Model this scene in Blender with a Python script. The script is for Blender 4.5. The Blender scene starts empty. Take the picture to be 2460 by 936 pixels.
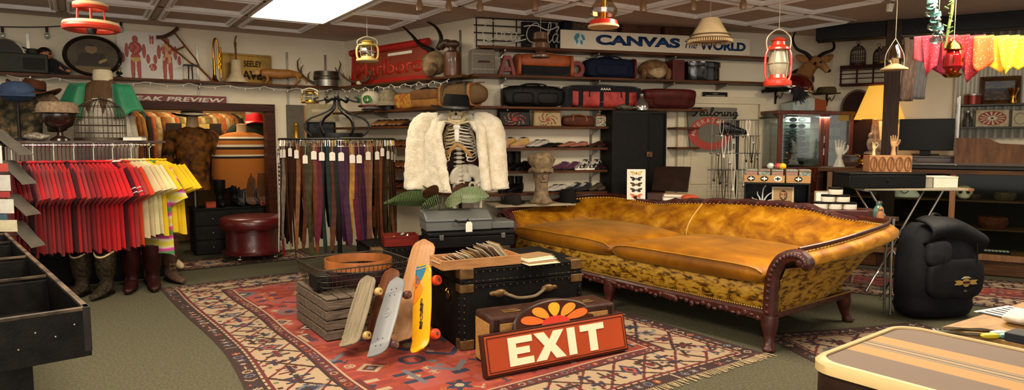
import bpy,math,random
from mathutils import Vector,Matrix,noise
random.seed(7)
pi=math.pi
C=bpy.context.scene.collection
V=Vector
CH,CF=1.53,1600.0
TH=math.atan(133/CF);CT,ST=math.cos(TH),math.sin(TH)
def ray(px,py):
 x=(px-1230)/CF;y=(468-py)/CF
 return V((x,CT+y*ST,y*CT-ST))
def PZ(px,py,z=0.0):
 r=ray(px,py);return V((0,0,CH))+r*((z-CH)/r.z)
def depth(p):return p[1]*CT-(p[2]-CH)*ST
class Pl:
 """vertical plane through p along d (left to right as seen), normal n towards the viewer"""
 def __init__(s,p,q):
  s.p=V((p[0],p[1],0));s.d=(V((q[0],q[1],0))-s.p).normalized()
  s.L=(V((q[0],q[1],0))-s.p).length
  s.n=V((s.d.y,-s.d.x,0));s.rz=math.atan2(s.d.y,s.d.x)
 def off(s,o):
  k=Pl(s.p+s.n*o,s.p+s.n*o+s.d*s.L);return k
 def at(s,px,py):
  r=ray(px,py);o=V((0,0,CH));t=(s.p-o).dot(s.n)/r.dot(s.n);return o+r*t
 def t(s,px,z):
  """distance along d where column px meets the plane at height z"""
  k=(px-1230)/CF
  return(k*(s.p.y*CT-(z-CH)*ST)-s.p.x)/(s.d.x-k*s.d.y*CT)
 def pt(s,px,z):
  q=s.p+s.d*s.t(px,z);return V((q.x,q.y,z))
def Fr(Y):return Pl((-1,Y),(1,Y))
class S:
 """place for a thing: loc, width, height, rz from its box in the photograph"""
 def __init__(s,pl,x0,y0,x1,y1,zb=None):
  a=pl.at(x0,y1);b=pl.at(x1,y1);m=(a+b)/2;top=pl.at((x0+x1)/2,y0)
  s.w=(b-a).length;s.h=top.z-m.z;s.rz=pl.rz
  s.loc=V((m.x,m.y,m.z if zb is None else zb));s.n=pl.n;s.top=m.z+s.h
  if zb is not None:s.h=max(.02,top.z-zb)
def lin(h):
 if not isinstance(h,str):return tuple(h)
 h=h.lstrip('#');o=[]
 for i in(0,2,4):
  c=int(h[i:i+2],16)/255;o.append(c/12.92 if c<=.04045 else((c+.055)/1.055)**2.4)
 return tuple(o)
_mats={}
def mat(name,c='#888888',r=.6,m=0,var=.12,sc=9,bump=0,sheen=0,coat=0,c2=None,emit=0,st=(1,1,1),bsc=None,trans=0,alpha=1,det=4):
 key=name
 if key in _mats:return _mats[key]
 M=bpy.data.materials.new(name);M.use_nodes=True;nt=M.node_tree;b=nt.nodes['Principled BSDF']
 c=lin(c)
 b.inputs['Roughness'].default_value=r;b.inputs['Metallic'].default_value=m
 b.inputs['Sheen Weight'].default_value=sheen;b.inputs['Coat Weight'].default_value=coat
 b.inputs['Transmission Weight'].default_value=trans;b.inputs['Alpha'].default_value=alpha
 b.inputs['Base Color'].default_value=(*c,1)
 if sum(c)<.16 and not coat and not m:b.inputs['Specular IOR Level'].default_value=.18
 if emit:
  b.inputs['Emission Color'].default_value=(*c,1);b.inputs['Emission Strength'].default_value=emit
 if var or c2 or bump:
  tc=nt.nodes.new('ShaderNodeTexCoord');mp=nt.nodes.new('ShaderNodeMapping');mp.inputs['Scale'].default_value=st
  nt.links.new(tc.outputs['Object'],mp.inputs[0])
  n=nt.nodes.new('ShaderNodeTexNoise');n.inputs['Scale'].default_value=sc;n.inputs['Detail'].default_value=det
  nt.links.new(mp.outputs[0],n.inputs['Vector'])
  cr=nt.nodes.new('ShaderNodeValToRGB');e=cr.color_ramp.elements
  e[0].position=.33;e[1].position=.67
  if c2:a,d=c,lin(c2)
  else:a=tuple(max(0,x*(1-var))for x in c);d=tuple(min(1,x*(1+var))for x in c)
  e[0].color=(*a,1);e[1].color=(*d,1)
  nt.links.new(n.outputs['Fac'],cr.inputs[0]);nt.links.new(cr.outputs[0],b.inputs['Base Color'])
  if bump:
   n2=nt.nodes.new('ShaderNodeTexNoise');n2 .inputs['Scale'].default_value=bsc or sc*6;n2 .inputs['Detail'].default_value=3
   nt.links.new(mp.outputs[0],n2 .inputs['Vector'])
   bp=nt.nodes.new('ShaderNodeBump');bp.inputs['Strength'].default_value=bump;bp.inputs['Distance'].default_value=.01
   nt.links.new(n2 .outputs['Fac'],bp.inputs['Height']);nt.links.new(bp.outputs[0],b.inputs['Normal'])
 _mats[key]=M;return M
def vcol(name='painted_surface',r=.7,sheen=0):
 if name in _mats:return _mats[name]
 M=bpy.data.materials.new(name);M.use_nodes=True;nt=M.node_tree;b=nt.nodes['Principled BSDF']
 b.inputs['Roughness'].default_value=r;b.inputs['Sheen Weight'].default_value=sheen
 a=nt.nodes.new('ShaderNodeVertexColor');a.layer_name='Col';nt.links.new(a.outputs[0],b.inputs['Base Color'])
 _mats[name]=M;return M
def glass(name='clear_glass',tint='#e8f0ee',a=.16):
 if name in _mats:return _mats[name]
 M=bpy.data.materials.new(name);M.use_nodes=True;nt=M.node_tree
 for n in list(nt.nodes):nt.nodes.remove(n)
 o=nt.nodes.new('ShaderNodeOutputMaterial');mx=nt.nodes.new('ShaderNodeMixShader')
 t=nt.nodes.new('ShaderNodeBsdfTransparent');t.inputs[0].default_value=(*lin(tint),1)
 g=nt.nodes.new('ShaderNodeBsdfGlossy');g.inputs['Roughness'].default_value=.06
 mx.inputs[0].default_value=a
 nt.links.new(t.outputs[0],mx.inputs[1]);nt.links.new(g.outputs[0],mx.inputs[2]);nt.links.new(mx.outputs[0],o.inputs[0])
 _mats[name]=M;return M
class MB:
 def __init__(s):s.v=[];s.f=[];s.c=[]
 def add(s,vs,fs,M=None):
  b=len(s.v);s.v+=[M@V(p)if M else V(p)for p in vs];s.f+=[[b+i for i in f]for f in fs];return s
 def box(s,c,d,rz=0,M=None,taper=(1,1)):
  x,y,z=d[0]/2,d[1]/2,d[2]/2;tx,ty=taper
  vs=[(-x,-y,-z),(x,-y,-z),(x,y,-z),(-x,y,-z),(-x*tx,-y*ty,z),(x*tx,-y*ty,z),(x*tx,y*ty,z),(-x*tx,y*ty,z)]
  T=Matrix.Translation(c)@Matrix.Rotation(rz,4,'Z')
  if M is not None:T=M@T
  return s.add(vs,[(3,2,1,0),(4,5,6,7),(0,1,5,4),(1,2,6,5),(2,3,7,6),(3,0,4,7)],T)
 def loft(s,rings,cap=True,close=False,M=None):
  n=len(rings[0]);vs=[p for r in rings for p in r];fs=[]
  m=len(rings)
  for i in range(m if close else m-1):
   a=i*n;b=((i+1)%m)*n
   for j in range(n):
    k=(j+1)%n;fs.append((a+j,a+k,b+k,b+j))
  if cap and not close:fs+=[tuple(range(n-1,-1,-1)),tuple(range((m-1)*n,m*n))]
  return s.add(vs,fs,M)
 def lathe(s,prof,c=(0,0,0),n=20,M=None,sx=1,sy=1,a0=0,cap=True):
  return s.loft([[(c[0]+r*sx*math.cos(a0+2*pi*j/n),c[1]+r*sy*math.sin(a0+2*pi*j/n),c[2]+z)for j in range(n)]for r,z in prof],cap,False,M)
 def tube(s,pts,r=.01,n=8,close=False,M=None,flat=1):
  pts=[V(p)for p in pts];m=len(pts);rs=r if isinstance(r,(list,tuple))else[r]*m
  rings=[];up=None
  for i,p in enumerate(pts):
   if close:t=pts[(i+1)%m]-pts[i-1]
   else:t=pts[min(i+1,m-1)]-pts[max(i-1,0)]
   if t.length<1e-9:t=V((0,0,1))
   t.normalize()
   if up is None:
    up=V((0,0,1))if abs(t.z)<.9 else V((0,1,0))
   x=up-t*up.dot(t)
   if x.length<1e-6:x=t.orthogonal()
   x.normalize();up=x;y=t.cross(x)
   rings.append([p+x*(math.cos(2*pi*j/n)*rs[i])+y*(math.sin(2*pi*j/n)*rs[i]*flat)for j in range(n)])
  return s.loft(rings,True,close,M)
 def cyl(s,a,b,r,r2=None,n=14,M=None):return s.tube([a,b],[r,r if r2 is None else r2],n,M=M)
 def sph(s,c,r,n=14,m=9,M=None,e=1.0):
  r=(r,r,r)if not isinstance(r,(list,tuple))else r
  sg=lambda x:(abs(x)**e)*(1 if x>=0 else-1)
  rings=[]
  for i in range(m+1):
   ph=-pi/2+pi*i/m;cz,cr=sg(math.sin(ph)),sg(max(1e-3,math.cos(ph)))
   rings.append([(c[0]+r[0]*cr*sg(math.cos(2*pi*j/n)),c[1]+r[1]*cr*sg(math.sin(2*pi*j/n)),c[2]+r[2]*cz)for j in range(n)])
  return s.loft(rings,True,False,M)
 def prism(s,poly,y0,y1,M=None):
  """polygon in x,z extruded from y0 to y1"""
  n=len(poly);vs=[(p[0],y0,p[1])for p in poly]+[(p[0],y1,p[1])for p in poly]
  ar=sum(poly[i][0]*poly[(i+1)%n][1]-poly[(i+1)%n][0]*poly[i][1]for i in range(n))
  fs=[tuple(range(n)),tuple(range(2*n-1,n-1,-1))]+[((i+1)%n,i,n+i,n+(i+1)%n)for i in range(n)]
  if(ar<0):fs=[tuple(reversed(f))for f in fs]
  if y0>y1:fs=[tuple(reversed(f))for f in fs]
  return s.add(vs,fs,M)
 def grid(s,fn,nu,nv,M=None):
  vs=[fn(i/nu,j/nv)for j in range(nv+1)for i in range(nu+1)]
  fs=[(j*(nu+1)+i,j*(nu+1)+i+1,(j+1)*(nu+1)+i+1,(j+1)*(nu+1)+i)for j in range(nv)for i in range(nu)]
  return s.add(vs,fs,M)
 def jit(s,a,sc=6,seed=0):
  for i,p in enumerate(s.v):
   s.v[i]=p+noise.noise_vector(p*sc+V((seed,seed*2,0)))*a
  return s
 def build(s,name,m,parent=None,bev=0,sol=0,smooth=38,sub=0,seg=2):
  me=bpy.data.meshes.new(name);me.from_pydata(s.v,[],s.f);me.materials.append(m);me.update()
  if smooth:
   me.polygons.foreach_set('use_smooth',[True]*len(me.polygons));me.set_sharp_from_angle(angle=math.radians(smooth))
  o=bpy.data.objects.new(name,me);C.objects.link(o)
  if parent:o.parent=parent
  if sol:
   k=o.modifiers.new('thick','SOLIDIFY');k.thickness=sol;k.offset=0
  if bev:
   k=o.modifiers.new('bevel','BEVEL');k.width=bev;k.segments=seg;k.limit_method='ANGLE';k.angle_limit=.6
  if sub:
   k=o.modifiers.new('sub','SUBSURF');k.levels=sub;k.render_levels=sub
  return o
def tag(o,label,cat,group=None):
 o['label']=label;o['category']=cat
 if group:o['group']=group
 return o
def thing(name,label,cat,loc=(0,0,0),rz=0,group=None):
 o=bpy.data.objects.new(name,None);C.objects.link(o);o.location=loc;o.rotation_euler=(0,0,rz);o.empty_display_size=.05
 return tag(o,label,cat,group)
def at(o,loc,rz=0,rx=0,ry=0):
 o.location=loc;o.rotation_euler=(rx,ry,rz);return o
def struct(o):o['kind']='structure';return o
def kids(o):return[x for x in bpy.data.objects if x.parent==o]
def dup(o,label,group=None,loc=None,rz=None):
 r=o.copy();C.objects.link(r)
 if loc is not None:r.location=loc
 if rz is not None:r.rotation_euler=(0,0,rz)
 r['label']=label
 if group:r['group']=group
 for ch in kids(o):
  c=ch.copy();C.objects.link(c);c.parent=r
  for g in kids(ch):
   d=g.copy();C.objects.link(d);d.parent=c
 return r
def setmat(o,m):
 """own mesh data with another material"""
 o.data=o.data.copy();o.data.materials[0]=m;return o
def painted(name,w,h,nx,ny,fn,parent=None,y=0,z0=0,th=0,m=None,flat=False,bend=None):
 """sheet in x,z (or x,y when flat) coloured per cell: fn(u,v)->hex/linear colour; u right, v up"""
 vs=[];fs=[];cols=[]
 for j in range(ny+1):
  for i in range(nx+1):
   x=(i/nx-.5)*w;zz=j/ny*h
   p=(x,zz-h/2,z0)if flat else(x,y,z0+zz)
   vs.append(bend(p)if bend else p)
 cache={}
 for j in range(ny):
  for i in range(nx):
   a=j*(nx+1)+i;fs.append((a,a+1,a+nx+2,a+nx+1))
   c=fn((i+.5)/nx,(j+.5)/ny)
   if c not in cache:cache[c]=lin(c)
   cols.append(cache[c])
 me=bpy.data.meshes.new(name);me.from_pydata(vs,[],fs);me.materials.append(m or vcol())
 ca=me.color_attributes.new('Col','FLOAT_COLOR','CORNER')
 buf=[]
 for c in cols:buf+=[c[0],c[1],c[2],1]*4
 ca.data.foreach_set('color',buf);me.update()
 o=bpy.data.objects.new(name,me);C.objects.link(o)
 if parent:o.parent=parent
 if th:
  k=o.modifiers.new('thick','SOLIDIFY');k.thickness=th;k.offset=-1 if not flat else-1
 return o
def text(name,s,w,h,m,parent=None,loc=(0,0,0),ext=.002,bold=.0,shear=0,rot=(pi/2,0,0),spacing=1):
 cu=bpy.data.curves.new(name,'FONT');cu.body=s;cu.size=1;cu.extrude=0;cu.offset=bold;cu.shear=shear;cu.space_character=spacing
 t=bpy.data.objects.new(name,cu);C.objects.link(t)
 me=bpy.data.meshes.new_from_object(t.evaluated_get(bpy.context.evaluated_depsgraph_get()))
 bpy.data.objects.remove(t);bpy.data.curves.remove(cu)
 xs=[v.co.x for v in me.vertices];ys=[v.co.y for v in me.vertices]
 x0,x1,y0,y1=min(xs),max(xs),min(ys),max(ys)
 for v in me.vertices:
  v.co=((v.co.x-(x0+x1)/2)/(x1-x0)*w,(v.co.y-(y0+y1)/2)/(y1-y0)*h,v.co.z)
 me.materials.clear();me.materials.append(m);me.name=name
 o=bpy.data.objects.new(name,me);C.objects.link(o);o.location=loc;o.rotation_euler=rot
 if parent:o.parent=parent
 k=o.modifiers.new('thick','SOLIDIFY');k.thickness=ext;k.offset=1
 return o
def hsh(*a):
 x=0
 for i,k in enumerate(a):x=math.sin(x*12.9898+k*(78.233+i*37.719))*43758.5453;x-=math.floor(x)
 return x
def arc(cx,cz,r,a0,a1,n,y=0):return[(cx+r*math.cos(a0+(a1-a0)*i/n),y,cz+r*math.sin(a0+(a1-a0)*i/n))for i in range(n+1)]
def ell(cx,cz,rx,rz,n=24):return[(cx+rx*math.cos(2*pi*i/n),cz+rz*math.sin(2*pi*i/n))for i in range(n)]
def spl(pts,n=6):
 """Catmull-Rom through points"""
 P=[V(p)for p in pts];o=[]
 for i in range(len(P)-1):
  a,b,c,d=P[max(i-1,0)],P[i],P[i+1],P[min(i+2,len(P)-1)]
  for k in range(n):
   t=k/n;o.append(.5*((2*b)+(c-a)*t+(2*a-5*b+4*c-d)*t*t+(3*b-a-3*c+d)*t**3))
 return o+[P[-1]]
def wood(name,c,c2,sc=3,r=.5,st=(1,12,12),bump=.15,coat=0):return mat(name,c,r,c2=c2,sc=sc,st=st,bump=bump,coat=coat)
IRON=mat('blackened_iron','#171514',.5,.4,var=.3);STEEL=mat('worn_steel','#8d8a84',.35,.9,var=.15)
CHROME=mat('chrome','#d8d6d0',.12,1,var=0);BRASS=mat('brass','#b08a3e',.3,1,var=.2)
BLKL=mat('black_leather','#100e0e',.5,var=.3,bump=.12);BRNL=mat('brown_leather','#4a2a19',.45,var=.35,bump=.15)
TANL=mat('tan_leather','#9a6433',.5,var=.3,bump=.15);MARL=mat('maroon_leather','#541a18',.42,var=.25,bump=.1)
WHT=mat('white_paint','#e6e0d2',.55,var=.05);PAPER=mat('paper_white','#e9e3d4',.8,var=.06);CREAM=mat('cream_paint','#d9cba8',.6,var=.08)
BLKP=mat('black_paint','#0e0d0d',.5,var=.25);BLKF=mat('black_fabric','#17161a',.85,var=.3,bump=.2,sheen=.2)
REDP=mat('red_paint','#b3241b',.4,var=.15);GREYP=mat('grey_paint','#76746f',.5,var=.1)
BONE=mat('bone','#d9c9a6',.55,var=.15,sc=20);DKW=wood('dark_wood','#2a150c','#47270f',coat=.2);MDW=wood('brown_wood','#5a3217','#7d4a22')
GLASS=glass()
cA0,cAB,cBC,cCE,cE1=(-7.4,6.356),(-2.40,9.70),(-.45,7.86),(4.42,9.30),(7.0,7.79)
WA,WB,WC,WE=Pl(cA0,cAB),Pl(cAB,cBC),Pl(cBC,cCE),Pl(cCE,cE1)
CZ=2.93
WALLM=mat('cream_wall_paint','#d8cbb2',.75,c2='#e2d6bf',sc=1.5,bump=.08,bsc=30)
BASEM=mat('carpet_green','#444234',.95,c2='#5d5946',sc=60,bump=.5,bsc=260,det=6)
def wallobj(name,pl,holes=(),m=WALLM,z1=CZ,t=.1,z0=0):
 b=MB();xs=[0];
 cur=0
 def seg(a,c,za,zb):
  if c-a>1e-4 and zb-za>1e-4:b.box(((a+c)/2,t/2,(za+zb)/2),(c-a,t,zb-za))
 for(a,c,za,zb)in holes:
  seg(cur,a,z0,z1);seg(a,c,zb,z1);seg(a,c,z0,za);cur=c
 seg(cur,pl.L,z0,z1)
 return struct(at(b.build(name,m,smooth=0),pl.p,pl.rz))
dA0,dA1=WA.t(300,1.5),WA.t(648,1.5);dAh=1.9
struct(at(MB().box((0,0,-.05),(26,24,.1)).build('floor',BASEM,smooth=0),(0,5,0)))
wallobj('wall_left',WA,[(dA0,dA1,0,dAh)]);wallobj('wall_corner',WB);wallobj('wall_back',WC);wallobj('wall_right',WE)
ua=V((.84,.543,0)).normalized();va=V((-ua.y,ua.x,0));g0=V((-2.234,8.086,0));PIT=.87
CEILM=mat('ceiling_panel_pink_grey','#b8a69b',.8,var=.06,sc=4)
struct(at(MB().box((0,0,.05),(22,20,.1)).build('ceiling',CEILM,smooth=0),(0,5,CZ)))
poly=[cA0,cAB,cBC,cCE,cE1,(7.0,0),(-7.4,0)]
def inside(p):
 r=False
 for i in range(len(poly)):
  a,b=poly[i],poly[i-1]
  if(a[1]>p.y)!=(b[1]>p.y)and p.x<(b[0]-a[0])*(p.y-a[1])/(b[1]-a[1])+a[0]:r=not r
 return r
MOULD=mat('white_ceiling_moulding','#e6e4e2',.5,var=.04);BARM=mat('ceiling_grid_bar','#b5a89e',.7,var=.05)
cm=MB();gb=MB();seen=set()
def frame_ring(b,o,u,v,a,w0,w1,z0,z1):
 """square picture-frame moulding, outer half size a"""
 def sq(r,z):return[o+u*r*sx+v*r*sy+V((0,0,z))for sx,sy in((-1,-1),(1,-1),(1,1),(-1,1))]
 b.loft([sq(a,CZ),sq(a,z0),sq(a-w0,z1),sq(a-w0-w1*.5,z0+.006),sq(a-w0-w1,z1+.008),sq(a-w0-w1-.012,CZ)],cap=False)
light_cells=[(0,-1),(0,-2)]
for i in range(-9,10):
 for j in range(-9,5):
  o=g0+ua*PIT*(i-.5)+va*PIT*(j+.5);cell=[o+ua*sx*PIT*.55+va*sy*PIT*.55 for sx in(-1,1)for sy in(-1,1)]
  if o.y<3.2 or not all(inside(p)for p in cell):continue
  if i>4 and o.x>3.7:continue
  if(i,j)in light_cells:continue
  frame_ring(cm,o,ua,va,PIT*.455,.022,.038,CZ-.012,CZ-.036)
  for(d,e)in((ua,va),(va,ua)):
   for sgn in(-1,1):
    q=o+e*sgn*PIT*.5
    if(round(q.x,2),round(q.y,2))in seen:continue
    seen.add((round(q.x,2),round(q.y,2)))
    gb.add([q+d*k*PIT*.5+e*w+V((0,0,CZ-h))for k in(-1,1)for w,h in((-.028,0),(-.028,.012),(.028,.012),(.028,0))],[(0,4,5,1),(1,5,6,2),(2,6,7,3)])
struct(cm.build('trim_1',MOULD,smooth=0));struct(gb.build('trim_2',BARM,smooth=0))
fx=thing('ceiling_light','lit flat ceiling light panel above the left shelf wall','ceiling light',(0,0,0))
lo=g0+ua*PIT*-.5+va*PIT*-.5-va*PIT*.5
def sqz(hx,hy,z):return[lo+ua*hx*sx+va*hy*sy+V((0,0,z))for sx,sy in((-1,-1),(1,-1),(1,1),(-1,1))]
MB().loft([sqz(PIT*.5,PIT,CZ),sqz(PIT*.5,PIT,CZ-.03),sqz(PIT*.47,PIT*.985,CZ-.03),sqz(PIT*.46,PIT*.975,CZ-.012)],cap=False).build('light_frame',MOULD,fx,smooth=0)
DIFF=mat('lit_diffuser','#fff0cf',.6,var=0,emit=7)
MB().add(sqz(PIT*.465,PIT*.98,CZ-.012),[(3,2,1,0)]).build('diffuser',DIFF,fx,smooth=0)
DFM=wood('dark_red_door_frame','#2b120c','#45200f',r=.4)
f=MB();T=WA.d
for a in(dA0,dA1):f.box((a,0,dAh/2),(.11,.22,dAh))
f.box(((dA0+dA1)/2,0,dAh+.05),(dA1-dA0+.11,.22,.1))
struct(at(f.build('door_1',DFM,bev=.006),WA.p,WA.rz))
INM=mat('backroom_wall','#7a5c34',.8,var=.1,sc=2);INF=mat('backroom_dark_floor','#3a2a20',.9,var=.2)
iw=WA.off(-1.75);
wi=MB().box(((dA0+dA1)/2,0,1.4),(4.2,.08,2.8));wi.box((dA0-.62,-.85,1.4),(.08,1.7,2.8));wi.box((dA1+.55,-.85,1.4),(.08,1.7,2.8));wi.box(((dA0+dA1)/2,-.85,2.75),(4.2,1.72,.06))
struct(at(wi.build('wall_backroom',INM,smooth=0),iw.p,iw.rz))
x0,x1=WC.t(1640,1.5),WC.t(1815,1.5);DM=mat('cream_door_paint','#d3c6a8',.5,var=.04)
d2=MB().box(((x0+x1)/2,-.02,1.0),(x1-x0,.04,2.0));
for(zc,hh)in((.5,.62),(1.35,.8)):
 for sx in(-1,1):d2 .box(((x0+x1)/2+sx*(x1-x0)*.24,-.045,zc),((x1-x0)*.34,.014,hh))
d2 .box(((x0+x1)/2,-.03,2.04),(x1-x0+.22,.06,.09))
for x in(x0-.06,x1+.06):d2 .box((x,-.03,1.0),(.09,.06,2.0))
d2 .cyl((x1-.1,-.04,1.02),(x1-.1,-.09,1.02),.022);d2 .tube([(x1-.1,-.09,1.02),(x1-.22,-.095,1.02)],.012)
struct(at(d2 .build('door_2',DM,bev=.004),WC.p,WC.rz))
tm=mat('pale_tin_panel','#cfcabd',.6,0,var=.08,sc=3);tp=MB()
ta,tb=WE.t(2292,2.3),WE.t(2475,2.3)
def tin(u,v):
 x=ta+(tb-ta)*u;k=(u*9)%1;return(x,-.05-.035*math.sin(k*2*pi),1.55+v*1.36)
struct(at(tp.grid(tin,90,1).build('trim_3',tm,sol=.004),WE.p,WE.rz))
pp=Fr(8.0).at(2137,330)
pm=wood('dark_brown_post','#24150e','#3a2416',st=(12,12,1))
po=MB().box((0,0,1.465),(.165,.165,2.93));po.box((0,0,2.50),(.29,.29,.09));po.box((0,0,2.585),(.24,.24,.08))
struct(at(po.build('trim_4',pm,bev=.006),(pp.x,pp.y,0),WE.rz))
bm_=MB().box((0,0,CZ-.09),(2.4,.26,.18));struct(at(bm_.build('trim_5',BLKP,bev=.006),(pp.x+.35,pp.y-.1,0),WE.rz))
cam=bpy.data.cameras.new('camera');co=bpy.data.objects.new('camera',cam);C.objects.link(co)
cam.sensor_width=36;cam.lens=36*CF/2460;cam.clip_start=.05
co.location=(0,0,CH);co.rotation_euler=(pi/2-TH,0,0);bpy.context.scene.camera=co
W=bpy.data.worlds.new('world');bpy.context.scene.world=W;W.use_nodes=True
W.node_tree.nodes['Background'].inputs[0].default_value=(1.0,.9,.78,1);W.node_tree.nodes['Background'].inputs[1].default_value=.42
def area(name,loc,sx,sy,e,col=(1,.85,.64),rot=(0,0,0)):
 l=bpy.data.lights.new(name,'AREA');l.shape='RECTANGLE';l.size=sx;l.size_y=sy;l.energy=e;l.color=col
 o=bpy.data.objects.new(name,l);C.objects.link(o);o.location=loc;o.rotation_euler=rot;return o
for nm,(x,y),e in(('unseen_ceiling_fill_a',(-1.6,3.6),78),('unseen_ceiling_fill_b',(1.9,4.6),82),('unseen_ceiling_fill_c',(.3,.6),60),('unseen_ceiling_fill_d',(-3.7,4.6),52),('unseen_ceiling_fill_e',(4.2,5.4),75)):  # unseen area lights added under the ceiling, no fixtures modelled
 area(nm,(x,y,CZ-.06),.8,1.6,e,rot=(0,0,math.atan2(.6,.8)))
area('unseen_front_fill',(0,-3.0,1.5),7,2.4,130,(1,.93,.82),(math.radians(84),0,0))  # unseen soft fill added behind the camera, also lifts the ceiling
area('backroom_lamp',tuple(WA.off(-.7).pt(470,2.6)),.5,.5,22,(1,.78,.5))
vs=bpy.context.scene.view_settings;vs.view_transform='Standard';vs.look='None';vs.gamma=1;vs.exposure=.68;vs.use_curve_mapping=False
bpy.context.scene.cycles.use_denoising=True
def motif(x,y,k):
 """small geometric figure in -1..1 cell: 0 outside, else shade index"""
 a,b=abs(x),abs(y)
 if k==0:d=a+b;return 3 if d<.25 else 2 if d<.5 else 1 if d<.78 else 0
 if k==1:
  if a<.12 and b<.85:return 1
  if abs(b-.45)<.13 and a<.6:return 2
  return 3 if a+b<.32 else 0
 if k==2:
  d=max(a,b)+.35*min(a,b)
  return 2 if d<.3 else 0 if d<.48 else 1 if d<.75 else 0
 if k==3:
  h=abs(y-abs(x)*.9+.25);return 1 if h<.17 and a<.8 else 2 if(abs(y+.5)<.16 and a<.35)else 0
 if k==4:
  d=x*x+y*y;an=math.atan2(y,x);p=.35+.35*math.cos(an*3)**2
  return 3 if d<.05 else 1 if math.sqrt(d)<p else 0
 return 0
FIELD='#84301f';NAVY='#20253a';CRM='#968066';GRY='#5a585e';DRED='#541818';BRN='#2c1512';ORG='#96481f';PNK='#8f4038'
def rugcol(W_,L_,field=FIELD,scale=1.0):
 P1=[(CRM,NAVY,DRED),(NAVY,CRM,FIELD),(GRY,NAVY,CRM),(DRED,CRM,NAVY),(CRM,DRED,GRY),(NAVY,PNK,CRM),(ORG,NAVY,CRM)]
 def fn(u,v):
  x,y=u*W_,v*L_
  e=min(x,W_-x,y,L_-y);side=e==x or e==W_-x
  al=y if side else x
  def cell(al,w,base,lo,hi,s):
   i=math.floor(al/w);lx=(al/w-i)*2-1;ly=((e-lo)/(hi-lo))*2-1
   k=int(hsh(i,s)*5);m=motif(lx*1.02,ly*1.02,k)if hsh(i,s+3)<.5 else motif(ly*1.02,lx*1.02,k)
   pal=P1[int(hsh(i,s+7)*len(P1))]
   pal=[c if c!=base else BRN for c in pal]
   return pal[m-1]if m else base
  if e<.015:return BRN
  if e<.115:
   z=((al*9)%1);return cell(al,.085,BRN,.015,.115,1)if hsh(int(al*7.3))<.8 else BRN
  if e<.135:return CRM if(al*14)%1<.7 else BRN
  if e<.155:return DRED
  if e<.47:
   q=cell(al,.19,CRM,.17,.455,2)
   if q==CRM:
    z=abs(((al*2.6+e*3.1)%1)-.5)
    if z<.05:return BRN
    z2=abs(((al*3.3-e*3.7)%1)-.5)
    if z2<.05:return DRED
    if hsh(int(al*31),int(e*36),4)<.10:return[BRN,DRED,NAVY,'#4d5a44'][int(hsh(int(al*31),int(e*36),9)*4)]
   return q
  if e<.49:return BRN
  if e<.56:return cell(al,.075,DRED,.49,.56,5)
  if e<.575:return CRM
  s=.30*scale;gx,gy=x/s,y/s;ox=.5 if int(math.floor(gy))%2 else 0
  i,j=math.floor(gx+ox),math.floor(gy);lx,ly=(gx+ox-i)*2-1,(gy-j)*2-1
  if hsh(i,j,3)<.92:
   sc=.8+.5*hsh(i,j,5);m=motif(lx/sc,ly/sc,int(hsh(i,j)*5));pal=P1[int(hsh(i,j,8)*len(P1))]
   if m:
    c=pal[m-1];return c if c!=field else CRM
  s2=.1*scale;i2,j2=math.floor(x/s2),math.floor(y/s2)
  if hsh(i2,j2,11)<.36:
   m=motif((x/s2-i2)*2-1,(y/s2-j2)*2-1,int(hsh(i2,j2,12)*5))
   if m:return[ORG,CRM,NAVY,GRY,PNK][int(hsh(i2,j2,13)*5)]
  return[field,'#7d2c22','#8c3424','#74281f'][int(hsh(int(x*9),int(y*30),2)*4)]if hsh(int(x*5),int(y*6),21)<.75 else PNK
 return fn
RUGM=vcol('woven_rug_wool',.95,.0)
def rug(name,label,c,rz,w,l,res,field=FIELD,scale=1.0,wav=.03,corner=False):
 def bend(p):
  x,y,z=p;k=noise.noise(V((p[0]*.9+7,p[1]*.9,1.3)));k2=noise.noise(V((p[0]*.9,p[1]*.9+4,5.1)))
  if corner and x>0 and y>0:y*=1-.42*(x/(w/2))**1.3
  return(x+k*wav*2,y+k2*wav*2,z)
 o=painted(name,w,l,int(w/res),int(l/res),rugcol(w,l,field,scale),None,flat=True,z0=.004,m=RUGM,bend=bend)
 tag(at(o,c,rz),label,'rug');return o
uR,vR=V((.817,.577,0)),V((-.577,.817,0))
rc=uR*(.98+4.17)/2+vR*(2.76+7.65)/2
r_=rug('persian_rug','large red patterned rug with cream border under the trunks and skateboards',(rc.x,rc.y,0),math.atan2(.577,.817),3.19,4.89,.0078,corner=True)
fr=MB()
for i in range(150):
 x=-3.19/2+3.19*i/149;fr.tube([(x,-4.89/2,.008),(x+random.uniform(-.02,.02),-4.89/2-random.uniform(.05,.09),.006)],.004,4)
for i in range(4):pass
fr.build('fringe',mat('rug_fringe','#a08c6c',.9),r_)
rug('patterned_rug','small brown and red rug in front of the dark red ottoman',tuple(WA.off(.52).pt(540,.003)),WA.rz,2.1,.7,.014,'#5a2413',.7,.01)
rug('red_rug','red patterned rug on the floor before the glass counter behind the backpack',(4.55,6.75,0),WE.rz,3.0,1.5,.014,'#6a2a22',.6,.01)
rug('runner_rug','red rug with brown border under the table at lower right',tuple(PZ(2230,870)),math.atan2(.72,.7)-.55,1.5,1.7,.01,'#8a3527',.8,.02)
VELV=mat('gold_velvet','#a2690c',.5,sheen=.5)
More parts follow.
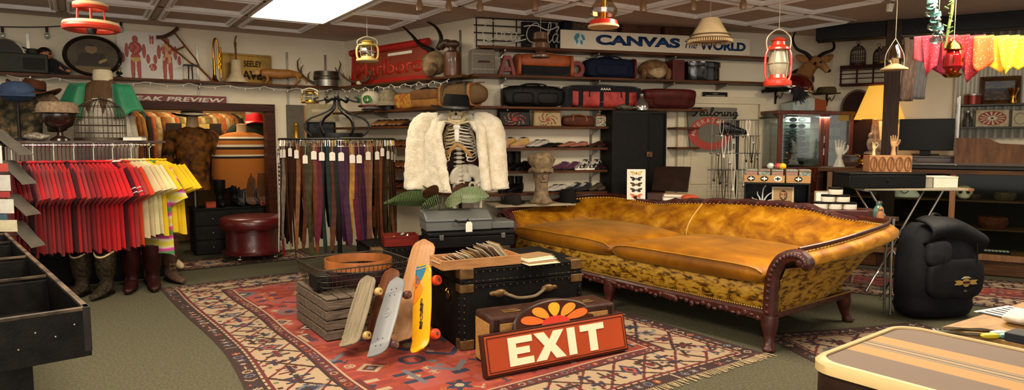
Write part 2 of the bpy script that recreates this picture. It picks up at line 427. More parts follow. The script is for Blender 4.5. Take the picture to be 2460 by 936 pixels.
def velvet(name,stops,st,sc=4):
 M=bpy.data.materials.new(name);M.use_nodes=True;nt=M.node_tree;b=nt.nodes['Principled BSDF']
 b.inputs['Roughness'].default_value=.5;b.inputs['Specular IOR Level'].default_value=.25;b.inputs['Sheen Weight'].default_value=.2;b.inputs['Sheen Roughness'].default_value=.4
 b.inputs['Sheen Tint'].default_value=(1,.75,.3,1)
 tc=nt.nodes.new('ShaderNodeTexCoord');mp=nt.nodes.new('ShaderNodeMapping');mp.inputs['Scale'].default_value=st
 n=nt.nodes.new('ShaderNodeTexNoise');n.inputs['Scale'].default_value=sc;n.inputs['Detail'].default_value=7;n.inputs['Roughness'].default_value=.62;n.inputs['Distortion'].default_value=.4
 nt.links.new(tc.outputs['Object'],mp.inputs[0]);nt.links.new(mp.outputs[0],n.inputs['Vector'])
 cr=nt.nodes.new('ShaderNodeValToRGB');e=cr.color_ramp.elements
 e[0].position,e[0].color=stops[0][0],(*lin(stops[0][1]),1);e[1].position,e[1].color=stops[-1][0],(*lin(stops[-1][1]),1)
 for p,c in stops[1:-1]:
  k=e.new(p);k.color=(*lin(c),1)
 nt.links.new(n.outputs['Fac'],cr.inputs[0]);nt.links.new(cr.outputs[0],b.inputs['Base Color'])
 bp=nt.nodes.new('ShaderNodeBump');bp.inputs['Strength'].default_value=.12;bp.inputs['Distance'].default_value=.01
 nt.links.new(n.outputs['Fac'],bp.inputs['Height']);nt.links.new(bp.outputs[0],b.inputs['Normal']);return M
VIN=velvet('crushed_gold_velvet',[(.3,'#5a3400'),(.43,'#854f00'),(.56,'#a06a04'),(.72,'#c8922c')],(1.2,1.2,1.6),4.5)
VCU=velvet('smooth_gold_velvet',[(.3,'#683c00'),(.5,'#875200'),(.7,'#a86c04')],(1,1,1),2.5)
VOUT=velvet('worn_gold_velvet',[(.37,'#2c1700'),(.445,'#6b4400'),(.50,'#9c7416'),(.66,'#b58d38')],(1,.9,2.6),13)
MAH=wood('mahogany','#2c0b07','#4a140b',sc=6,r=.42,st=(3,3,3),coat=.15)
SL=3.13;sd=V((.605,-.797,0));sb=V((.797,.605,0));so=V((.009,7.245,0))
sofa=thing('sofa','long antique gold velvet sofa with carved dark wood frame','sofa',so+sd*SL/2+V((0,0,.006)),math.atan2(sd.y,sd.x))
HL=SL/2
STN=[(.05,.03,-.17,.03,.70),(.05,.35,-.2,.35,.715),(.06,.7,-.22,.72,.75),(.12,.95,-.16,1.05,.80),(.3,1.05,.1,1.29,.83),(.55,1.09,.5,1.33,.825),(.85,1.1,.85,1.35,.80),(1.15,1.11,1.15,1.36,.83),(1.56,1.12,1.56,1.37,.86),(2.1,1.11,2.1,1.36,.885),(2.55,1.1,2.58,1.35,.885),(2.8,1.08,2.9,1.33,.84),(2.93,1.02,3.2,1.27,.83),(3.02,.9,3.40,1.12,.835),(3.07,.65,3.40,.74,.79),(3.08,.35,3.34,.37,.74),(3.08,.03,3.28,.03,.71)]
stv=spl([V((a,b,0))for a,b,*_ in STN],5);stt=spl([V((c,d,e))for _,_,c,d,e in STN],5)
def prof(i):
 b,t=stv[i],stt[i];o=V((t.x-b.x,t.y-b.y,0));n=o.normalized()if o.length>.02 else V((0,1,0))
 z0,z1=.50,t.z;P=[]
 for k,(f,h,bul)in enumerate([(0,0,0),(.12,.3,.03),(.35,.6,.02),(.68,.85,0),(.9,.97,0)]):P.append(b+o*f-n*bul+V((0,0,z0+(z1-z0)*h)))
 P+=[t+V((0,0,.012)),t+n*.045+V((0,0,.012)),t+n*.085-V((0,0,.02)),t+n*.08-V((0,0,.07))]
 ob=b+n*.09;
 kk=max(0,min(1,b.y/1.0))
 for f0,f1,z in((.30,.62,.60),(.12,.46,.5),(.03,.26,.38),(0,0,.26)):P.append(b+n*.05+o*(f0+(f1-f0)*kk)+V((0,0,z)))
 P+=[b+V((0,0,.26))]
 return[V((p.x-HL,p.y,p.z))for p in P]
NS=len(stv)
def half(i0,i1,nm):
 R=[prof(i)for i in range(i0,i1+1)];m=MB();m.loft([r[:9]for r in R],cap=False);n=9
 m.f=[f for k,f in enumerate(m.f)if k%n!=n-1]
 o=m.build(nm,VIN,sofa,smooth=70)
 m2=MB();m2 .loft([r[8:]for r in R],cap=False);k2=len(R[0])-8
 m2 .f=[f for k,f in enumerate(m2 .f)if k%k2!=k2-1]
 m2 .build('outside_panel',VOUT,o,smooth=60)
 return o
ia,ib=20,NS-1-22
half(0,ia,'arm');half(ia,ib,'backrest');half(ib,NS-1,'arm')
sm=MB();P=[prof(NS//2-1)[k]+V((0,-.006,0))for k in range(6)];sm.tube(spl(P,3),.007,6);sm.build('seam_piping',mat('gold_piping','#c99a3c',.5,sheen=.3),sofa)
def seatbox(m,x0,x1,y0,y1,z0,z1):m.box(((x0+x1)/2,(y0+y1)/2,(z0+z1)/2),(x1-x0,y1-y0,z1-z0))
b=MB()
n=40
def bow(x):return-.05*math.cos((x/HL)*pi/2)
b.loft([[(-HL+.05+(SL-.1)*i/n,bow(-HL+SL*i/n)+dy,z)for(dy,z)in((.02,.27),(0,.29),(-.012,.37),(0,.45),(.03,.475),(1.1,.475),(1.1,.27))]for i in range(n+1)])
b.build('seat_base',VOUT,sofa,smooth=50)
for k,(x0,x1)in enumerate(((-HL+.09,-.015),(.015,HL-.07))):
 c=MB()
 def cush(u,v,x0=x0,x1=x1):pass
 R=[]
 xm,xr=(x0+x1)/2,(x1-x0)/2
 for i in range(31):
  t=-1+2*i/30;x=xm+xr*math.copysign(abs(t)**.9,t);e=(1-abs(t)**6);th=.075*(.30+.70*e**.5);puff=.045*(1-t*t)
  R.append([(x,y+bow(x)*.8,.53+dz*th+(puff if dz>0 else 0)*f)for y,dz,f in((.02,-1,0),(-.035,-.7,0),(-.05,0,0),(-.035,.75,.2),(.03,1,.5),(.3,1.05,1),(.6,1.05,1),(.95,1,.7),(1.06,.7,.3),(1.08,0,0),(1.06,-.8,0),(.5,-1,0))])
 c.loft(R);o=c.build('seat_cushion',VCU,sofa,smooth=80)
 pp_=MB();pp_.tube([(xm+xr*(-1+2*i/30)*.99,-.04+bow(xm+xr*(-1+2*i/30))*.8,.53+.075*.78*(.30+.70*(1-abs(-1+2*i/30)**6)**.5)+.009)for i in range(31)],.006,5)
 pp_.build('piping',mat('dark_gold_piping','#9a6a18',.5),o)
w=MB();N=60
w.loft([[(-HL+SL*i/N,bow(-HL+SL*i/N)+dy,z)for dy,z in((-.02,.28),(-.035,.262),(-.035,.20+.035*abs(math.sin(i/N*pi*2))),(.05,.20+.035*abs(math.sin(i/N*pi*2))),(.05,.28))]for i in range(N+1)])
for i in range(1,N):
 x=-HL+SL*i/N;zz=.228+.012*math.sin(i*1.7);w.sph((x,bow(x)-.034,zz),(.022,.012,.013+.006*(i%3)),8,5)
for cx in(-HL*.42,0,HL*.42):w.sph((cx,bow(cx)-.03,.235),(.09,.02,.03),12,6)
w.build('front_rail',MAH,sofa)
w=MB()
w.loft([[(HL-.02+.025*0+dx,y,z)for dx,z in((-.02,.225),(.03,.225),(.035,.275),(-.02,.275))]for y in(.03,.4,.8,1.12)]);w.build('side_rail',MAH,sofa,bev=.005)
for sx in(-1,1):
 pts=[]
 fl=.2 if sx>0 else .17
 cen=spl([(HL+.0,.18),(HL+.01,.3),(HL+.012,.45),(HL+.02,.57),(HL+.06,.665),(HL+fl-.07,.715),(HL+fl+.005,.71),(HL+fl+.04,.675),(HL+fl+.015,.645)],6)if 0 else spl([V((a,0,b_))for a,b_ in[(HL-.03,.16),(HL-.03,.3),(HL-.025,.45),(HL-.005,.57),(HL+.05,.665),(HL+fl-.07,.712),(HL+fl+.005,.708),(HL+fl+.045,.672),(HL+fl+.02,.64)]],6)
 R=[]
 for i,p in enumerate(cen):
  q=cen[min(i+1,len(cen)-1)]-cen[max(i-1,0)];q.normalize();nn=V((q.z,0,-q.x));wd=.042 if i<len(cen)*.75 else .034
  R.append([V((sx*(p+nn*a*wd).x,yy,(p+nn*a*wd).z))for a,yy in((-1,.03),(-1,-.03),(-.4,-.045),(.4,-.045),(1,-.03),(1,.03))])
 m=MB();m.loft(R)
 for i in range(3,len(cen)-2,2):
  p=cen[i];m.sph((sx*p.x,-.045,p.z),(.018,.012,.018),8,5)
 m.sph((sx*(HL+fl+.005),-.042,.672),(.03,.016,.03),12,6)
 m.build('arm_post',MAH,sofa,smooth=50)
cr=MB();i0,i1=26,NS-22
R=[]
for i in range(i0,i1):
 t=stt[i];f=min(1,min(i-i0,i1-1-i)/8);h=.008+.03*f+.008*math.sin(i*1.9)*f
 R.append([V((t.x-HL,t.y+dy,t.z+dz))for dy,dz in((.0,.0),(-.012,.012),(.0,.018+h),(.04,.024+h),(.075,.018+h*.6),(.09,-.03),(.04,-.01))])
cr.loft(R)
for i in range(i0+4,i1-4):
 t=stt[i];cr.sph((t.x-HL,t.y+.0,t.z+.025),(.03,.014,.013+.006*(i%2)),8,5)
cr.build('crest_rail',MAH,sofa,smooth=60)
for rng,nm in((range(0,27),'top_trim'),(range(NS-23,NS),'top_trim')):
 m=MB();m.tube([stt[i]+V((-HL,0,.012))+(stt[i]-stv[i]).normalized()*.03 for i in rng],.018,8,flat=.6);m.build(nm,MAH,sofa)
def leg(x,y,sx,sy,h=.2,s=1):
 m=MB();R=[]
 for z,ox,r in((.25,0,.062),(.18,.012,.062),(.12,.02,.047),(.07,.03,.036),(.035,.05,.036),(.015,.062,.048),(0,.066,.044)):
  R.append([(x+sx*ox*s+r*s*math.cos(2*pi*j/12),y+sy*ox*s+r*s*math.sin(2*pi*j/12),z)for j in range(12)])
 m.loft(R)
 for k in(-1,0,1):m.sph((x+sx*(.085-.01*abs(k))*s+k*.022*(1 if sy else 0),y+sy*(.095)*s,.014),(.016,.02,.014),8,5)
 m.sph((x,y-.045 if sy<0 else y+.045,.2),(.035,.02,.045),10,6)
 return m.build('leg',MAH,sofa,smooth=60)
leg(HL-.03,0,.5,-.8);leg(-HL+.03,0,-.5,-.8);leg(-.02,-.05,0,-1);leg(HL-.08,1.16,.5,.8);leg(-HL+.08,1.16,-.5,.8)
nt_=MB();NB=150
for i in range(NB+1):
 x=-HL+.06+(SL-.12)*i/NB;nt_.sph((x,bow(x)-.022,.29),.0075,6,4)
for i in range(0,NS,1):
 for f in(0,.5):
  if f and i==NS-1:continue
  P=prof(i);Q=prof(min(i+1,NS-1));p=P[5].lerp(Q[5],f);q=P[4].lerp(Q[4],f)
  nt_.sph(p.lerp(q,.35)+V((0,-.004,.004)),.0085,6,4)
for k in range(26):
 z=.29+k*.0135;q=prof(NS-1);p=q[13].lerp(q[12],min(1,(z-.26)/.12))if z<.38 else q[12].lerp(q[11],(z-.38)/.12)if z<.5 else q[11].lerp(q[10],min(1,(z-.5)/.1));nt_.sph(p+V((.004,.02,0)),.0075,6,4)
for k in range(40):nt_.sph((HL+.03,.05+k*.027,.285),.0075,6,4)
nt_.build('nailhead_trim',mat('brass_nail','#c7a25a',.35,.8,var=.1),sofa)['kind']='stuff'
td=V((math.cos(.44),math.sin(.44),0));TL=1.0;tbk=V((-td.y,td.x,0))
trz=math.atan2(td.y,td.x);t0=V((-.361,4.706,0))
TRB=mat('black_trunk_canvas','#0e0c0b',.6,var=.3,sc=14,bump=.1);BRW=mat('worn_brass','#6f5230',.5,.6,var=.35,sc=20)
def trunk(name,label,loc,rz,L,Dp,Hh,lid=.15,handle=True,m=TRB):
 t=thing(name,label,'trunk',loc,rz)
 MB().box((0,0,(Hh-lid)/2),(L,Dp,Hh-lid-.004)).build('body',m,t,bev=.008)
 ld=MB().box((0,0,Hh-lid/2),(L,Dp,lid)).build('lid',m,t,bev=.01)
 e=MB()
 for sx in(-1,1):
  for z in(.012,Hh-.012,Hh-lid+.012,Hh-lid-.016):e.box((0,-Dp/2,z),(L,.012,.022))if sx<0 else e.box((L/2,0,z),(.012,Dp,.022))
  for z in(.012,Hh-.012,Hh-lid):e.box((-L/2,0,z),(.012,Dp,.024))
  e.box((sx*(L/2-.012),-Dp/2,Hh/2),(.028,.012,Hh));e.box((sx*(L/2),-Dp/2+.012,Hh/2),(.012,.028,Hh))
 e.build('edge_binding',BLKL,t,bev=.003)
 for sx in(-1,1):
  for z0,z1 in((Hh-.07,Hh+.004),(Hh-lid-.06,Hh-lid+.0),(-.0,.07)):
   k=MB();k.box((sx*(L/2-.045),-Dp/2-.002,(z0+z1)/2),(.1,.014,z1-z0));k.box((sx*(L/2+.002),-Dp/2+.045,(z0+z1)/2),(.014,.1,z1-z0))
   if z1>Hh:k.box((sx*(L/2-.045),-Dp/2+.045,Hh+.002),(.1,.1,.01))
   k.build('corner_cap',BRW,t,bev=.004)
 st=MB()
 for i in range(int(L/.055)):
  x=-L/2+.06+i*.055
  for z in(Hh-.025,Hh-lid+.02,Hh-lid-.028,.03):st.sph((x,-Dp/2-.006,z),.006,6,4)
 for i in range(int(Hh/.05)):
  for sx in(-1,1):st.sph((sx*(L/2-.02),-Dp/2-.007,.03+i*.05),.006,6,4)
  st.sph((-L/2-.006,-Dp/2+.025,.03+i*.05),.006,6,4)
 st.build('rivet',mat('trunk_rivet','#6a5436',.45,.7),t)['kind']='stuff'
 if handle:
  zc=(Hh-lid)*.8
  h=MB();h.tube(spl([(-.17,-Dp/2-.02,zc+.01),(-.12,-Dp/2-.04,zc-.01),(-.06,-Dp/2-.05,zc-.03),(.06,-Dp/2-.05,zc-.03),(.12,-Dp/2-.04,zc-.01),(.17,-Dp/2-.02,zc+.01)],4),.012,8)
  hd=h.build('handle',mat('leather_handle','#6b5c44',.5,var=.25),t)
  for sx in(-1,1):
   g=MB();g.sph((sx*.2,-Dp/2-.012,zc+.012),(.055,.018,.03),12,6);g.sph((sx*.255,-Dp/2-.008,zc+.012),(.03,.014,.02),10,5);g.sph((sx*.155,-Dp/2-.02,zc+.005),(.02,.02,.018),8,5)
   g.build('handle_mount',BRW,hd)
 return t
TH1=.59
tr1=trunk('steamer_trunk','large black steamer trunk with leather handle behind the brown suitcase',t0+td*TL/2+tbk*.375+V((0,0,.008)),trz,TL,.73,TH1,lid=.11)
k=MB();k.sph((0,0,0),(.012,.03,.035),10,6);k.tube(arc(0,.03,.02,0,pi,8,0),.005,6);kk=k.build('side_lock',BRASS,tr1);kk.location=(-TL/2-.012,-.12,.36)
tr2=trunk('steamer_trunk','flat black trunk under the typewriter, red box and plant',V((-1.30,6.16,.008))+td*.64+tbk*.36,trz,1.28,.72,.5,handle=False)
SUB=mat('brown_suitcase_leather','#3a241d',.5,var=.3,sc=12,bump=.15);SUT=mat('tan_woven_cloth','#a2743a',.75,var=.18,sc=60,bump=.3,bsc=200)
pa,pb=PZ(1180,893),PZ(1484,842)
sdv=(pb-pa);sL=sdv.length*.97;sdv.normalize();sbk=V((-sdv.y,sdv.x,0));srz=math.atan2(sdv.y,sdv.x)
sH,sD=.355,.28
su=thing('suitcase','brown leather suitcase with tan cloth panels behind the EXIT sign','suitcase',pa+sdv*sL/2+sbk*sD/2+V((0,0,.008)),srz)
MB().box((0,0,sH/2),(sL,sD,sH)).build('shell',SUB,su,bev=.018)
p_=MB()
for c,d in(((0,-sD/2-.001,sH/2-.012),(sL-.12,.006,sH-.075)),((-sL/2-.001,0,sH/2-.012),(.006,sD-.05,sH-.07)),((sL/2+.001,0,sH/2-.012),(.006,sD-.05,sH-.07))):MB().box(c,d).build('cloth_panel',SUT,su,bev=.002)
b=MB()
for sx in(-1,1):MB().box((sx*(sL/2-.045),-sD/2-.003,sH/2),(.03,.012,sH-.03)).build('edge_strip',mat('suitcase_edge','#2b1a15',.4,var=.2),su,bev=.003)
for sx in(-.30,.30):
 q=MB().box((sx*sL,-.03,sH+.004),(.13,.07,.008));q.box((sx*sL,-.045,sH+.012),(.05,.03,.012));q.build('latch',mat('tarnished_latch','#7a5c38',.45,.7),su,bev=.003)
h=MB();h.tube(spl([(-.12,-.01,sH+.005),(-.1,-.02,sH+.03),(-.04,-.03,sH+.042),(.04,-.03,sH+.042),(.1,-.02,sH+.03),(.12,-.01,sH+.005)],4),.013,8,flat=.8);h.build('handle',SUB,su)
ea,eb=PZ(1168,917),PZ(1510,846)
ed=(eb-ea);eL=ed.length;ed.normalize();erz=math.atan2(ed.y,ed.x)
ORS=mat('orange_sign_paint','#a63d12',.45,var=.08,sc=3);MBR=mat('dark_brown_sign_paint','#3e1c10',.5,var=.15);CRL=mat('cream_letter_paint','#efe0bd',.5,var=.02)
sg=thing('exit_sign','orange wooden EXIT sign with a painted sun on top leaning on the suitcase','sign',ea+ed*eL/2+V((0,0,.02)),erz)
sg.rotation_euler=(-math.radians(14),0,erz)
eH=.272;sk=.0
MB().box((0,.025,eH/2),(eL,.05,eH)).build('frame',MBR,sg,bev=.004)
bd=MB().box((0,-.002,eH/2),(eL-.03,.008,eH-.03)).build('board',ORS,sg,bev=.002)
l=MB()
for z in(.028,eH-.028):l.box((0,-.007,z),(eL-.06,.003,.005))
for x in(-eL/2+.03,eL/2-.03):l.box((x,-.007,eH/2),(.005,.003,eH-.056))
l.build('painted_border',MBR,sg)
LW=eL*.69
def letter(polys,x):
 m=MB()
 for p in polys:m.prism([(x+a,.045+b*(eH-.09))for a,b in p],-.006,-.011)
 m.build('letter',CRL,sg)
u_=LW/4.15
letter([[(0,0),(.3*u_,0),(.3*u_,1),(0,1)],[(.3*u_,0),(u_*.95,0),(u_*.95,.24),(.3*u_,.24)],[(.3*u_,.39),(u_*.82,.39),(u_*.82,.62),(.3*u_,.62)],[(.3*u_,.77),(u_*.95,.77),(u_*.95,1),(.3*u_,1)]],-LW/2)
x_=u_*1.25
letter([[(a*x_,b)for a,b in((0,0),(.34,0),(.5,.30),(.66,0),(1,0),(.68,.5),(1,1),(.66,1),(.5,.7),(.34,1),(0,1),(.32,.5))]],-LW/2+u_*1.03)
letter([[(0,0),(.33*u_,0),(.33*u_,1),(0,1)]],-LW/2+u_*2.42)
letter([[(.36*u_,0),(.7*u_,0),(.7*u_,.77),(.36*u_,.77)],[(0,.77),(1.06*u_,.77),(1.06*u_,1),(0,1)]],-LW/2+u_*2.98)
su_=MB();hw=eL*.275;su_.prism([(hw*math.cos(a*pi/32),eH+.15*math.sin(a*pi/32))for a in range(33)],.012,.04,None);sun=su_.build('sun_board',MBR,sg,bev=.003)
rr=MB();rr.tube([(hw*math.cos(a*pi/32),.026,eH+.15*math.sin(a*pi/32))for a in range(33)],.015,8,flat=1);rr.build('rim',mat('dark_metal_rim','#3b2a22',.35,.5),sun)
m=MB();m.prism([(hw*.36*math.cos(a*pi/20),eH+.05*math.sin(a*pi/20))for a in range(21)],.0115,.007);m.build('sun_disc',mat('sun_red','#c8321c',.5,var=.03),sun)
for i,a in enumerate((24,57,90,123,156)):
 m=MB();P=[]
 for j in range(20):
  th=2*pi*j/20;rr_=.049*math.sin(th)*(1+.35*math.cos(th));q=.068*math.cos(th)
  rad=.135+q;ar=math.radians(a);x=rad*math.cos(ar)-rr_*math.sin(ar)*.62;z=rad*math.sin(ar)+rr_*math.cos(ar)*.8
  P.append((x*hw/.215*.98,eH+z*.69))
 m.prism(P,.0115,.008);m.build('sun_ray',mat('sun_yellow','#e2a21f',.5,var=.03)if i==2 else mat('sun_amber','#df8a24',.5,var=.03)if i in(1,3)else mat('sun_orange','#d8641b',.5,var=.03),sun)
GWD=wood('grey_crate_wood','#4a3f33','#74665a',sc=5,r=.85,st=(2,14,14),bump=.3)
cu_,cv_=V((.83,.56,0)).normalized(),V((-.56,.83,0)).normalized()
F0=PZ(783,822);cw,cl,ch=.5,.74,.31
cr_=thing('wooden_crate','weathered slatted wooden crate under the wire basket','crate',F0+cu_*cw/2+cv_*cl/2+V((0,0,.008)),math.atan2(cu_.y,cu_.x))
for k in range(4):
 z=.04+k*.077
 for nm,c,d in(('side_slat',(-cw/2+.008,0,z),(.016,cl,.066)),('side_slat',(cw/2-.008,0,z),(.016,cl,.066)),('end_slat',(0,-cl/2-.008,z),(cw,.016,.066)),('end_slat',(0,cl/2+.008,z),(cw,.016,.066))):
  MB().box(c,d,rz=random.uniform(-.006,.006)).build(nm,GWD,cr_,bev=.003)
for k in range(5):MB().box((-cw/2+.05+k*.1,0,ch+.008),(.088,cl+.03,.014)).build('top_slat',GWD,cr_,bev=.003)
for sx in(-1,1):
 for sy in(-1,1):MB().box((sx*(cw/2-.04),sy*(cl/2-.02),ch/2),(.04,.04,ch-.02)).build('corner_post',GWD,cr_)
bz=.008+ch+.018
bk=thing('wire_basket','rusty wire basket holding a leather coil on the crate','basket',(-1.31,5.46,bz+.012),math.atan2(cu_.y,cu_.x))
RW=mat('dark_wire','#4f4438',.45,.7,var=.3)
bw,bd_,bh=.78,.66,.19
def rect(z,k=0,r=.06):
 x,y=bw/2-k,bd_/2-k;P=[]
 for cx,cy,a in((x-r,y-r,0),(-x+r,y-r,pi/2),(-x+r,-y+r,pi),(x-r,-y+r,1.5*pi)):
  for j in range(4):P.append((cx+r*math.cos(a+j*pi/6),cy+r*math.sin(a+j*pi/6),z))
 return P
m=MB();m.tube(rect(bh),.006,6,close=True);m.build('rim',RW,bk)
m=MB()
for z,k in((.004,.045),(.045,.035),(.09,.022),(.14,.01)):m.tube(rect(z,k),.0028,4,close=True)
for i in range(19):
 x=-bw/2+.05+(bw-.1)*i/18;m.tube([(x,-bd_/2,bh),(x*.93,-bd_/2+.045,.004),(x*.93,bd_/2-.045,.004),(x,bd_/2,bh)],.0026,4)
for i in range(15):
 y=-bd_/2+.05+(bd_-.1)*i/14;m.tube([(-bw/2,y,bh),(-bw/2+.045,y*.93,.004),(bw/2-.045,y*.93,.004),(bw/2,y,bh)],.0026,4)
m.build('wire_mesh',RW,bk)
lc=thing('leather_coil','tan leather strap coiled in a ring inside the wire basket','leather strap',(-1.27,5.44,bz+.02),0)
m=MB();P=[]
for i in range(97):a=i/96*2*pi*2;P.append(((.27-.006*i/96)*math.cos(a),(.245-.006*i/96)*math.sin(a)))
m.loft([[(x*(1+d),y*(1+d),z)for d,z in((0,.13),(.015,.13),(.015,.20),(0,.20))]for x,y in P]);m.build('strap',mat('saddle_leather','#9a5a2a',.45,var=.25),lc)
m=MB().box((.04,-.235,.16),(.06,.012,.05));m.build('buckle',BRASS,lc)
m=MB();m.sph((0,0,.06),(.25,.22,.075),16,6,e=.5).jit(.012,12);m.build('lining',mat('dark_plum_leather','#2a1418',.5,var=.4),lc)
bb=thing('black_case','small black case under the leather coil at the left of the wire basket','case',(-1.52,5.2,bz+.02),math.atan2(cu_.y,cu_.x))
MB().box((0,0,.05),(.12,.2,.1)).build('body',BLKL,bb,bev=.01);MB().box((0,0,.107),(.12,.2,.012)).build('lid',BLKP,bb,bev=.003)
def skateboard(label,b,t,yaw,L,w,dm,wc,nose=.1,holes=False,fn=None,tail=.5,wr=.03):
 z=(t-b);z.normalize();x=V((math.cos(yaw),math.sin(yaw),0));x=(x-z*x.dot(z)).normalized();y=z.cross(x)
 o=thing('skateboard',label,'skateboard',b);o.rotation_euler=Matrix((x,y,z)).transposed().to_euler()
 R=[];N=28
 for i in range(N+1):
  s=i/N;e=1
  if s<nose*tail*2:q=1-s/(nose*tail*2);e=math.sqrt(max(0.02,1-q*q*.93))
  if s>1-nose:q=(s-1+nose)/nose;e=math.sqrt(max(0.01,1-q*q*.985))
  c=.0;
  if s<.16:c=-.05*((.16-s)/.16)**2
  if s>.9:c=-.01*((s-.9)/.1)**2
  hw=w/2*e*(1-.12*abs(s-.5)*2)
  R.append([V((hw*a,c+yy,s*L))for a,yy in((-1,.003),(-.9,-.004),(.9,-.004),(1,.003),(1,.011),(.9,.016),(-.9,.016),(-1,.011))])
 MB().loft(R).build('deck',dm,o,smooth=40)
 if fn:fn(o,R)
 for s in(.2,.8):
  m=MB();m.box((0,.028,s*L),(.05,.022,.07));m.tube([(-w*.42,.052,s*L),(w*.42,.052,s*L)],.011,8);m.cyl((0,.03,s*L),(0,.055,s*L),.02)
  tk=m.build('truck',STEEL,o,bev=.003)
  for sx in(-1,1):
   m=MB();X=sx*w*.5;m.lathe([(wr*.55,-.022),(wr*.92,-.02),(wr,-.008),(wr,.008),(wr*.92,.02),(wr*.55,.022)],n=18,M=Matrix.Translation((X,.052,s*L))@Matrix.Rotation(pi/2,4,'Y'));wl=m.build('wheel',wc,o,smooth=50)
   m=MB();m.cyl((X-.026,.052,s*L),(X+.026,.052,s*L),wr*.32);m.build('bearing',STEEL,wl)
 if holes:
  m=MB()
  for s in(.16,.24,.77,.85):
   for sx in(-.022,.022):m.cyl((sx,-.0055,s*L),(sx,-.002,s*L),.005,n=8)
  m.build('bolt',IRON,o)['kind']='stuff'
 return o
def bt(bx,by,tx,ty,Yt,zt=None):return PZ(bx,by,.055),Fr(Yt).at(tx,ty)
def board(label,bx,by,tx,ty,Yt,yaw,w,*a,**k):
 b,t=bt(bx,by,tx,ty,Yt);return skateboard(label,b,t,math.radians(yaw),(t-b).length,w,*a,**k)
CRW=mat('cream_wheel','#c9a96a',.4,var=.1);GPW=mat('plum_wheel','#54383d',.35,var=.1);RDW=mat('orange_wheel','#d8431f',.35,var=.08)
b1=wood('bleached_wood','#6d614c','#8d7f67',sc=6,r=.8,st=(20,20,1.2));b2=wood('dark_board_wood','#4f2a18','#6d3f24',st=(14,14,1));b4=wood('tan_board_wood','#9c6d42','#b78655',st=(12,12,1))
def groove(o,R):
 m=MB()
 for sx in(-.35,.35):m.tube([(sx*.16,-.005,.12+.4*i/8*1.05)for i in range(9)],.003,5)
 m.build('groove',mat('grey_groove','#6a6253',.8),o)
board('bleached wooden skateboard with cream wheels, leftmost against the crate',835,838,884,663,4.98,-38,.19,b1,CRW,holes=False,fn=groove)
board('dark brown wooden skateboard behind the grey plastic one',893,822,942,645,5.12,-38,.2,b2,CRW)
def emb(o,R):
 m=MB();m.tube([(.03*math.cos(a*.4),-.006,.36+.035*math.sin(a*.4))for a in range(16)],.0025,5,close=True);m.box((0,-.0055,.36),(.03,.003,.006));m.build('emblem',mat('grey_emboss','#8b8c8b',.4),o)
board('grey plastic skateboard with plum wheels leaning in front',900,864,955,667,4.82,-40,.18,mat('grey_plastic','#75777a',.4,var=.03),GPW,holes=True,fn=emb,tail=.9)
board('tall tan wooden skateboard rising behind the others',962,822,1021,575,5.1,-30,.24,b4,GPW)
def ski(o,R):
 M_=mat('blue_board_paint','#2f6f93',.35,var=.05);O_=mat('orange_board_paint','#e07a1a',.35,var=.05)
 for mm,lo,hi,s0,nm in((M_,.72,.985,.0,'blue_stripe'),(O_,.55,.9,-.3,'orange_stripe')):
  g=MB();n=18
  def f(u,v,lo=lo,hi=hi,nm=nm):
   s=lo+(hi-lo)*v;i=min(len(R)-1,int(s*(len(R)-1)));hw=R[i][2].x
   if nm[0]=='b':a,c=-1+1.1*(1-v)**.6*0.2,-.75+1.55*v**.8
   else:a,c=-1+.15*v,-.95+1.25*math.sin(v*pi)**.8*.9
   x=(a+(c-a)*u)*hw;return(x,R[i][2].y-.0015,s*R[-1][0].z)
  g.grid(f,6,n);k=g.build(nm,mm,o,sol=.001)
 for i,ch in enumerate('F-SKI'):
  text('lettering',ch,.05,.028,mat('dark_board_ink','#3a3226',.5),o,(.01,-.0062,.36-.042*i),.001,rot=(pi/2,math.radians(-80),0),bold=.02)
board('yellow skateboard with blue and orange stripes and red wheels',1008,848,1016,634,4.8,-44,.19,mat('yellow_plastic','#e0a010',.35,var=.05),RDW,fn=ski,wr=.037)
tz1,tz2=.008+TH1+.006,.508+.006
LWD=wood('tray_wood','#94633c','#b5834f',st=(2,14,14))
ta=PZ(1066,651,tz1);tb_=PZ(1252,634,tz1);twd=(tb_-ta);twl=twd.length;twd.normalize();twn=V((-twd.y,twd.x,0));ty_rz=math.atan2(twd.y,twd.x)
tray=thing('wooden_tray','shallow wooden tray full of old postcards on the black trunk','tray',ta+twd*twl/2+twn*.15,ty_rz)
tdp=.27
MB().box((0,0,.006),(twl,tdp,.012)).build('base',LWD,tray)
for nm,c,d in(('front_board',(0,-tdp/2,.035),(twl,.014,.07)),('back_board',(0,tdp/2,.035),(twl,.014,.07)),('end_board',(-twl/2,0,.035),(.014,tdp,.07)),('end_board',(twl/2,0,.035),(.014,tdp,.07))):MB().box(c,d).build(nm,LWD,tray,bev=.002)
pcs=[mat('postcard_'+n,c,.75,var=.1)for n,c in(('ivory','#cfc0a0'),('sepia','#8e6d45'),('white','#ded5c3'),('brown','#6a4628'),('grey','#a89c88'),('tan','#b88c4e'))]
TM=Matrix.Translation(tray.location)@Matrix.Rotation(ty_rz,4,'Z')
for i in range(42):
 x=-twl/2+.05+i*(twl-.1)/41;t=i/41;k=int(hsh(i,3)*6)
 hgt=.075+.095*max(0,t-.2)**.7*1.25;le=math.radians(-62+22*t+random.uniform(-6,6))
 o=MB().box((0,0,hgt/2),(.0025,.17+.05*hsh(i),hgt)).build('postcard',pcs[k],smooth=0);p=TM@V((x,random.uniform(-.02,.02),.016))
 o.location=p;o.rotation_euler=(Matrix.Rotation(ty_rz+random.uniform(-.1,.1),3,'Z')@Matrix.Rotation(le,3,'Y')).to_euler()
 tag(o,'old postcard or photo filed upright in the wooden tray','postcard','old postcards filed in the wooden tray')
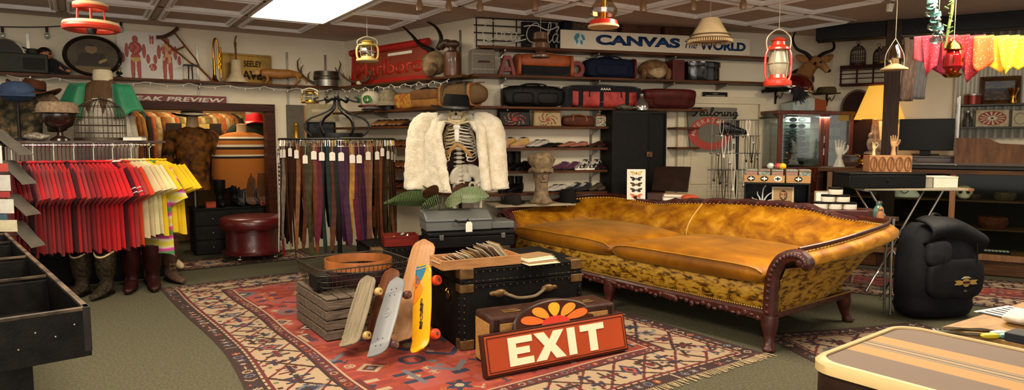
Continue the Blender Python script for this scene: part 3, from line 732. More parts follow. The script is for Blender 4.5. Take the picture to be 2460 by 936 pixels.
for i in range(5):
 p=PZ(1312-i*3,636-i*3,tz1);o=MB().box((0,.07,0),(.27,.17,.004)).build('envelope',pcs[i%3],bev=.001,smooth=0)
 at(o,p+twn*.03+V((0,0,.004+i*.0055)),ty_rz+.12*(i-2)*.4+.15);tag(o,'pale envelope in the flat stack at the right end of the postcard tray','envelope','envelopes stacked beside the postcard tray')
s=S(Fr(6.35),1000,565,1238,606,tz2)
kc=thing('black_case','flat black case under the grey typewriter case','case',s.loc+V((.01,.12,0)),.3)
MB().box((0,0,.052),(.84,.42,.104)).build('body',BLKL,kc,bev=.008);MB().box((0,0,.125),(.85,.43,.036)).build('lid',BLKL,kc,bev=.01)
for sx in(-.3,.3):MB().box((sx,-.215,.1),(.04,.012,.05)).build('clasp',STEEL,kc,bev=.003)
TYG=mat('typewriter_grey','#5d5f5d',.45,var=.06);kz=s.loc.z+.15
ty=thing('typewriter_case','grey portable typewriter case with white tag below the plant','typewriter',V((s.loc.x-.09,s.loc.y+.14,kz)),.3)
m=MB();m.loft([[(x,y,z)for y,z in((-.18,0),(.2,0),(.2,h),(-.04,h),(-.18,h*.62))]for x,h in((-.34,.15),(.30,.15))]);m.build('body',TYG,ty,bev=.01)
m=MB();m.loft([[(x,y,z)for y,z in((-.19,.085),(.205,.085),(.205,.175),(-.04,.175),(-.19,.112))]for x in(-.345,.305)]);m.build('lid',TYG,ty,bev=.012)
MB().box((.42,.02,.035),(.24,.34,.07)).build('side_tray',TYG,ty,bev=.01)
m=MB().tube(spl([(-.06,-.19,.1),(-.04,-.225,.09),(.04,-.225,.09),(.06,-.19,.1)],4),.011,8);m.build('handle',BLKP,ty)
MB().box((-.02,.06,.178),(.3,.14,.008)).build('vent_panel',mat('dark_grille','#3a3a38',.6),ty,bev=.002)
tgm=MB();tgm.prism([(-.032,-.11),(.032,-.11),(.032,-.02),(.018,0),(-.018,0),(-.032,-.02)],-.002,.002);tg=tgm.build('price_tag',PAPER,ty);tg.location=(.06,-.235,.09)
s=S(Fr(6.28),908,575,988,606,tz2)
rb=thing('red_box','open dark red box of buckles on the rear trunk','box',s.loc+V((.03,.14,0)),.3);RBM=wood('red_stained_wood','#5a1610','#77231a',r=.35)
MB().box((0,0,.005),(.32,.24,.01)).build('base',RBM,rb)
for c,d in(((0,-.12,.05),(.32,.012,.1)),((0,.12,.05),(.32,.012,.1)),((-.16,0,.05),(.012,.24,.1)),((.16,0,.05),(.012,.24,.1))):MB().box(c,d).build('side_board',RBM,rb,bev=.002)
for i in range(7):
 o=MB().tube([(.03*math.cos(a*.7),.022*math.sin(a*.7),0)for a in range(9)],.006,5,close=True).build('buckle',[STEEL,BRASS,CHROME][i%3])
 at(o,rb.location+V((random.uniform(-.1,.1),random.uniform(-.06,.06),.03+.011*i)),i,.3*random.uniform(-1,1));tag(o,'metal belt buckle lying in the open red box','buckle','loose buckles in the red box')
pl_=V((Fr(6.75).at(1062,520).x,6.78,tz2))
pt=thing('potted_plant','leafy striped green plant in a red pot behind the typewriter','plant',pl_+V((0,0,0)))
m=MB();m.lathe([(.06,0),(.09,.03),(.1,.14),(.105,.15),(.095,.15),(.09,.13)],n=20);m.build('pot',mat('red_pot','#a8392c',.5),pt)
MB().lathe([(.0,.125),(.088,.13),(.02,.14)],n=16).build('soil',mat('soil','#241910',.95),pt)
def leafmat():
 M=bpy.data.materials.new('striped_leaf');M.use_nodes=True;nt=M.node_tree;b=nt.nodes['Principled BSDF'];b.inputs['Roughness'].default_value=.35
 tc=nt.nodes.new('ShaderNodeTexCoord');w_=nt.nodes.new('ShaderNodeTexWave');w_.inputs['Scale'].default_value=22;w_.inputs['Distortion'].default_value=3
 cr=nt.nodes.new('ShaderNodeValToRGB');e=cr.color_ramp.elements;e[0].color=(*lin('#16300f'),1);e[1].color=(*lin('#8fa26c'),1);e[0].position=.45;e[1].position=.8
 nt.links.new(tc.outputs['Object'],w_.inputs[0]);nt.links.new(w_.outputs['Fac'],cr.inputs[0]);nt.links.new(cr.outputs[0],b.inputs['Base Color']);return M
LFM=leafmat()
def leafmesh(a,L,w,up,droop):
 m=MB();d=V((math.cos(a),math.sin(a),0));sdv_=V((-d.y,d.x,0));base=d*.1+V((0,0,.16+up))
 def f(u,v):
  x=v*L;ww=w*math.sin(pi*min(1,v*.97+.02))**.75*(u-.5)*2;lv=sdv_*.55+V((-d.x*.15,-d.y*.15,.72))
  return base+d*x*1.25+lv*ww*1.3+V((0,0,.18+.25*x-droop*.45*x*x+abs(u-.5)*w*.5))
 m.grid(f,6,10);return m
for i,(a,L,w,up,dr)in enumerate(((3.5,.36,.085,.05,1.6),(2.6,.3,.08,.1,.9),(-.4,.34,.085,.08,1.3),(.5,.34,.09,.1,1.0),(1.6,.3,.08,.14,.5),(4.4,.3,.08,.02,1.4),(5.2,.32,.085,.05,1.4),(-1.9,.27,.07,.12,.6),(3.0,.42,.06,.0,1.2))):
 lf=leafmesh(a,L,w,up,dr).build('leaf',LFM if i%4!=3 else mat('brown_leaf','#4a2a1a',.5),pt,smooth=60)
 m=MB();d=V((math.cos(a),math.sin(a),0));m.tube([V((0,0,.13)),d*.04+V((0,0,.2+up*.7)),d*.11+V((0,0,.325+up))],.006,5);m.build('stem',mat('leaf_stem','#4d5a2a',.5),lf)
zS=.75
c0,c1=PZ(1940,862,zS),PZ(2160,779,zS);a_=(c1-c0);aw=a_.length;a_.normalize();b_=V((a_.y,-a_.x,0));sl=.95
cen=(c0+c1)/2+b_*sl/2;rzs=math.atan2(b_.y,b_.x)
sc_=thing('striped_suitcase','tan suitcase with yellow stripes and cream rounded rim at lower right','suitcase',(cen.x,cen.y,zS-.2),rzs)
def rr_(hx,hy,r,z,n=8):
 P=[]
 for cx,cy,a in((hx-r,hy-r,0),(-hx+r,hy-r,pi/2),(-hx+r,-hy+r,pi),(hx-r,-hy+r,1.5*pi)):
  for j in range(n+1):P.append((cx+r*math.cos(a+j*pi/2/n),cy+r*math.sin(a+j*pi/2/n),z))
 return P
hx,hy=sl/2,aw/2
MB().loft([rr_(hx-.01,hy-.01,.1,0),rr_(hx,hy,.1,.02),rr_(hx,hy,.1,.185)]).build('body',mat('dark_brown_shell','#2c1c15',.5,var=.25,bump=.1),sc_,smooth=40)
def topc(u,v):
 t=v
 for lo,hi,c in((.30,.43,'#b5853f'),(.5,.515,'#4d3c30'),(.43,.57,'#a88a5c'),(.57,.70,'#b5853f')):
  if lo<=t<hi:
   if .43<=t<.57:return '#4b3a2e' if any(abs(t-q)<.0065 for q in(.445,.475,.525,.555))else '#a78a5e'
   return c
 return '#6b523f'
m_=painted('lid',sl-.05,aw-.05,40,120,topc,sc_,flat=True,z0=.2,m=vcol('suitcase_cloth',.6))
m=MB();m.loft([rr_(hx-.022,hy-.022,.085,.2),rr_(hx-.022,hy-.022,.085,.207),rr_(hx-.004,hy-.004,.1,.207),rr_(hx+.008,hy+.008,.1,.195),rr_(hx+.008,hy+.008,.1,.165),rr_(hx-.01,hy-.01,.1,.165)],cap=False)
m.build('rim',mat('cream_piping','#cdb27c',.45,var=.05),sc_,smooth=50)
for y in(-.12,.17):
 q=MB().box((-hx-.004,y,.13),(.014,.09,.05));q.box((-hx-.012,y,.135),(.01,.05,.02));q.build('latch',CHROME,sc_,bev=.003)
hm=MB().tube(spl([(-hx-.005,-.06,.1),(-hx-.04,-.04,.09),(-hx-.04,.1,.09),(-hx-.005,.12,.1)],4),.012,8);hm.build('handle',BRNL,sc_)
MB().box((-hx*.55,hy+.012,.185),(.12,.02,.018)).build('hinge',mat('cream_hinge','#cdb27c',.4),sc_,bev=.003)
bn=thing('low_bench','dark wooden bench under the striped suitcase at lower right','bench',(cen.x,cen.y,0),rzs)
MB().box((0,0,.525),(sl-.1,aw-.1,.04)).build('bench_top',DKW,bn,bev=.004)
for sx in(-1,1):
 for sy in(-1,1):MB().box((sx*(hx-.1),sy*(hy-.1),.2525),(.05,.05,.505)).build('leg',DKW,bn,bev=.004)
tzt=.60
q0,q1=PZ(2262,784,tzt),PZ(2500,712,tzt);e_=(q1-q0).normalized();eb=V((e_.y,-e_.x,0));tl_=1.3;twd_=.62;tc_=q0+e_*tl_/2+eb*twd_/2
tbt=thing('side_table','pale wooden table with papers and trinkets at the right edge','table',(tc_.x,tc_.y,0),math.atan2(e_.y,e_.x));PLW=wood('pale_table_wood','#8f6a3c','#a9824e',st=(2,12,12),r=.5)
MB().box((0,0,tzt-.02),(tl_,twd_,.04)).build('table_top',PLW,tbt,bev=.004)
for sx in(-1,1):
 for sy in(-1,1):MB().box((sx*(tl_/2-.06),sy*(twd_/2-.06),(tzt-.04)/2),(.05,.05,tzt-.04)).build('leg',PLW,tbt,bev=.004)
def onT(px,py,rz=0):p=PZ(px,py,tzt);return V((p.x,p.y,tzt+.001)),math.atan2(e_.y,e_.x)+rz
p,r=onT(2428,752);
def pat(u,v):return '#1d1b1a' if(u*6)%1<.45 and .15<v<.9 else '#e2ded4' if v>.1 else '#1d1b1a'
o=painted('patterned_paper',.3,.2,24,10,pat,None,flat=True,z0=.003,th=.003,m=vcol('printed_paper',.7));at(o,p,r-.15);tag(o,'black and white patterned paper on the pale table','paper')
p,r=onT(2452,778);o=MB();o.sph((0,0,.03),(.1,.07,.03),16,8).jit(.02,14);o=o.build('white_cloth',mat('white_cotton','#d8d2c6',.9,var=.05),smooth=70);at(o,p+V((0,0,.003)),r);tag(o,'crumpled white cloth lying on the pale table edge','cloth')
p,r=onT(2335,800);nk=MB()
for k in range(3):nk.tube([((.17-.02*k)*math.cos(a*.3)*1.0,(.055-.008*k)*math.sin(a*.3),.006+.003*math.sin(a*2+k))for a in range(21)],.006,5,close=True)
o=nk.build('bead_necklace',mat('dark_beads','#4d4433',.35,var=.4));at(o,p,r-.75);tag(o,'coiled dark bead necklace lying on the pale table','necklace')
p,r=onT(2452,818);o=MB().box((0,0,.02),(.12,.09,.04)).build('grey_box',mat('slate_box','#2e3036',.5),bev=.004);at(o,p,r);tag(o,'small dark slate box at the right edge of the pale table','box')
for i,(x,y,c,n)in enumerate(((2378,812,'#d8c21c','yellow'),(2418,812,'#6fa7a2','pale turquoise'),(2400,806,'#cfd3d0','silver white'))):
 p,r=onT(x,y);o=MB();o.sph((0,0,.012),(.045,.018,.012),12,6,e=.7);o=o.build('trinket',mat('trinket_'+n.replace(' ','_'),c,.4));at(o,p,r-.5);tag(o,f'{n} trinket beside the bead necklace on the pale table','trinket')
bz_=.8;k0=PZ(215,735,bz_);bv=(PZ(5,548,bz_)-k0).normalized();bu=V((-bv.y,bv.x,0));bL,bW,bD_=3.15,.95,.2
bn_=thing('display_bin','worn black wooden display bin with compartments at lower left','bin',V((k0 .x,k0 .y,0)),math.atan2(-bu.y,-bu.x))
BW_=mat('scuffed_black_paint','#100f0e',.35,c2='#1d1a18',sc=12,bump=.1);BE_=mat('worn_bin_edge','#1a1715',.4,c2='#6b5a48',sc=7,det=8)
MB().box((-bW/2,bL/2,bz_-bD_-.01),(bW,bL,.02)).build('bottom_board',BW_,bn_)
for c,d in(((-.011,bL/2,bz_-bD_/2-.008),(.022,bL,bD_-.016)),((-bW+.011,bL/2,bz_-bD_/2-.008),(.022,bL,bD_-.016)),((-bW/2,.011,bz_-bD_/2-.008),(bW-.044,.022,bD_-.016)),((-bW/2,bL-.011,bz_-bD_/2-.008),(bW-.044,.022,bD_-.016))):MB().box(c,d).build('side_board',BW_,bn_)
for c,d in(((-.011,bL/2,bz_-.008),(.024,bL,.016)),((-bW+.011,bL/2,bz_-.008),(.024,bL,.016)),((-bW/2,.011,bz_-.008),(bW-.048,.024,.016)),((-bW/2,bL-.011,bz_-.008),(bW-.048,.024,.016))):MB().box(c,d).build('rim',BE_,bn_,bev=.003)
for k in range(1,4):
 y=.82*k+.2*(k>0);dv=MB().box((-bW/2,y,bz_-bD_/2-.02),(bW-.05,.014,bD_-.04)).build('divider',BW_,bn_);MB().box((-bW/2,y,bz_-.016),(bW-.05,.015,.012)).build('divider_edge',BE_,dv)
MB().box((-.012,.03,bz_-bD_/2),(.03,.064,bD_)).build('corner_strip',mat('scuffed_corner','#2a2623',.5,var=.3),bn_,bev=.003)
MB().box((-bW/2-.1,bL/2,(bz_-bD_-.02)/2),(bW-.22,bL-.1,bz_-bD_-.02)).build('plinth',BW_,bn_)
nm=MB()
for x,z in((-.2,.72),(-.13,.69),(-.26,.66),(-.06,.73),(-.4,.7)):nm.sph((x,-.001,z),.0035,6,4)
nm.build('nail_head',mat('pale_nail','#b8b0a4',.5),bn_)['kind']='stuff'
r0,r1=Fr(6.25).at(0,350),Fr(6.95).at(362,348);rz_=1.475;r0 .z=r1 .z=rz_
rd=(r1-r0);rL=rd.length;rd.normalize();rn=V((rd.y,-rd.x,0));rrz=math.atan2(rd.y,rd.x);rm=(r0+r1)/2
rk=thing('clothes_rack','steel clothes rail with a shelf on top holding red and yellow t-shirts','clothes rack',(rm.x,rm.y,0),rrz)
m=MB();m.tube([(-rL/2-.08,0,rz_),(rL/2+.04,0,rz_)],.014,10);m.build('rail',CHROME,rk)
for sx in(-1,1):
 m=MB();m.tube([(sx*(rL/2-.0)-(.02 if sx>0 else 0),.30,.03),(sx*rL/2-(.02 if sx>0 else 0),.30,rz_)],.016,8);m.build('post',IRON,rk)
 m=MB();m.tube([(sx*rL/2,-.02,rz_),(sx*rL/2,.30,rz_)],.012,8);m.build('bracket',IRON,rk)
 m=MB();m.tube([(sx*rL/2,-.0,.03),(sx*rL/2,.36,.03)],.018,8);m.build('foot',IRON,rk)
MB().box((-.1,.33,rz_+.03),(rL+.5,.52,.025)).build('top_shelf',DKW,rk,bev=.003)
bkc=thing('added_dark_block','black block added to darken the gap behind the cowboy boots under the t-shirts','cabinet',(rm.x-rn.x*.53-rd.x*.05,rm.y-rn.y*.53-rd.y*.05,.004),rrz)  # made-up block standing in for the dark void under the shirts
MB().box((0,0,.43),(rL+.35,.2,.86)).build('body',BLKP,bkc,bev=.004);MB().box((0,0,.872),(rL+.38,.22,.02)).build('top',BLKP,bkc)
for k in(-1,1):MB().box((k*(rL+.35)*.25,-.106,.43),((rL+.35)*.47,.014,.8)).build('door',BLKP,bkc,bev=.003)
def cloth(nm,c,**k):return mat(nm,c,.85,var=.12,sc=5,bump=.12,bsc=25,sheen=.06,**k)
RS=[cloth('red_cotton','#b3101a'),cloth('bright_red_cotton','#c81420'),cloth('dark_red_cotton','#8c1420'),cloth('brick_red_cotton','#a03034')]
MRS=cloth('maroon_cotton','#45141f');ORS_=cloth('orange_red_cotton','#cf3a12');CRS=cloth('cream_cotton','#cdb98f');PLS=cloth('pale_lemon_cotton','#d9cf9a');YLS=cloth('yellow_cotton','#e0bb10')
def tiedye():
 M=bpy.data.materials.new('tie_dye_cotton');M.use_nodes=True;nt=M.node_tree;b=nt.nodes['Principled BSDF'];b.inputs['Roughness'].default_value=.85
 tc=nt.nodes.new('ShaderNodeTexCoord');w_=nt.nodes.new('ShaderNodeTexWave');w_.wave_type='RINGS';w_.inputs['Scale'].default_value=1.6;w_.inputs['Distortion'].default_value=4
 cr=nt.nodes.new('ShaderNodeValToRGB');e=cr.color_ramp.elements;e[0].color=(*lin('#d4c234'),1);e[1].color=(*lin('#3f8f4a'),1)
 for p,c in((.3,'#d9d3b0'),(.5,'#d957a8'),(.72,'#c8389a')):k=e.new(p);k.color=(*lin(c),1)
 nt.links.new(tc.outputs['Object'],w_.inputs[0]);nt.links.new(w_.outputs['Fac'],cr.inputs[0]);nt.links.new(cr.outputs[0],b.inputs['Base Color']);return M
TDY=tiedye();WST=mat('white_stripe_cloth','#d8d2c8',.85)
def shirt_meshes(seed,ln=.80,wd=.25,th=.02):
 rs=random.Random(seed);m=MB();R=[];ph=rs.uniform(0,6)
 for(z,w,t)in((-.10,.075,.03),(-.115,.10,.034),(-.14,.15,.03),(-.175,.205,.026),(-.23,.232,.022),(-.33,.235,.022),(-.5,.238,.022),(-.7,.243,.022),(-.1-ln,.25,.022)):
  k=max(0,(-z-.25));n=22;R.append([V((w*wd/.25*math.cos(2*pi*j/n)+.015*k*math.sin(ph),t*th/.02*.42*math.sin(2*pi*j/n)+.022*k*math.sin(6*math.cos(2*pi*j/n)+ph*.25),z-.02*k*math.cos(2*pi*j/n*3+ph)))for j in range(n)])
 m.loft(R)
 sl=[]
 for sx in(-1,1):
  s=MB();R=[]
  for i in range(6):
   t=i/5;c=V((sx*(.185+.13*t),0,-.17-.27*t));q=V((.90,0,sx*.43));hw=.08+.028*t
   n=12;R.append([c+q*(hw*math.cos(2*pi*j/n))*sx+V((0,(.008+.004*t)*math.sin(2*pi*j/n)+.010*t*math.sin(2*pi*j/n*2+1),0))for j in range(n)])
  s.loft(R);sl.append(s)
 co_=MB();co_.tube([(.075*math.cos(a*pi/8),.034*math.sin(a*pi/8),-.098+.012*math.cos(a*pi/8)**2)for a in range(16)],.009,6,close=True)
 return m,sl,co_
protos=[]
for sd_ in range(4):
 b_m,s_m,c_m=shirt_meshes(sd_)
 protos.append((b_m,s_m,c_m))
def mesh_of(mb,nm,mt):
 o=mb.build(nm,mt,None,smooth=70);return o
def shirt(pi_,m,loc,rz,label,group=None,trim=None,sc=1):
 t=thing('t_shirt',label,'t-shirt',loc,rz,group);b_m,s_m,c_m=protos[pi_]
 b=b_m.build('body',m,t,smooth=70);c_m.build('collar',trim or m,t)
 for q in s_m:
  sl=q.build('sleeve',m,t,smooth=70)
  if trim:
   sx=1 if q.v[0].x>0 else-1
   for f in(.72,.86):
    st=MB();c=V((sx*(.185+.13*f),0,-.17-.27*f));qd=V((.90,0,sx*.43))
    st.tube([c+qd*((.082+.028*f)*math.cos(2*pi*j/14))+V((0,.016*math.sin(2*pi*j/14),0))for j in range(14)],.006,5,close=True,flat=2);st.build('stripe',trim,sl)
 return t
def hanger_proto():
 t=thing('clothes_hanger','','hanger');m=MB()
 m.tube(spl([(-.2,0,-.23),(-.1,0,-.185),(0,0,-.14),(.1,0,-.185),(.2,0,-.23)],3),.008,6);m.build('arm',mat('maroon_hanger','#4a1520',.4),t)
 h=MB();h.tube([(0,0,-.14),(0,0,-.015)]+[(.022*math.cos(a)-.022+.022,0,.0+.024*math.sin(a)+.003)for a in(-.9,-.3,.3,.9,1.5,2.1,2.7,3.2)],.0035,6);h.build('hook',mat('maroon_hanger'),t);return t
HP=hanger_proto();WHM=mat('white_plastic','#dcd8ce',.35)
NSH=38;kinds=[]
for i in range(NSH):
 if i==25:k='maroon striped'
 elif i==4 or i==14:k='dark'
 elif i==26:k='striped red'
 elif i==27:k='red'
 elif i==28:k='orange red'
 elif i in(29,30):k='cream'
 elif i in(31,32):k='pale lemon'
 elif i in(33,35,36):k='yellow'
 elif i==34:k='tie-dye'
 elif i==37:k='front yellow'
 else:k='red'
 kinds.append(k)
hf=True
for i,k in enumerate(kinds):
 t=(i+.5)/NSH;p=r0+rd*(rL*t);f=max(0,(t-.35)/.65);yaw=math.radians(-44+34*f**1.4)
 p2=V((p.x,p.y,rz_))
 tone=int(hsh(i,5)*4)if k=='red' else 0
 mt,lab,gr,tr={'red':(RS[tone],('mid red','bright red','deep crimson','faded brick red')[tone]+' cotton t-shirt hanging among the reds on the rack',('mid','bright','crimson','brick')[tone]+' red t-shirts on the rack',None),'dark':(MRS,'dull maroon t-shirt hanging between bright red ones','dull maroon t-shirts',None),'maroon striped':(MRS,'dark maroon t-shirt with white sleeve stripes on the rack',None,WST),'striped red':(RS[1],'red t-shirt with white striped sleeves next to the orange one',None,WST),'orange red':(ORS_,'orange red t-shirt hanging between reds and creams',None,None),'cream':(CRS,'cream t-shirt hanging between orange red and pale lemon ones','cream t-shirts on the rack',None),'pale lemon':(PLS,'pale lemon t-shirt hanging before the yellow ones','pale lemon t-shirts',None),'yellow':(YLS,'yellow t-shirt hanging near the right end of the rack','yellow t-shirts',None),'tie-dye':(TDY,'pink yellow and white tie-dye t-shirt showing below the yellow ones',None,None),'front yellow':(YLS,'outermost bright yellow t-shirt at the right end of the rack',None,None)}[k]
 lat=V((math.cos(yaw),math.sin(yaw),0));sh=shirt(i%4,mt,p2+lat*.10-V((0,0,.065)),yaw,lab,gr,tr)
 sh.scale=(1.2 if t>.75 else 1.12,1,(.9 if 'yellow' in k or 'cream' in k or 'lemon' in k else 1.03)+.05*hsh(i,9)+(.12 if k=='tie-dye' else 0))
 h=HP if hf else dup(HP,'');hf=False
 w_=i%5==2
 h['label']='white plastic hanger hooked over the rack rail' if w_ else 'maroon hanger hooked over the rack rail';h['group']='white hangers on the rack' if w_ else 'maroon hangers on the rack'
 h.location=p2+lat*.0+V((0,0,-.012));h.rotation_euler=(0,0,yaw)
 if w_:
  for c in kids(h):setmat(c,WHM)
def boot_proto(name,label,h,m,trim=None,fl=.27,w=.05,sh=.075,lace=False,cat='boot',solec=None,lip=None):
 t=thing(name,label,cat)
 sp=[((0,.02,h),sh,sh*1.15),((0,.02,h*.8),sh*.97,sh*1.08),((0,.02,h*.5),sh*.85,sh*.95),((0,.025,.16),w*1.0,.06),((0,.01,.10),w*1.05,.07)]
 R=[];n=16
 for(c,rx,ry)in sp:R.append([(c[0]+rx*math.cos(2*pi*j/n),c[1]+ry*math.sin(2*pi*j/n),c[2]+(.025*math.cos(4*pi*j/n)if c[2]==h and lip else 0))for j in range(n)])
 for(y,z,rx,rz2,tl)in((-.04,.07,w*1.05,.068,.9),(-.09,.055,w*1.05,.045,1.3),(-.15,.045,w*1.0,.032,1.5),(-fl+.06,.04,w*.75,.026,1.5),(-fl+.03,.036,w*.4,.018,1.5)):
  R.append([(rx*math.cos(2*pi*j/n),y+.5*rz2*math.sin(2*pi*j/n)*(1 if tl<1.2 else .25),z+rz2*math.sin(2*pi*j/n)*(1 if tl>.95 else .8))for j in range(n)])
 mm=MB();mm.loft(R);mm.sph((0,.03,.06),(w*1.0,.055,.05),12,6);mm.build('upper',m,t,smooth=70)
 s=MB();P=[(w*1.08*math.cos(a*pi/12)*(1 if math.sin(a*pi/12)>-.2 else .95),(-fl/2+.07)+(fl/2+.0)*math.sin(a*pi/12))for a in range(24)]
 s.loft([[(x,y,.018)for x,y in P],[(x,y,.032)for x,y in P]]);s.build('sole',solec or BLKL,t)
 MB().box((0,.05,.012),(w*1.6,.07,.034),taper=(1.1,1.1)).build('heel',solec or BLKL,t,bev=.004)
 q=MB();q.lathe([(sh*.93,h-.035),(sh*.95,h-.002),(sh*.85,h-.03)],(0,.02,0),16,sy=1.15,cap=False);
 if lip:
  q=MB();R2=[[((sh+d)*math.cos(2*pi*j/16),.02+(sh*1.15+d)*math.sin(2*pi*j/16),h+dz+.025*math.cos(4*pi*j/16))for j in range(16)]for d,dz in((.003,-.012),(.003,.003),(-.008,.003),(-.01,-.05))];q.loft(R2,cap=False);q.build('collar_trim',lip,t)
 else:q.build('lining',mat('boot_lining','#3a2a20',.9),t)
 MB().loft([[(sh*.9*math.cos(2*pi*j/12),.02+sh*math.sin(2*pi*j/12),h-.045)for j in range(12)]]*1+[[(.01*math.cos(2*pi*j/12),.02+.01*math.sin(2*pi*j/12),h-.05)for j in range(12)]]).build('inside',BLKF,t)
 if lace:
  l=MB()
  for k in range(6):z=.13+k*(h-.18)/6;l.tube([(-.035,-.05*1.2+.02*(z>.2),z),(.035,-.06+.02*(z>.2),z+.02)],.005,5);l.tube([(.035,-.06+.02*(z>.2),z),(-.035,-.06+.02*(z>.2),z+.02)],.005,5)
  l.build('lace',mat('boot_lace','#6a5434',.8),t)
 return t
def pair(label,loc,rz,gap,group,*a,**k):
 t=boot_proto('boot',label,*a,**k);r=V((math.cos(rz),math.sin(rz),0));l=V(loc)
 at(t,l-r*gap/2,rz-.04);t['group']=group;q=dup(t,label,group,l+r*gap/2,rz+.08);return t,q
OLB=mat('tooled_olive_leather','#15110c',.5,c2='#3a3020',sc=38,bump=.5);OXB=mat('oxblood_boot_leather','#2a100f',.35,var=.3,bump=.1);CRT=mat('cream_trim','#c2ad86',.6);RVB=mat('rough_brown_leather','#3b2a20',.55,c2='#584234',sc=15,bump=.2)
p=PZ(195,716);pair('tooled olive cowboy boot with cream rim at the front of the row',p+V((.05,.12,.0)),.05,.23,'tooled olive cowboy boots',.42,OLB,sh=.095,w=.06,fl=.3,lip=CRT)
p=PZ(315,700);pair('plain oxblood cowboy boot standing right of the olive pair',p+V((.03,.16,0)),.45,.2,'oxblood cowboy boots',.44,OXB,sh=.095,w=.06,fl=.34)
p=PZ(388,684);pair('rough brown lace up boot at the right end of the boot row',p+V((-.09,.16,0)),.75,.2,'brown lace up boots',.44,RVB,sh=.095,w=.06,fl=.36,lace=True)
so_=thing('shoe','cream suede flat shoe lying on the brown boots','shoe',PZ(412,662)+V((.02,.08,.10)),.9);so_.rotation_euler=(.25,0,.9)
m=MB();m.sph((0,0,.03),(.05,.14,.035),14,8,e=.8);m.build('upper',CRT,so_);m=MB();m.sph((0,0,.008),(.052,.145,.012),14,5,e=.6);m.build('sole',BRNL,so_)
pr=thing('postcard_rack','grey metal postcard rack with tilted pockets at the far left edge','rack',(V((Fr(5.9).at(-40,400).x,5.9,0))),0)
m=MB();m.tube([(0,0,.02),(0,0,1.75)],.018,8);m.build('pole',STEEL,pr);m=MB();m.lathe([(.0,0),(.3,0),(.3,.015),(.05,.03),(0,.03)],n=20);m.build('base',IRON,pr)
GM=mat('grey_rack_metal','#5b574f',.5,.3,var=.15)
for i,(y0,y1,x0,x1)in enumerate(((312,372,-10,62),(388,442,22,70),(470,516,32,80),(535,592,42,92),(318,352,-40,20))):
 a=Fr(5.8).at(x0,y0);b=Fr(5.8).at(x1,y1);o_=pr.location
 mm=MB();
 for d in((a-o_,b-o_),):
  p0,p1=d;p0 .y=p1 .y=-.1;nn=V((.02,0,.012));mm.add([p0+V((0,-.09,0)),p1+V((0,-.09,0)),p1+V((0,.09,0)),p0+V((0,.09,0)),p0+V((-.05,-.09,-.0))+nn,p1+V((-.012,-.09,.02)),p1+V((-.012,.09,.02)),p0+V((-.05,.09,0))+nn],[(3,2,1,0),(4,5,6,7),(0,1,5,4),(1,2,6,5),(2,3,7,6),(3,0,4,7)])
 mm.build('pocket',GM,pr,bev=.002)
 if i<4:MB().tube([V((0,-.1,p0 .z-.1)),V(((p0 .x+p1 .x)/2,-.1,(p0 .z+p1 .z)/2))],.006,6).build('pocket_arm',STEEL,pr)
for i,(x0,y0,x1,y1,c)in enumerate(((-14,350,6,392,'#cfd8d4'),(-10,420,26,458,'#c9c6bf'),(-10,478,34,512,'#d8d4c9'),(-12,528,42,556,'#d9cfae'),(-14,392,20,412,'#b4463c'),(-12,460,24,474,'#a33a36'),(-12,514,18,528,'#3f5f6a'))):
 s=S(Fr(5.62),x0,y0,x1,y1);o=MB().box((0,0,s.h/2),(s.w,.004,s.h)).build('postcard',mat('card_'+c[1:],c,.6,var=.12,sc=14),smooth=0);at(o,s.loc,.0)
 tag(o,('pale','red','dark')[0 if i<4 else 1 if i<6 else 2]+' card in the postcard rack, '+['topmost','second pale one down','third pale one down','lowest pale one','upper red one','lower red one','near the bottom'][i],'postcard')
zsh=rz_+.044
def torso(name,label,cat,loc,rz,m,h=.6,w=.2,neck=None,parts=()):
 t=thing(name,label,cat,loc,rz);R=[]
 for z,rx,ry in((0,.78,.6),(.15,.70,.55),(.35,.72,.55),(.6,.86,.62),(.8,.98,.58),(.9,.92,.5),(.97,.6,.42),(1.0,.34,.34)):
  R.append([(rx*w*math.cos(2*pi*j/18),ry*w*.85*math.sin(2*pi*j/18),z*h)for j in range(18)])
 MB().loft(R).build('body',m,t,smooth=70)
 if neck:MB().lathe([(.32*w,h*.98),(.27*w,h*1.1),(.27*w,h*1.16),(.1*w,h*1.18)],n=14).build('neck',neck,t)
 return t
def arms(t,m,h,w,ln=.5,out=.25,nm='sleeve',r=.26):
 for sx in(-1,1):
  q=MB();P=spl([V((sx*w*.72,0,h*.90)),V((sx*w*1.05,0,h*.78)),V((sx*w*(1.1+out*.5),-.02,h*.78-ln*.5)),V((sx*w*(1.1+out),-.05,h*.78-ln))],4)
  n=len(P);q.tube(P,[w*(r+.06*(i/n))for i in range(n)],12);q.build(nm,m,t,smooth=70)
GRN=mat('green_satin','#0b7a50',.5,var=.15,sheen=.3);STRB=mat('brown_striped_cloth','#6b4a2c',.8,c2='#4a3524',sc=4,st=(18,2,.5));LACE=mat('white_lace','#bdb4a4',.9,var=.15,sc=50,bump=.4)
s=S(Fr(7.35),165,158,305,345,zsh)
bx_=s.loc.copy();
df=thing('dress_form','dress form in a green and brown striped top above white lace','mannequin',(bx_.x,7.5,0),.25)
R=[];H0=.95
for z,rx,ry in((1.05,.2,.17),(1.45,.22,.17),(1.72,.24,.17),(1.95,.30,.17),(2.08,.27,.15),(2.17,.12,.09),(2.22,.085,.08)):R.append([(rx*math.cos(2*pi*j/20),ry*math.sin(2*pi*j/20),z)for j in range(20)])
MB().loft(R).build('torso',STRB,df,smooth=70)
MB().lathe([(.1,2.18),(.095,2.28),(.085,2.30),(.03,2.31)],n=16).build('collar',mat('cream_collar','#cfc3a4',.8),df)
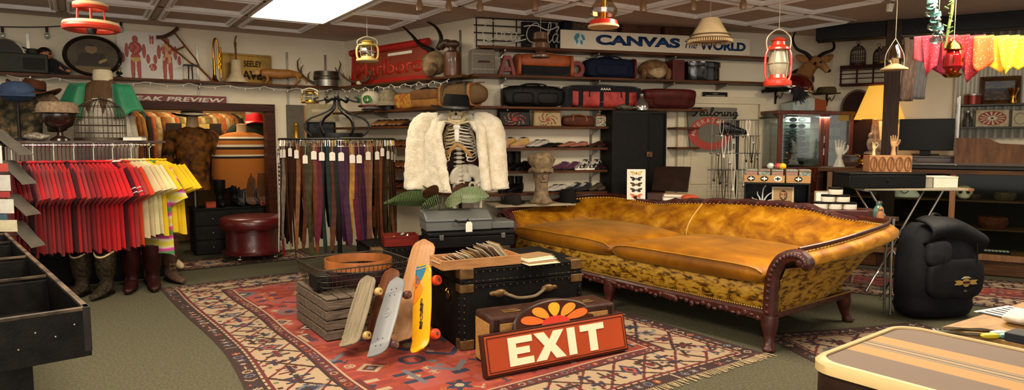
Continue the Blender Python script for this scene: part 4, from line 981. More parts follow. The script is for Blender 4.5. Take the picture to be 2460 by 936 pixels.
for sx in(-1,1):
 m=MB();
 def cape(u,v,sx=sx):a=-2.2+2.6*u;r=.20+.13*v+.02*math.sin(u*12);return(sx*(.07+r*math.cos(a*.6)*1.1),-.05+r*.55*math.sin(a),2.14-.34*v**1.0-.05*math.cos(u*6)*v)
 m.grid(cape,14,8);m.build('cape',GRN,df,sol=.006,smooth=80)
m=MB();R=[]
for z,r in((1.98,.235),(1.8,.27),(1.55,.31),(1.3,.30),(.9,.24)):R.append([((r+.02*math.sin(j*5*2*pi/40*2))*math.cos(2*pi*j/40),(r*.7+.02*math.sin(j*5*2*pi/40*2))*math.sin(2*pi*j/40),z)for j in range(40)])
m.loft(R);m.build('lace_skirt',LACE,df,smooth=70)
m=MB();m.cyl((0,0,.02),(0,0,1.06),.02);m.lathe([(0,0),(.2,0),(.18,.03),(.03,.05)]);m.build('stand',DKW,df)
def birdcage(name,label,loc,rz,w,h,mw,nb=26,dome=.45,cat='birdcage',sy=1.0,par=None):
 t=thing(name,label,cat,loc,rz);r=w/2;zc=h*(1-dome)
 b=MB();b.lathe([(0,0),(r*1.05,0),(r*1.05,.025),(r*.97,.03),(0,.03)],n=24,sy=sy);b.build('base',mw,t)
 m=MB()
 for i in range(nb):
  a=2*pi*i/nb;m.tube([(r*math.cos(a),r*sy*math.sin(a),.02),(r*math.cos(a),r*sy*math.sin(a),zc)]+[(r*math.cos(a)*math.cos(q),r*sy*math.sin(a)*math.cos(q),zc+(h-zc)*math.sin(q))for q in(.3,.6,.9,1.2,1.5)],.0028,4)
 m.build('bars',mw,t)
 m=MB()
 for z,f in((zc*.33,1),(zc*.66,1),(zc,1),(zc+(h-zc)*.6,.8)):m.tube([(r*f*math.cos(2*pi*i/24),r*f*sy*math.sin(2*pi*i/24),z)for i in range(24)],.0035,4,close=True)
 m.build('hoops',mw,t);m=MB();m.sph((0,0,h+.012),.014,10,6);m.tube(arc(0,h+.04,.02,0,2*pi,10),.003,5);m.build('hanging_ring',mw,t);return t
s=S(Fr(6.95),188,238,300,342,zsh)
birdcage('birdcage','domed wire birdcage on top of the t-shirt rack',s.loc+V((0,0,.002)),0,s.w*.95,s.h,RW,34)
def camo():
 M=bpy.data.materials.new('camouflage_cloth');M.use_nodes=True;nt=M.node_tree;b=nt.nodes['Principled BSDF'];b.inputs['Roughness'].default_value=.9
 tc=nt.nodes.new('ShaderNodeTexCoord');n=nt.nodes.new('ShaderNodeTexNoise');n.inputs['Scale'].default_value=13;n.inputs['Detail'].default_value=2
 cr=nt.nodes.new('ShaderNodeValToRGB');cr.color_ramp.interpolation='CONSTANT';e=cr.color_ramp.elements;e[0].color=(*lin('#241d14'),1);e[1].color=(*lin('#6b5740'),1);e[1].position=.56
 for p,c in((.42,'#3c3a22'),(.5,'#4f3c27')):k=e.new(p);k.color=(*lin(c),1)
 nt.links.new(tc.outputs['Object'],n.inputs[0]);nt.links.new(n.outputs['Fac'],cr.inputs[0]);nt.links.new(cr.outputs[0],b.inputs['Base Color']);return M
s=S(Fr(6.75),2,228,150,345,zsh)
cj=torso('jacket_form','camouflage jacket on a bust form at the far left above the reds','mannequin',s.loc+V((-.18,.1,.0)),.2,camo(),.5,.28);arms(cj,cj.children[0].data.materials[0]if cj.children else IRON,.5,.28,.28,.2)
def hat(name,label,loc,rz,r,brim,h,m,band=None,pinch=True,sy=1.2,curl=.03,cat='hat'):
 t=thing(name,label,cat,loc,rz);R=[]
 for f,z in((1.04,.0),(1.03,h*.35),(.98,h*.7),(.85,h*.93),(.55,h*(.98 if not pinch else .92)),(.2,h*(1 if not pinch else .8))):R.append([(r*f*math.cos(2*pi*j/24),r*f*sy*math.sin(2*pi*j/24),z+.004)for j in range(24)])
 MB().loft(R).build('crown',m,t,smooth=70)
 b=MB()
 def br(u,v):a=2*pi*u;rr=r*1.0+brim*v;return(rr*math.cos(a),rr*sy*math.sin(a),.004+curl*v*v*(2*math.cos(a)**2-.8))
 b.grid(br,32,4);b.build('brim',m,t,sol=.006,smooth=80)
 if band:MB().lathe([(r*1.06,.006),(r*1.055,.03),(r*1.0,.03)],n=24,sy=sy,cap=False).build('hat_band',band,t)
 return t
BH=mat('brown_felt','#4a2818',.85,var=.2);BLF=mat('black_felt','#0f0f10',.85,var=.2)
hp=hat('cowboy_hat','brown felt cowboy hat over the camouflage jacket at upper left',(0,0,0),0,.1,.13,.12,BH,BLKL,curl=.06);s=S(Fr(6.75),60,190,132,245);at(hp,V((Fr(6.8).at(78,240).x,6.82,cj.location.z+.5)),.4,0,.18)
dm_=mat('denim','#2d3f5c',.9,var=.2,sc=20);s=S(Fr(6.5),-30,195,72,262)
dc=thing('denim_cap','blue denim cap at the upper left edge of the picture','cap',V((s.loc.x,6.62,s.loc.z+.08)),.3);m=MB();m.sph((0,0,.0),(.17,.15,.14),18,8,e=.9);m.build('crown',dm_,dc)
m=MB();m.grid(lambda u,v:(.2*math.cos(-pi*u)*1.0,-.08-.16*v*math.sin(pi*u),-.02-.05*v),14,4);m.build('visor',dm_,dc,sol=.01)
m=MB();m.cyl((0,.0,-.62+.0,),(0,0,-.02),.016);m.lathe([(0,-.64),(.1,-.64),(.1,-.62),(0,-.61)]);m.build('stand',IRON,dc)
dc.location.z=zsh+.482;dc.scale=(.9,.9,.745)
s=S(Fr(6.55),92,250,172,338,zsh)
gb_=thing('wooden_goblet','dark turned bowl on a stem on the rack shelf','bowl',s.loc+V((.0,.08,0)),0);hh=s.h*.75;rr0=s.w*.46
m=MB();m.lathe([(0,0),(rr0*.6,0),(rr0*.55,.02),(.03,.05),(.025,hh*.3),(.04,hh*.4),(rr0*.75,hh*.55),(rr0,hh*.85),(rr0*.98,hh),(rr0*.9,hh),(rr0*.7,hh*.65)],n=28);m.build('bowl',mat('dark_turned_wood','#241410',.25,var=.3,coat=.3),gb_)
wh=hat('fur_hat','pale woven fur trimmed hat resting on the dark bowl',(0,0,0),0,rr0*1.1,.03,.11,mat('woven_fur','#6e5947',.95,c2='#9a8468',sc=40,bump=.6),pinch=False,curl=0);wh.location=s.loc+V((-.01,.08,hh+.004))
for(px,py,nm_,c,lab)in((78,335,'lace_doily','#a49a8c','crumpled lace doily on the rack shelf left of the bowl'),):
 o=MB();o.sph((0,0,.03),(.12,.08,.035),14,7).jit(.03,18);o=o.build(nm_,mat(nm_,c,.9,c2='#4d463e',sc=60),smooth=60);p=Fr(6.45).at(px,py);at(o,(p.x,6.5,zsh+.005));tag(o,lab,'doily')
bx2=thing('grey_book','flat grey book at the right end of the rack shelf beside the cage','book',(Fr(6.95).at(318,340).x,7.0,zsh),.3);MB().box((0,0,.02),(.17,.22,.036)).build('pages',PAPER,bx2);MB().box((0,0,.041),(.19,.24,.005)).build('cover',GREYP,bx2);MB().box((0,0,.0015),(.19,.24,.003)).build('cover',GREYP,bx2)
IN=lambda d:WA.off(-d)
s0,s1=WA.off(.06).at(292,222),WA.off(.06).at(543,232);swd=(s1-s0).length
sp_=thing('sneak_preview_sign','dark red SNEAK PREVIEW sign above the doorway','sign',(s0+s1)/2-V((0,0,.0)),WA.rz);zs=WA.off(.06).at(543,252).z;hgt=s1 .z-zs
sp_.location.z=zs;SW_=swd*1.1;sp_.location-=WA.d*(SW_-swd)/2
MB().box((0,0,hgt/2),(SW_,.04,hgt)).build('board',mat('dark_red_sign','#6e1414',.5,var=.15),sp_,bev=.004)
text('lettering','SNEAK PREVIEW',swd*1.05,hgt*.55,mat('sign_letter_white','#cfc9bd',.5,var=.03),sp_,(SW_/2-swd*.54,-.021,hgt/2),.003,bold=.035,shear=.22)
rl=IN(1.3);ca,cb=rl.t(296,1.98),rl.t(648,1.98)
gr_=thing('garment_rail','rail of patterned clothes inside the doorway','clothes rail',rl.p+rl.d*(ca+cb)/2,WA.rz)
m=MB();m.tube([(-(cb-ca)/2-.1,0,1.99),((cb-ca)/2+.1,0,1.99)],.014,8);m.build('rail',STEEL,gr_)
for sx in(-1,1):m=MB();m.tube([(sx*((cb-ca)/2+.08),0,.01),(sx*((cb-ca)/2+.08),0,1.99)],.016,8);m.build('post',IRON,gr_)
gm=[mat('garment_'+n,c,.9,c2=c2,sc=sc)for n,c,c2,sc in(('gold','#8a5a14','#5d3a10',9),('brown','#4a2a16','#7a4a20',14),('cream','#a08a5c','#6b5530',12),('black','#141110','#241c18',8),('orange','#9a4a14','#6b2f0e',11),('olive','#4a4522','#6b6030',9))]
gnames=['gold patterned','dark brown patterned','cream patterned','black','orange patterned','olive patterned']
def garment(k):
 t=thing('hanging_jacket','','jacket');q=MB();R=[]
 for z,w,th in((-.07,.03,.03),(-.1,.12,.05),(-.16,.2,.055),(-.4,.21,.06),(-.8,.22,.065)):R.append([(w*math.cos(2*pi*j/14),th*math.sin(2*pi*j/14)+.015*math.sin(j*1.9)*(z<-.2),z)for j in range(14)])
 q.loft(R);q.build('body',gm[k],t,smooth=70)
 for sx in(-1,1):q=MB();q.tube([(sx*.17,0,-.15),(sx*.23,0,-.4),(sx*.24,-.02,-.72)],[.05,.055,.05],8);q.build('sleeve',gm[k],t,smooth=70)
 q=MB();q.tube([(0,0,-.07),(0,0,0),(.015,0,.018),(.0,0,.03),(-.015,0,.02)],.004,5);q.build('hanger_hook',STEEL,t);return t
gp=[garment(k)for k in range(6)];used=[0]*6;NG=34
seq=[0,1,0,3,4,2,1,0,2,4,5,2,1,2,0,2,5,1,2,0,4,2,0,1,3,5,1,4,0,2,4,5,0,2]
for i in range(NG):
 k=seq[i];lab=f'{gnames[k]} garment on the rail inside the doorway';gg=f'{gnames[k]} garments on the doorway rail'
 p=rl.p+rl.d*(ca+(cb-ca)*(i+.5)/NG);p.z=1.985;rzz=WA.rz-pi/2+.5+random.uniform(-.12,.12)
 if not used[k]:o=gp[k];used[k]=1;at(o,p,rzz);o['label']=lab;o['group']=gg
 else:o=dup(gp[k],lab,gg,p,rzz)
bp=IN(.15);s=S(bp,462,492,652,592);BXH=.60
bc=thing('drawer_chest','low black chest of drawers in the doorway behind the ottoman','chest',(lambda a,b:((a+b)/2))(bp.pt(468,.3),bp.pt(636,.3)),WA.rz);bc.location.z=0;bcl=bp.t(636,.3)-bp.t(468,.3);bc.location+=V((-WA.n.x*.22,-WA.n.y*.22,0))
MB().box((0,0,BXH/2),(bcl,.44,BXH)).build('body',BLKP,bc,bev=.005)
for k in range(3):
 for j in range(2):d_=MB().box(((j-.5)*bcl/2,-.225,.1+k*.19),(bcl/2-.03,.02,.17)).build('drawer',mat('black_drawer','#1a1716',.4,var=.3),bc,bev=.004);q=MB();q.sph(((j-.5)*bcl/2,-.245,.1+k*.19),.014,8,5);q.build('knob',STEEL,d_)
MB().box((0,0,BXH+.012),(bcl+.03,.47,.024)).build('top',BLKP,bc,bev=.004);zb=BXH+.025
def inb(px,off=.2):q=IN(.15+off).pt(px,1.0);return V((q.x,q.y,zb))
pair('black leather ankle boot on the chest in the doorway',inb(545),WA.rz,.19,'black ankle boots in the doorway',.36,BLKL,sh=.08)
pair('black suede tall boot beside the suede brown pair in the doorway',inb(588),WA.rz,.18,'black tall boots in the doorway',.42,BLKF,sh=.085)
SUE=mat('brown_suede','#5a3519',.95,var=.25,sheen=.3);pair('brown suede boot with fur cuff on the chest in the doorway',inb(614,.18),WA.rz,.16,'brown suede boots in the doorway',.44,SUE,sh=.1,w=.058)
for px,nm in((503,'left'),(632,'right')):
 t=thing('orange_box',f'small orange box at the {nm} end of the doorway chest','box',inb(px,.1),WA.rz);MB().box((0,0,.03),(.12,.12,.06)).build('body',mat('orange_card','#a83c14',.7),t);MB().box((0,0,.067),(.125,.125,.014)).build('lid',mat('dark_orange_card','#8a3010',.7),t)
q=IN(.48).pt(583,1.2);m_or=None
def poncho():
 M=bpy.data.materials.new('striped_poncho_wool');M.use_nodes=True;nt=M.node_tree;b=nt.nodes['Principled BSDF'];b.inputs['Roughness'].default_value=.95
 tc=nt.nodes.new('ShaderNodeTexCoord');sx=nt.nodes.new('ShaderNodeSeparateXYZ');nt.links.new(tc.outputs['Object'],sx.inputs[0])
 mp=nt.nodes.new('ShaderNodeMapRange');mp.inputs[1].default_value=.1;mp.inputs[2].default_value=.72;nt.links.new(sx.outputs['Z'],mp.inputs[0])
 cr=nt.nodes.new('ShaderNodeValToRGB');cr.color_ramp.interpolation='CONSTANT';e=cr.color_ramp.elements;O,Wc,K='#a05c1a','#c9bba0','#241410'
 st=[(0,O),(.40,K),(.45,Wc),(.49,O),(.60,K),(.66,Wc),(.71,O),(.8,K),(.84,Wc),(.88,O)]
 e[0].position=0;e[0].color=(*lin(O),1);e[1].position=.40;e[1].color=(*lin(K),1)
 for p,c in st[2:]:k=e.new(p);k.color=(*lin(c),1)
 nt.links.new(mp.outputs[0],cr.inputs[0]);nt.links.new(cr.outputs[0],b.inputs['Base Color']);return M
pm_=thing('mannequin','mannequin in an orange striped poncho in the doorway','mannequin',(q.x,q.y,zb+.0),WA.rz);pm_.location.z=.92
R=[]
for z,rx,ry in((.0,.36,.2),(.12,.40,.24),(.35,.39,.24),(.55,.36,.2),(.65,.31,.16),(.70,.18,.11),(.715,.08,.075)):R.append([((rx+.012*math.sin(j*2.4))*math.cos(2*pi*j/28),(ry+.012*math.sin(j*2.4))*math.sin(2*pi*j/28),z+(-.06*abs(math.sin(2*pi*j/28))+.03*math.sin(j*2.1)if z==0 else 0))for j in range(28)])
MB().loft(R).build('poncho',poncho(),pm_,smooth=70);MB().lathe([(.075,.66),(.065,.78),(.07,.82),(.02,.83)],n=16).build('neck',mat('mannequin_skin','#b89a6c',.5),pm_);MB().cyl((0,0,-.9),(0,0,.1),.02).build('stand_pole',STEEL,pm_);MB().lathe([(0,-.92),(.18,-.92),(.16,-.9),(.02,-.88)]).build('stand_base',STEEL,pm_)
q=IN(.5).pt(466,1.2);BGD=mat('black_gold_brocade','#120d0b',.7,c2='#7a4a12',sc=11,det=6)
bj=torso('mannequin','mannequin in a black and gold patterned jacket in the doorway','mannequin',(q.x,q.y,.85),WA.rz,BGD,.85,.27,mat('mannequin_skin','#b89a6c',.5));arms(bj,BGD,.85,.27,.55,.2)
MB().cyl((0,0,-.83),(0,0,.1),.02).build('stand_pole',STEEL,bj);MB().lathe([(0,-.85),(.18,-.85),(.16,-.83),(.02,-.81)]).build('stand_base',STEEL,bj)
h_=hat('hat','black brimmed hat on the black and gold mannequin',(q.x,q.y,.85+.85*1.18),WA.rz,.13,.12,.1,BLF,mat('white_band','#c9c4ba',.7),curl=.02)
s=S(IN(1.0),400,296,533,345);sb_=thing('notice_board','dark framed notice board with a yellow strip in the doorway','board',s.loc,WA.rz);MB().box((0,.012,s.h/2),(s.w,.03,s.h)).build('panel',mat('dark_panel','#2a1f17',.6),sb_,bev=.004);MB().box((.02,-.006,s.h*.86),(s.w*.5,.01,s.h*.24)).build('yellow_strip',mat('yellow_strip','#b89a4a',.6,var=.2,sc=40),sb_);MB().box((0,.05,-s.loc.z/2+.0),(.03,.03,s.loc.z)).build('stand_post',IRON,sb_)
q=IN(.98).pt(600,1.4);gj=torso('jacket_form','dark green jacket on a form behind the poncho','mannequin',(q.x+.08,q.y,1.0),WA.rz,mat('dark_green_wool','#20241a',.9,var=.3),.78,.3);arms(gj,mat('dark_green_wool'),.78,.3,.5,.15);MB().cyl((0,0,-.98),(0,0,.1),.02).build('stand_pole',STEEL,gj);MB().lathe([(0,-1.0),(.18,-1.0),(.16,-.98),(.02,-.96)]).build('stand_base',STEEL,gj)
MB().lathe([(.08,.76),(.07,.84),(.12,.9),(.13,1.0),(.09,1.08),(.02,1.1)],n=16).build('head',mat('pale_head_form','#8f8a80',.4),gj)
s=S(IN(.85),566,264,622,301);rh=hat('hat','bright red felt hat in the doorway above the poncho',(q.x+.08,q.y,s.loc.z+.03),WA.rz,s.w*.36,.05,s.h*.75,mat('bright_red_felt','#d0121a',.8),mat('white_edge','#d8d0c4',.7),pinch=False,curl=-.03)
s=S(IN(.0),533,503,686,606);ot=thing('ottoman','round dark red leather ottoman on chrome casters','ottoman',WA.off(.48).pt(610,0)+V((0,0,.006)),WA.rz);orr=.385;RO=mat('dark_red_leather','#4f0f12',.35,var=.2,bump=.08,coat=.2)
MB().lathe([(orr*.9,.07),(orr*.98,.09),(orr*.98,.115),(orr*.88,.125),(orr*.86,.14),(orr*.86,.40),(orr*.2,.41)],n=40).build('drum',RO,ot)
MB().lathe([(orr*.9,.40),(orr*1.02,.405),(orr*1.05,.43),(orr*1.05,.49),(orr*1.0,.53),(orr*.9,.55),(orr*.4,.56),(.01,.562)],n=40).build('lid',RO,ot)
MB().lathe([(orr*1.055,.462),(orr*1.06,.468),(orr*1.055,.474)],n=40,cap=False).build('piping',MARL,ot)
for k in range(4):
 a=pi/4+k*pi/2;c=MB();c.sph((orr*.78*math.cos(a),orr*.78*math.sin(a),.034),.034,12,8);c.cyl((orr*.78*math.cos(a),orr*.78*math.sin(a),.05),(orr*.78*math.cos(a),orr*.78*math.sin(a),.075),.012);c.build('caster',CHROME,ot)
bcx=Fr(7.2).at(808,335);RB=.605
bs=thing('belt_stand','round wrought iron belt stand hung all round with belts','display stand',(bcx.x,7.25,0),0)
m=MB();m.cyl((0,0,.03),(0,0,1.6),.025);m.build('pole',IRON,bs)
m=MB();m.lathe([(0,.006),(.34,.006),(.33,.03),(.06,.05),(0,.05)],n=28);m.build('base',IRON,bs)
BZ=1.535
m=MB();m.tube([(RB*math.cos(a*pi/24),RB*math.sin(a*pi/24),BZ)for a in range(48)],.011,8,close=True);m.build('hook_ring',IRON,bs)
m=MB();m.loft([[((r_)*math.cos(a*pi/20),(r_)*math.sin(a*pi/20),z)for a in range(40)]for r_,z in((.27,1.555),(.27,1.60),(.262,1.60),(.262,1.555))],cap=False,close=True);m.build('band',IRON,bs)
for k in range(6):
 a=k*pi/3+.25;d=V((math.cos(a),math.sin(a),0));m=MB();m.tube([d*.02+V((0,0,BZ-.012)),d*RB+V((0,0,BZ))],.008,6);m.build('spoke',IRON,bs)
 m=MB();pts=spl([d*.27+V((0,0,1.57)),d*.325+V((0,0,1.63)),d*.33+V((0,0,1.70)),d*.27+V((0,0,1.76)),d*.15+V((0,0,1.81)),d*.05+V((0,0,1.87)),d*.03+V((0,0,1.95)),d*.10+V((0,0,1.965)),d*.2+V((0,0,1.94)),d*.235+V((0,0,1.965)),d*.19+V((0,0,1.985))],5)
 m.tube(pts,.011,6);m.build('rib',IRON,bs)
m=MB();m.sph((0,0,1.985),.03,12,8);m.tube(arc(0,2.03,.022,0,2*pi,12),.005,5);m.build('finial',IRON,bs)
BCOL={'dark brown':'#2e1a11','black':'#111010','red':'#8a101a','maroon':'#4c0f22','purple':'#35162e','mid brown':'#44220f','rust orange':'#632f14','tan':'#6e4526','white studded':'#bfb8ac','teal black':'#12201f','yellow':'#8f6412','grey snakeskin':'#6b6258','olive':'#3a3420'}
def bmat(n):return mat('belt_'+n.replace(' ','_'),BCOL[n],.5,var=.3,sc=18,bump=.12)
front=['black','red','white studded','black','dark brown','grey snakeskin','mid brown','dark brown','dark brown','tan','mid brown','olive','rust orange','maroon','teal black','mid brown','black','purple','yellow','maroon','purple','rust orange','tan','mid brown','rust orange','dark brown','olive','tan','dark brown','mid brown','maroon','black']
NBL=84;cnt={}
TGM=mat('white_tag','#e4ddcf',.8,var=.04)
def strap_mesh(L,w,seed):
 rs=random.Random(seed);ph=rs.uniform(0,6);R=[];n=14
 for i in range(n+1):
  s=i/n;tw=.5*math.sin(s*2.2+ph)*s;x=.028*math.sin(s*3.1+ph)*s;y=.03*math.sin(s*2.3+ph*2)*s;hw=w/2*(1 if s<.95 else .55)
  c,q=math.cos(tw),math.sin(tw);R.append([V((x+a*c-b*q,y+a*q+b*c,-.03-L*s))for a,b in((-hw,-.002),(hw,-.002),(hw,.002),(-hw,.002))])
 m=MB();m.loft(R);return m
for i in range(NBL):
 a=math.radians(188)+2*pi*(i+.6*hsh(i,8))/NBL
 n=front[int(i*len(front)/(NBL/2+1))]if i<NBL/2+1 else['dark brown','mid brown','rust orange','black'][i%4]
 rs=random.Random(i*7+1);L=rs.uniform(.98,1.22)if n!='white studded' else 1.15;w=.05 if n in('rust orange','red','maroon','purple')else rs.uniform(.034,.048)
 lab=f'{n} belt hanging from the '+('front' if i<NBL/2+1 else 'back')+' of the iron belt stand'
 t=thing('belt',lab,'belt',(bs.location.x+RB*math.cos(a),bs.location.y+RB*math.sin(a),BZ-.012),a+pi/2,f'{n} belts on the iron stand'+('' if i<NBL/2+1 else ' at the back'))
 st=strap_mesh(L,w*1.15,i).build('strap',bmat(n),t,smooth=50)
 bk_=MB();bk_.tube([(-w*.62,0,.0),(w*.62,0,0),(w*.62,0,-.06),(-w*.62,0,-.06)],.0055,6,close=True);bk_.tube([(0,0,0),(0,-.004,-.055)],.004,5)
 bk_.build('buckle',[BRASS,STEEL,CHROME][i%3],t)
 m=MB();m.tube([(0,.0,0),(0,0,.012),(0,.012,.022),(0,.02,.01)],.003,5);m.build('hook',STEEL,t)
 if n in('black','white studded')and i<8:
  q=MB()
  for k in range(22):q.sph((.0,-.008,-.1-.045*k),(.012,.005,.012),8,5)
  sx=q.build('studs',CHROME if n=='black' else BLKP,st);sx['kind']='stuff'
 if i%2==1 and i<NBL/2+1:
  q=MB();zz=-.07-.09*hsh(i,2);q.prism([(-.028,zz-.085),(.028,zz-.085),(.028,zz-.012),(.014,zz),(-.014,zz),(-.028,zz-.012)],-.022,-.0195);tg=q.build('price_tag',TGM,t)
  MB().tube([(0,-.006,-.03),(0,-.02,zz-.005)],.0012,4).build('string',TGM,tg)
SKY=7.0;skc=Fr(SKY).at(1102,300);skz=lambda y:Fr(SKY).at(1102,y).z
sk=thing('skeleton','model skeleton wearing a cream fur coat and black hat','skeleton',(skc.x,SKY,0),0)
def px(x):return(x-1102)*SKY/CF
BN=mat('model_bone','#cdbb92',.5,var=.12,sc=20);BW2=mat('model_bone_white','#d8d0bc',.45,var=.06)
m=MB();zc=skz(262);m.sph((px(1098),0,zc+.03),(.10,.125,.11),18,12);m.sph((px(1098),-.07,zc-.035),(.07,.06,.06),14,8)
skl=m.build('skull',BN,sk,smooth=80)
m=MB();
for sx in(-1,1):m.sph((px(1098)+sx*.036,-.115,zc-.012),(.025,.012,.022),10,6)
m.prism([(px(1098)-.014,zc-.065),(px(1098)+.014,zc-.065),(px(1098),zc-.03)],-.138,-.12);m.build('eye_socket',mat('dark_socket','#2a1c14',.9),skl)
m=MB();m.tube(spl([(px(1098)-.075,.0,zc-.05),(px(1098)-.06,-.07,zc-.115),(px(1098),-.115,zc-.128),(px(1098)+.06,-.07,zc-.115),(px(1098)+.075,0,zc-.05)],5),.018,8,flat=1.5);m.build('jaw',BN,sk,smooth=80)
m=MB()
for k in range(9):m.box((px(1098)+(k-4)*.011,-.128+.0012*(k-4)**2,zc-.088),(.009,.01,.03))
m.build('teeth',BW2,skl,bev=.002)
zt,zb_=skz(298),skz(430);NV=16
for k in range(NV):
 z=zt+.10-(zt+.1-zb_)*k/(NV-1);r=.022+.014*k/NV;m=MB();m.sph((.0,.03,z),(r*1.25,r,.019),12,7,e=.7);m.box((0,.03+r,z-.004),(.014,.05,.012));m.box((0,.03,z),(r*3.6,.014,.012));m.build('vertebra',BW2,sk,bev=.002)
m=MB();m.sph((-.012,-.115,skz(322)),(.026,.012,.085),12,8,e=.8);m.sph((-.012,-.118,skz(305)),(.038,.012,.03),12,6);m.build('sternum',mat('white_cartilage','#e8e4da',.4),sk)
for k in range(10):
 f=k/9;z0=zt-.01-.030*k;hw=.085+.11*math.sin(min(1,.25+f*.85)*pi/2)*(1 if k<8 else .95);drop=.05+.05*f
 for sx in(-1,1):
  fr_=(-.012,-.112,z0-drop*.65)if k<7 else(sx*(.05+.018*(k-6)),-.105,z0-drop*.75+.02)
  P=spl([(sx*.02,.05,z0+.02),(sx*hw*.75,.085,z0),(sx*hw,.0,z0-drop*.55),(sx*hw*.82,-.085,z0-drop),(sx*(.06+.035*f),-.112,z0-drop*.95),fr_],5)
  m=MB();m.tube(P,.0085,6,flat=.7);m.build('rib',BW2 if sx>0 else BN,sk,smooth=80)
for sx in(-1,1):
 m=MB();m.tube(spl([(-.012,-.12,zt-.005),(sx*.09,-.12,zt+.02),(sx*.18,-.06,zt+.03)],5),.011,7);m.build('collarbone',BN,sk)
 m=MB();m.tube(spl([(-.012+sx*.0,-.12,skz(345)),(sx*.06,-.125,skz(356)),(sx*.14,-.1,skz(375))],5),.02,8,flat=.4);m.build('cartilage',mat('tan_cartilage','#a87d45',.5),sk)
m=MB();zp=skz(425)
for sx in(-1,1):
 def wing(u,v,sx=sx):a=-.3+2.3*u;r=.045+.115*v;return(px(1122)+sx*(.03+r*math.sin(a)*.95),.04-.12*v*math.sin(a*.9),zp-.04+r*math.cos(a)*.9+.03*v)
 m.grid(wing,10,5)
m.build('pelvis',BW2,sk,sol=.012,smooth=80)
m=MB();m.sph((px(1120),.045,zp-.02),(.05,.03,.07),12,8);m.build('sacrum',BW2,sk)
m=MB()
for sx in(-1,1):m.tube([(px(1122)+sx*(.055+.03*math.cos(a*pi/7)),-.03,zp-.09+.035*math.sin(a*pi/7))for a in range(14)],.013,6,close=True)
m.build('pubic_arch',BW2,sk)
for sx in(-1,1):
 x=px(1122)+sx*.125;m=MB();m.sph((x-sx*.02,0,zp-.06),.03,12,8);m.tube(spl([(x-sx*.01,0,zp-.06),(x+sx*.02,0,zp-.10),(x+sx*.01,0,zp-.3),(x,.0,zp-.48)],4),[.022]*4+[.018]*5+[.028]*4,8);m.build('femur',BW2,sk,smooth=80)
 m=MB();m.tube([(x,0,zp-.5),(x,0,zp-.72),(x,0,.26)],[.03,.018,.022],8);m.build('shin_bone',BW2,sk)
 m=MB();m.sph((x,-.05,.235),(.04,.10,.025),12,6);m.build('foot',BW2,sk)
m=MB();m.cyl((0,.12,.03),(0,.12,1.3),.016);m.lathe([(0,.006),(.3,.006),(.28,.04),(.03,.06)],(0,.12,0),24);m.build('stand',IRON,sk)
hx0,hz0=px(1149),skz(442)
m=MB();m.tube([(px(1158),-.02,skz(405)),(hx0+.01,-.07,hz0+.02)],[.012,.011],7);m.tube([(px(1164),.0,skz(405)),(hx0+.03,-.06,hz0+.02)],[.010,.010],7);m.build('forearm',BW2,sk)
m=MB();m.sph((hx0+.02,-.07,hz0-.005),(.03,.016,.022),10,6);hd=m.build('wrist',BW2,sk)
for k in range(5):
 L=(.10,.135,.145,.135,.105)[k];x=hx0-.015+.019*k;an=(-.35,-.1,0,.08,.18)[k]
 m=MB();P=[V((x,-.07,hz0-.02)),V((x+an*.06,-.078,hz0-.02-L*.5)),V((x+an*.1,-.08,hz0-.02-L*.75)),V((x+an*.12,-.07,hz0-.02-L))];m.tube(P,.007,6)
 for p in P:m.sph(p,.0095,8,5)
 m.build('finger',BW2,hd)
FUR=mat('cream_fur','#d9ccb0',.95,c2='#f0e7d2',sc=16,bump=1.0,bsc=70,sheen=.5,det=8);LIN=mat('brown_satin_lining','#3a1d14',.5,var=.3)
fc=thing('fur_coat','cream white fur coat hanging open on the skeleton','coat',(skc.x,SKY,0),0)
zs_,zh=skz(293),skz(458)
def coat_pt(u,v,k=0):
 """u 0..1 from the left front edge round the back to the right front edge; v from hem to shoulder"""
 z=zh+(zs_-zh)*v;rx=.36-.02*v-.10*max(0,v-.82)/.18;ry=.22-.05*max(0,v-.8)/.2
 a0=-pi/2-(.10+.36*v);a1=-pi/2+(.92-.24*v)
 if v>.85:a0+=0;a1+=0
 a=a0-(2*pi-(a1-a0))*u
 w=1+.03*math.sin(u*40)*(1-v)
 return V(((rx-k)*w*math.cos(a)+px(1096),(ry-k)*w*math.sin(a),z))
m=MB();m.grid(lambda u,v:coat_pt(u,v),70,34).jit(.012,30);m.build('body',FUR,fc,sol=.045,smooth=180)
m=MB();m.grid(lambda u,v:coat_pt(u,v*.97+.0,.035),50,12);m.build('lining',LIN,fc,smooth=80)
for sx,nm in((-1,'l'),(1,'r')):
 m=MB();x0=px(1096)+sx*.27;P=spl([V((x0-sx*.1,0,zs_+.015)),V((x0+sx*.06,0,zs_-.03)),V((x0+sx*.115,-.01,zs_-.16)),V((x0+sx*.135,-.03,zs_-.42)),V((x0+sx*.15,-.05,zh+.02 if sx<0 else zh+.02))],7)
 nP=len(P);m.tube(P,[.085+.045*min(1,i/8)for i in range(nP)],20);m.jit(.014,28);m.build('sleeve',FUR,fc,smooth=180)
for sx in(-1,1):
 m=MB();P=spl([V((px(1096)+sx*.05,.09,zs_+.04)),V((px(1096)+sx*.15,.0,zs_+.035)),V((px(1096)+sx*(.21 if sx<0 else .25),-.12,zs_-.05)),V((px(1096)+sx*(.20 if sx<0 else .27),-.17,zs_-.22)),V((px(1096)+sx*(.16 if sx<0 else .29),-.19,zs_-.42)),V((px(1096)+sx*(.09 if sx<0 else .32),-.20,zh+.02))],7)
 m.tube(P,.05,14);m.jit(.012,30);m.build('collar',FUR,fc,smooth=180)
ht=hat('hat','black broad brimmed hat on the skeleton head',(skc.x+px(1096)+.0,SKY-.01,skz(262)),0,.135,.13,.16,BLF,mat('silver_hat_band','#5a5650',.4,.5),curl=.02);ht.rotation_euler=(.06,.06,0)
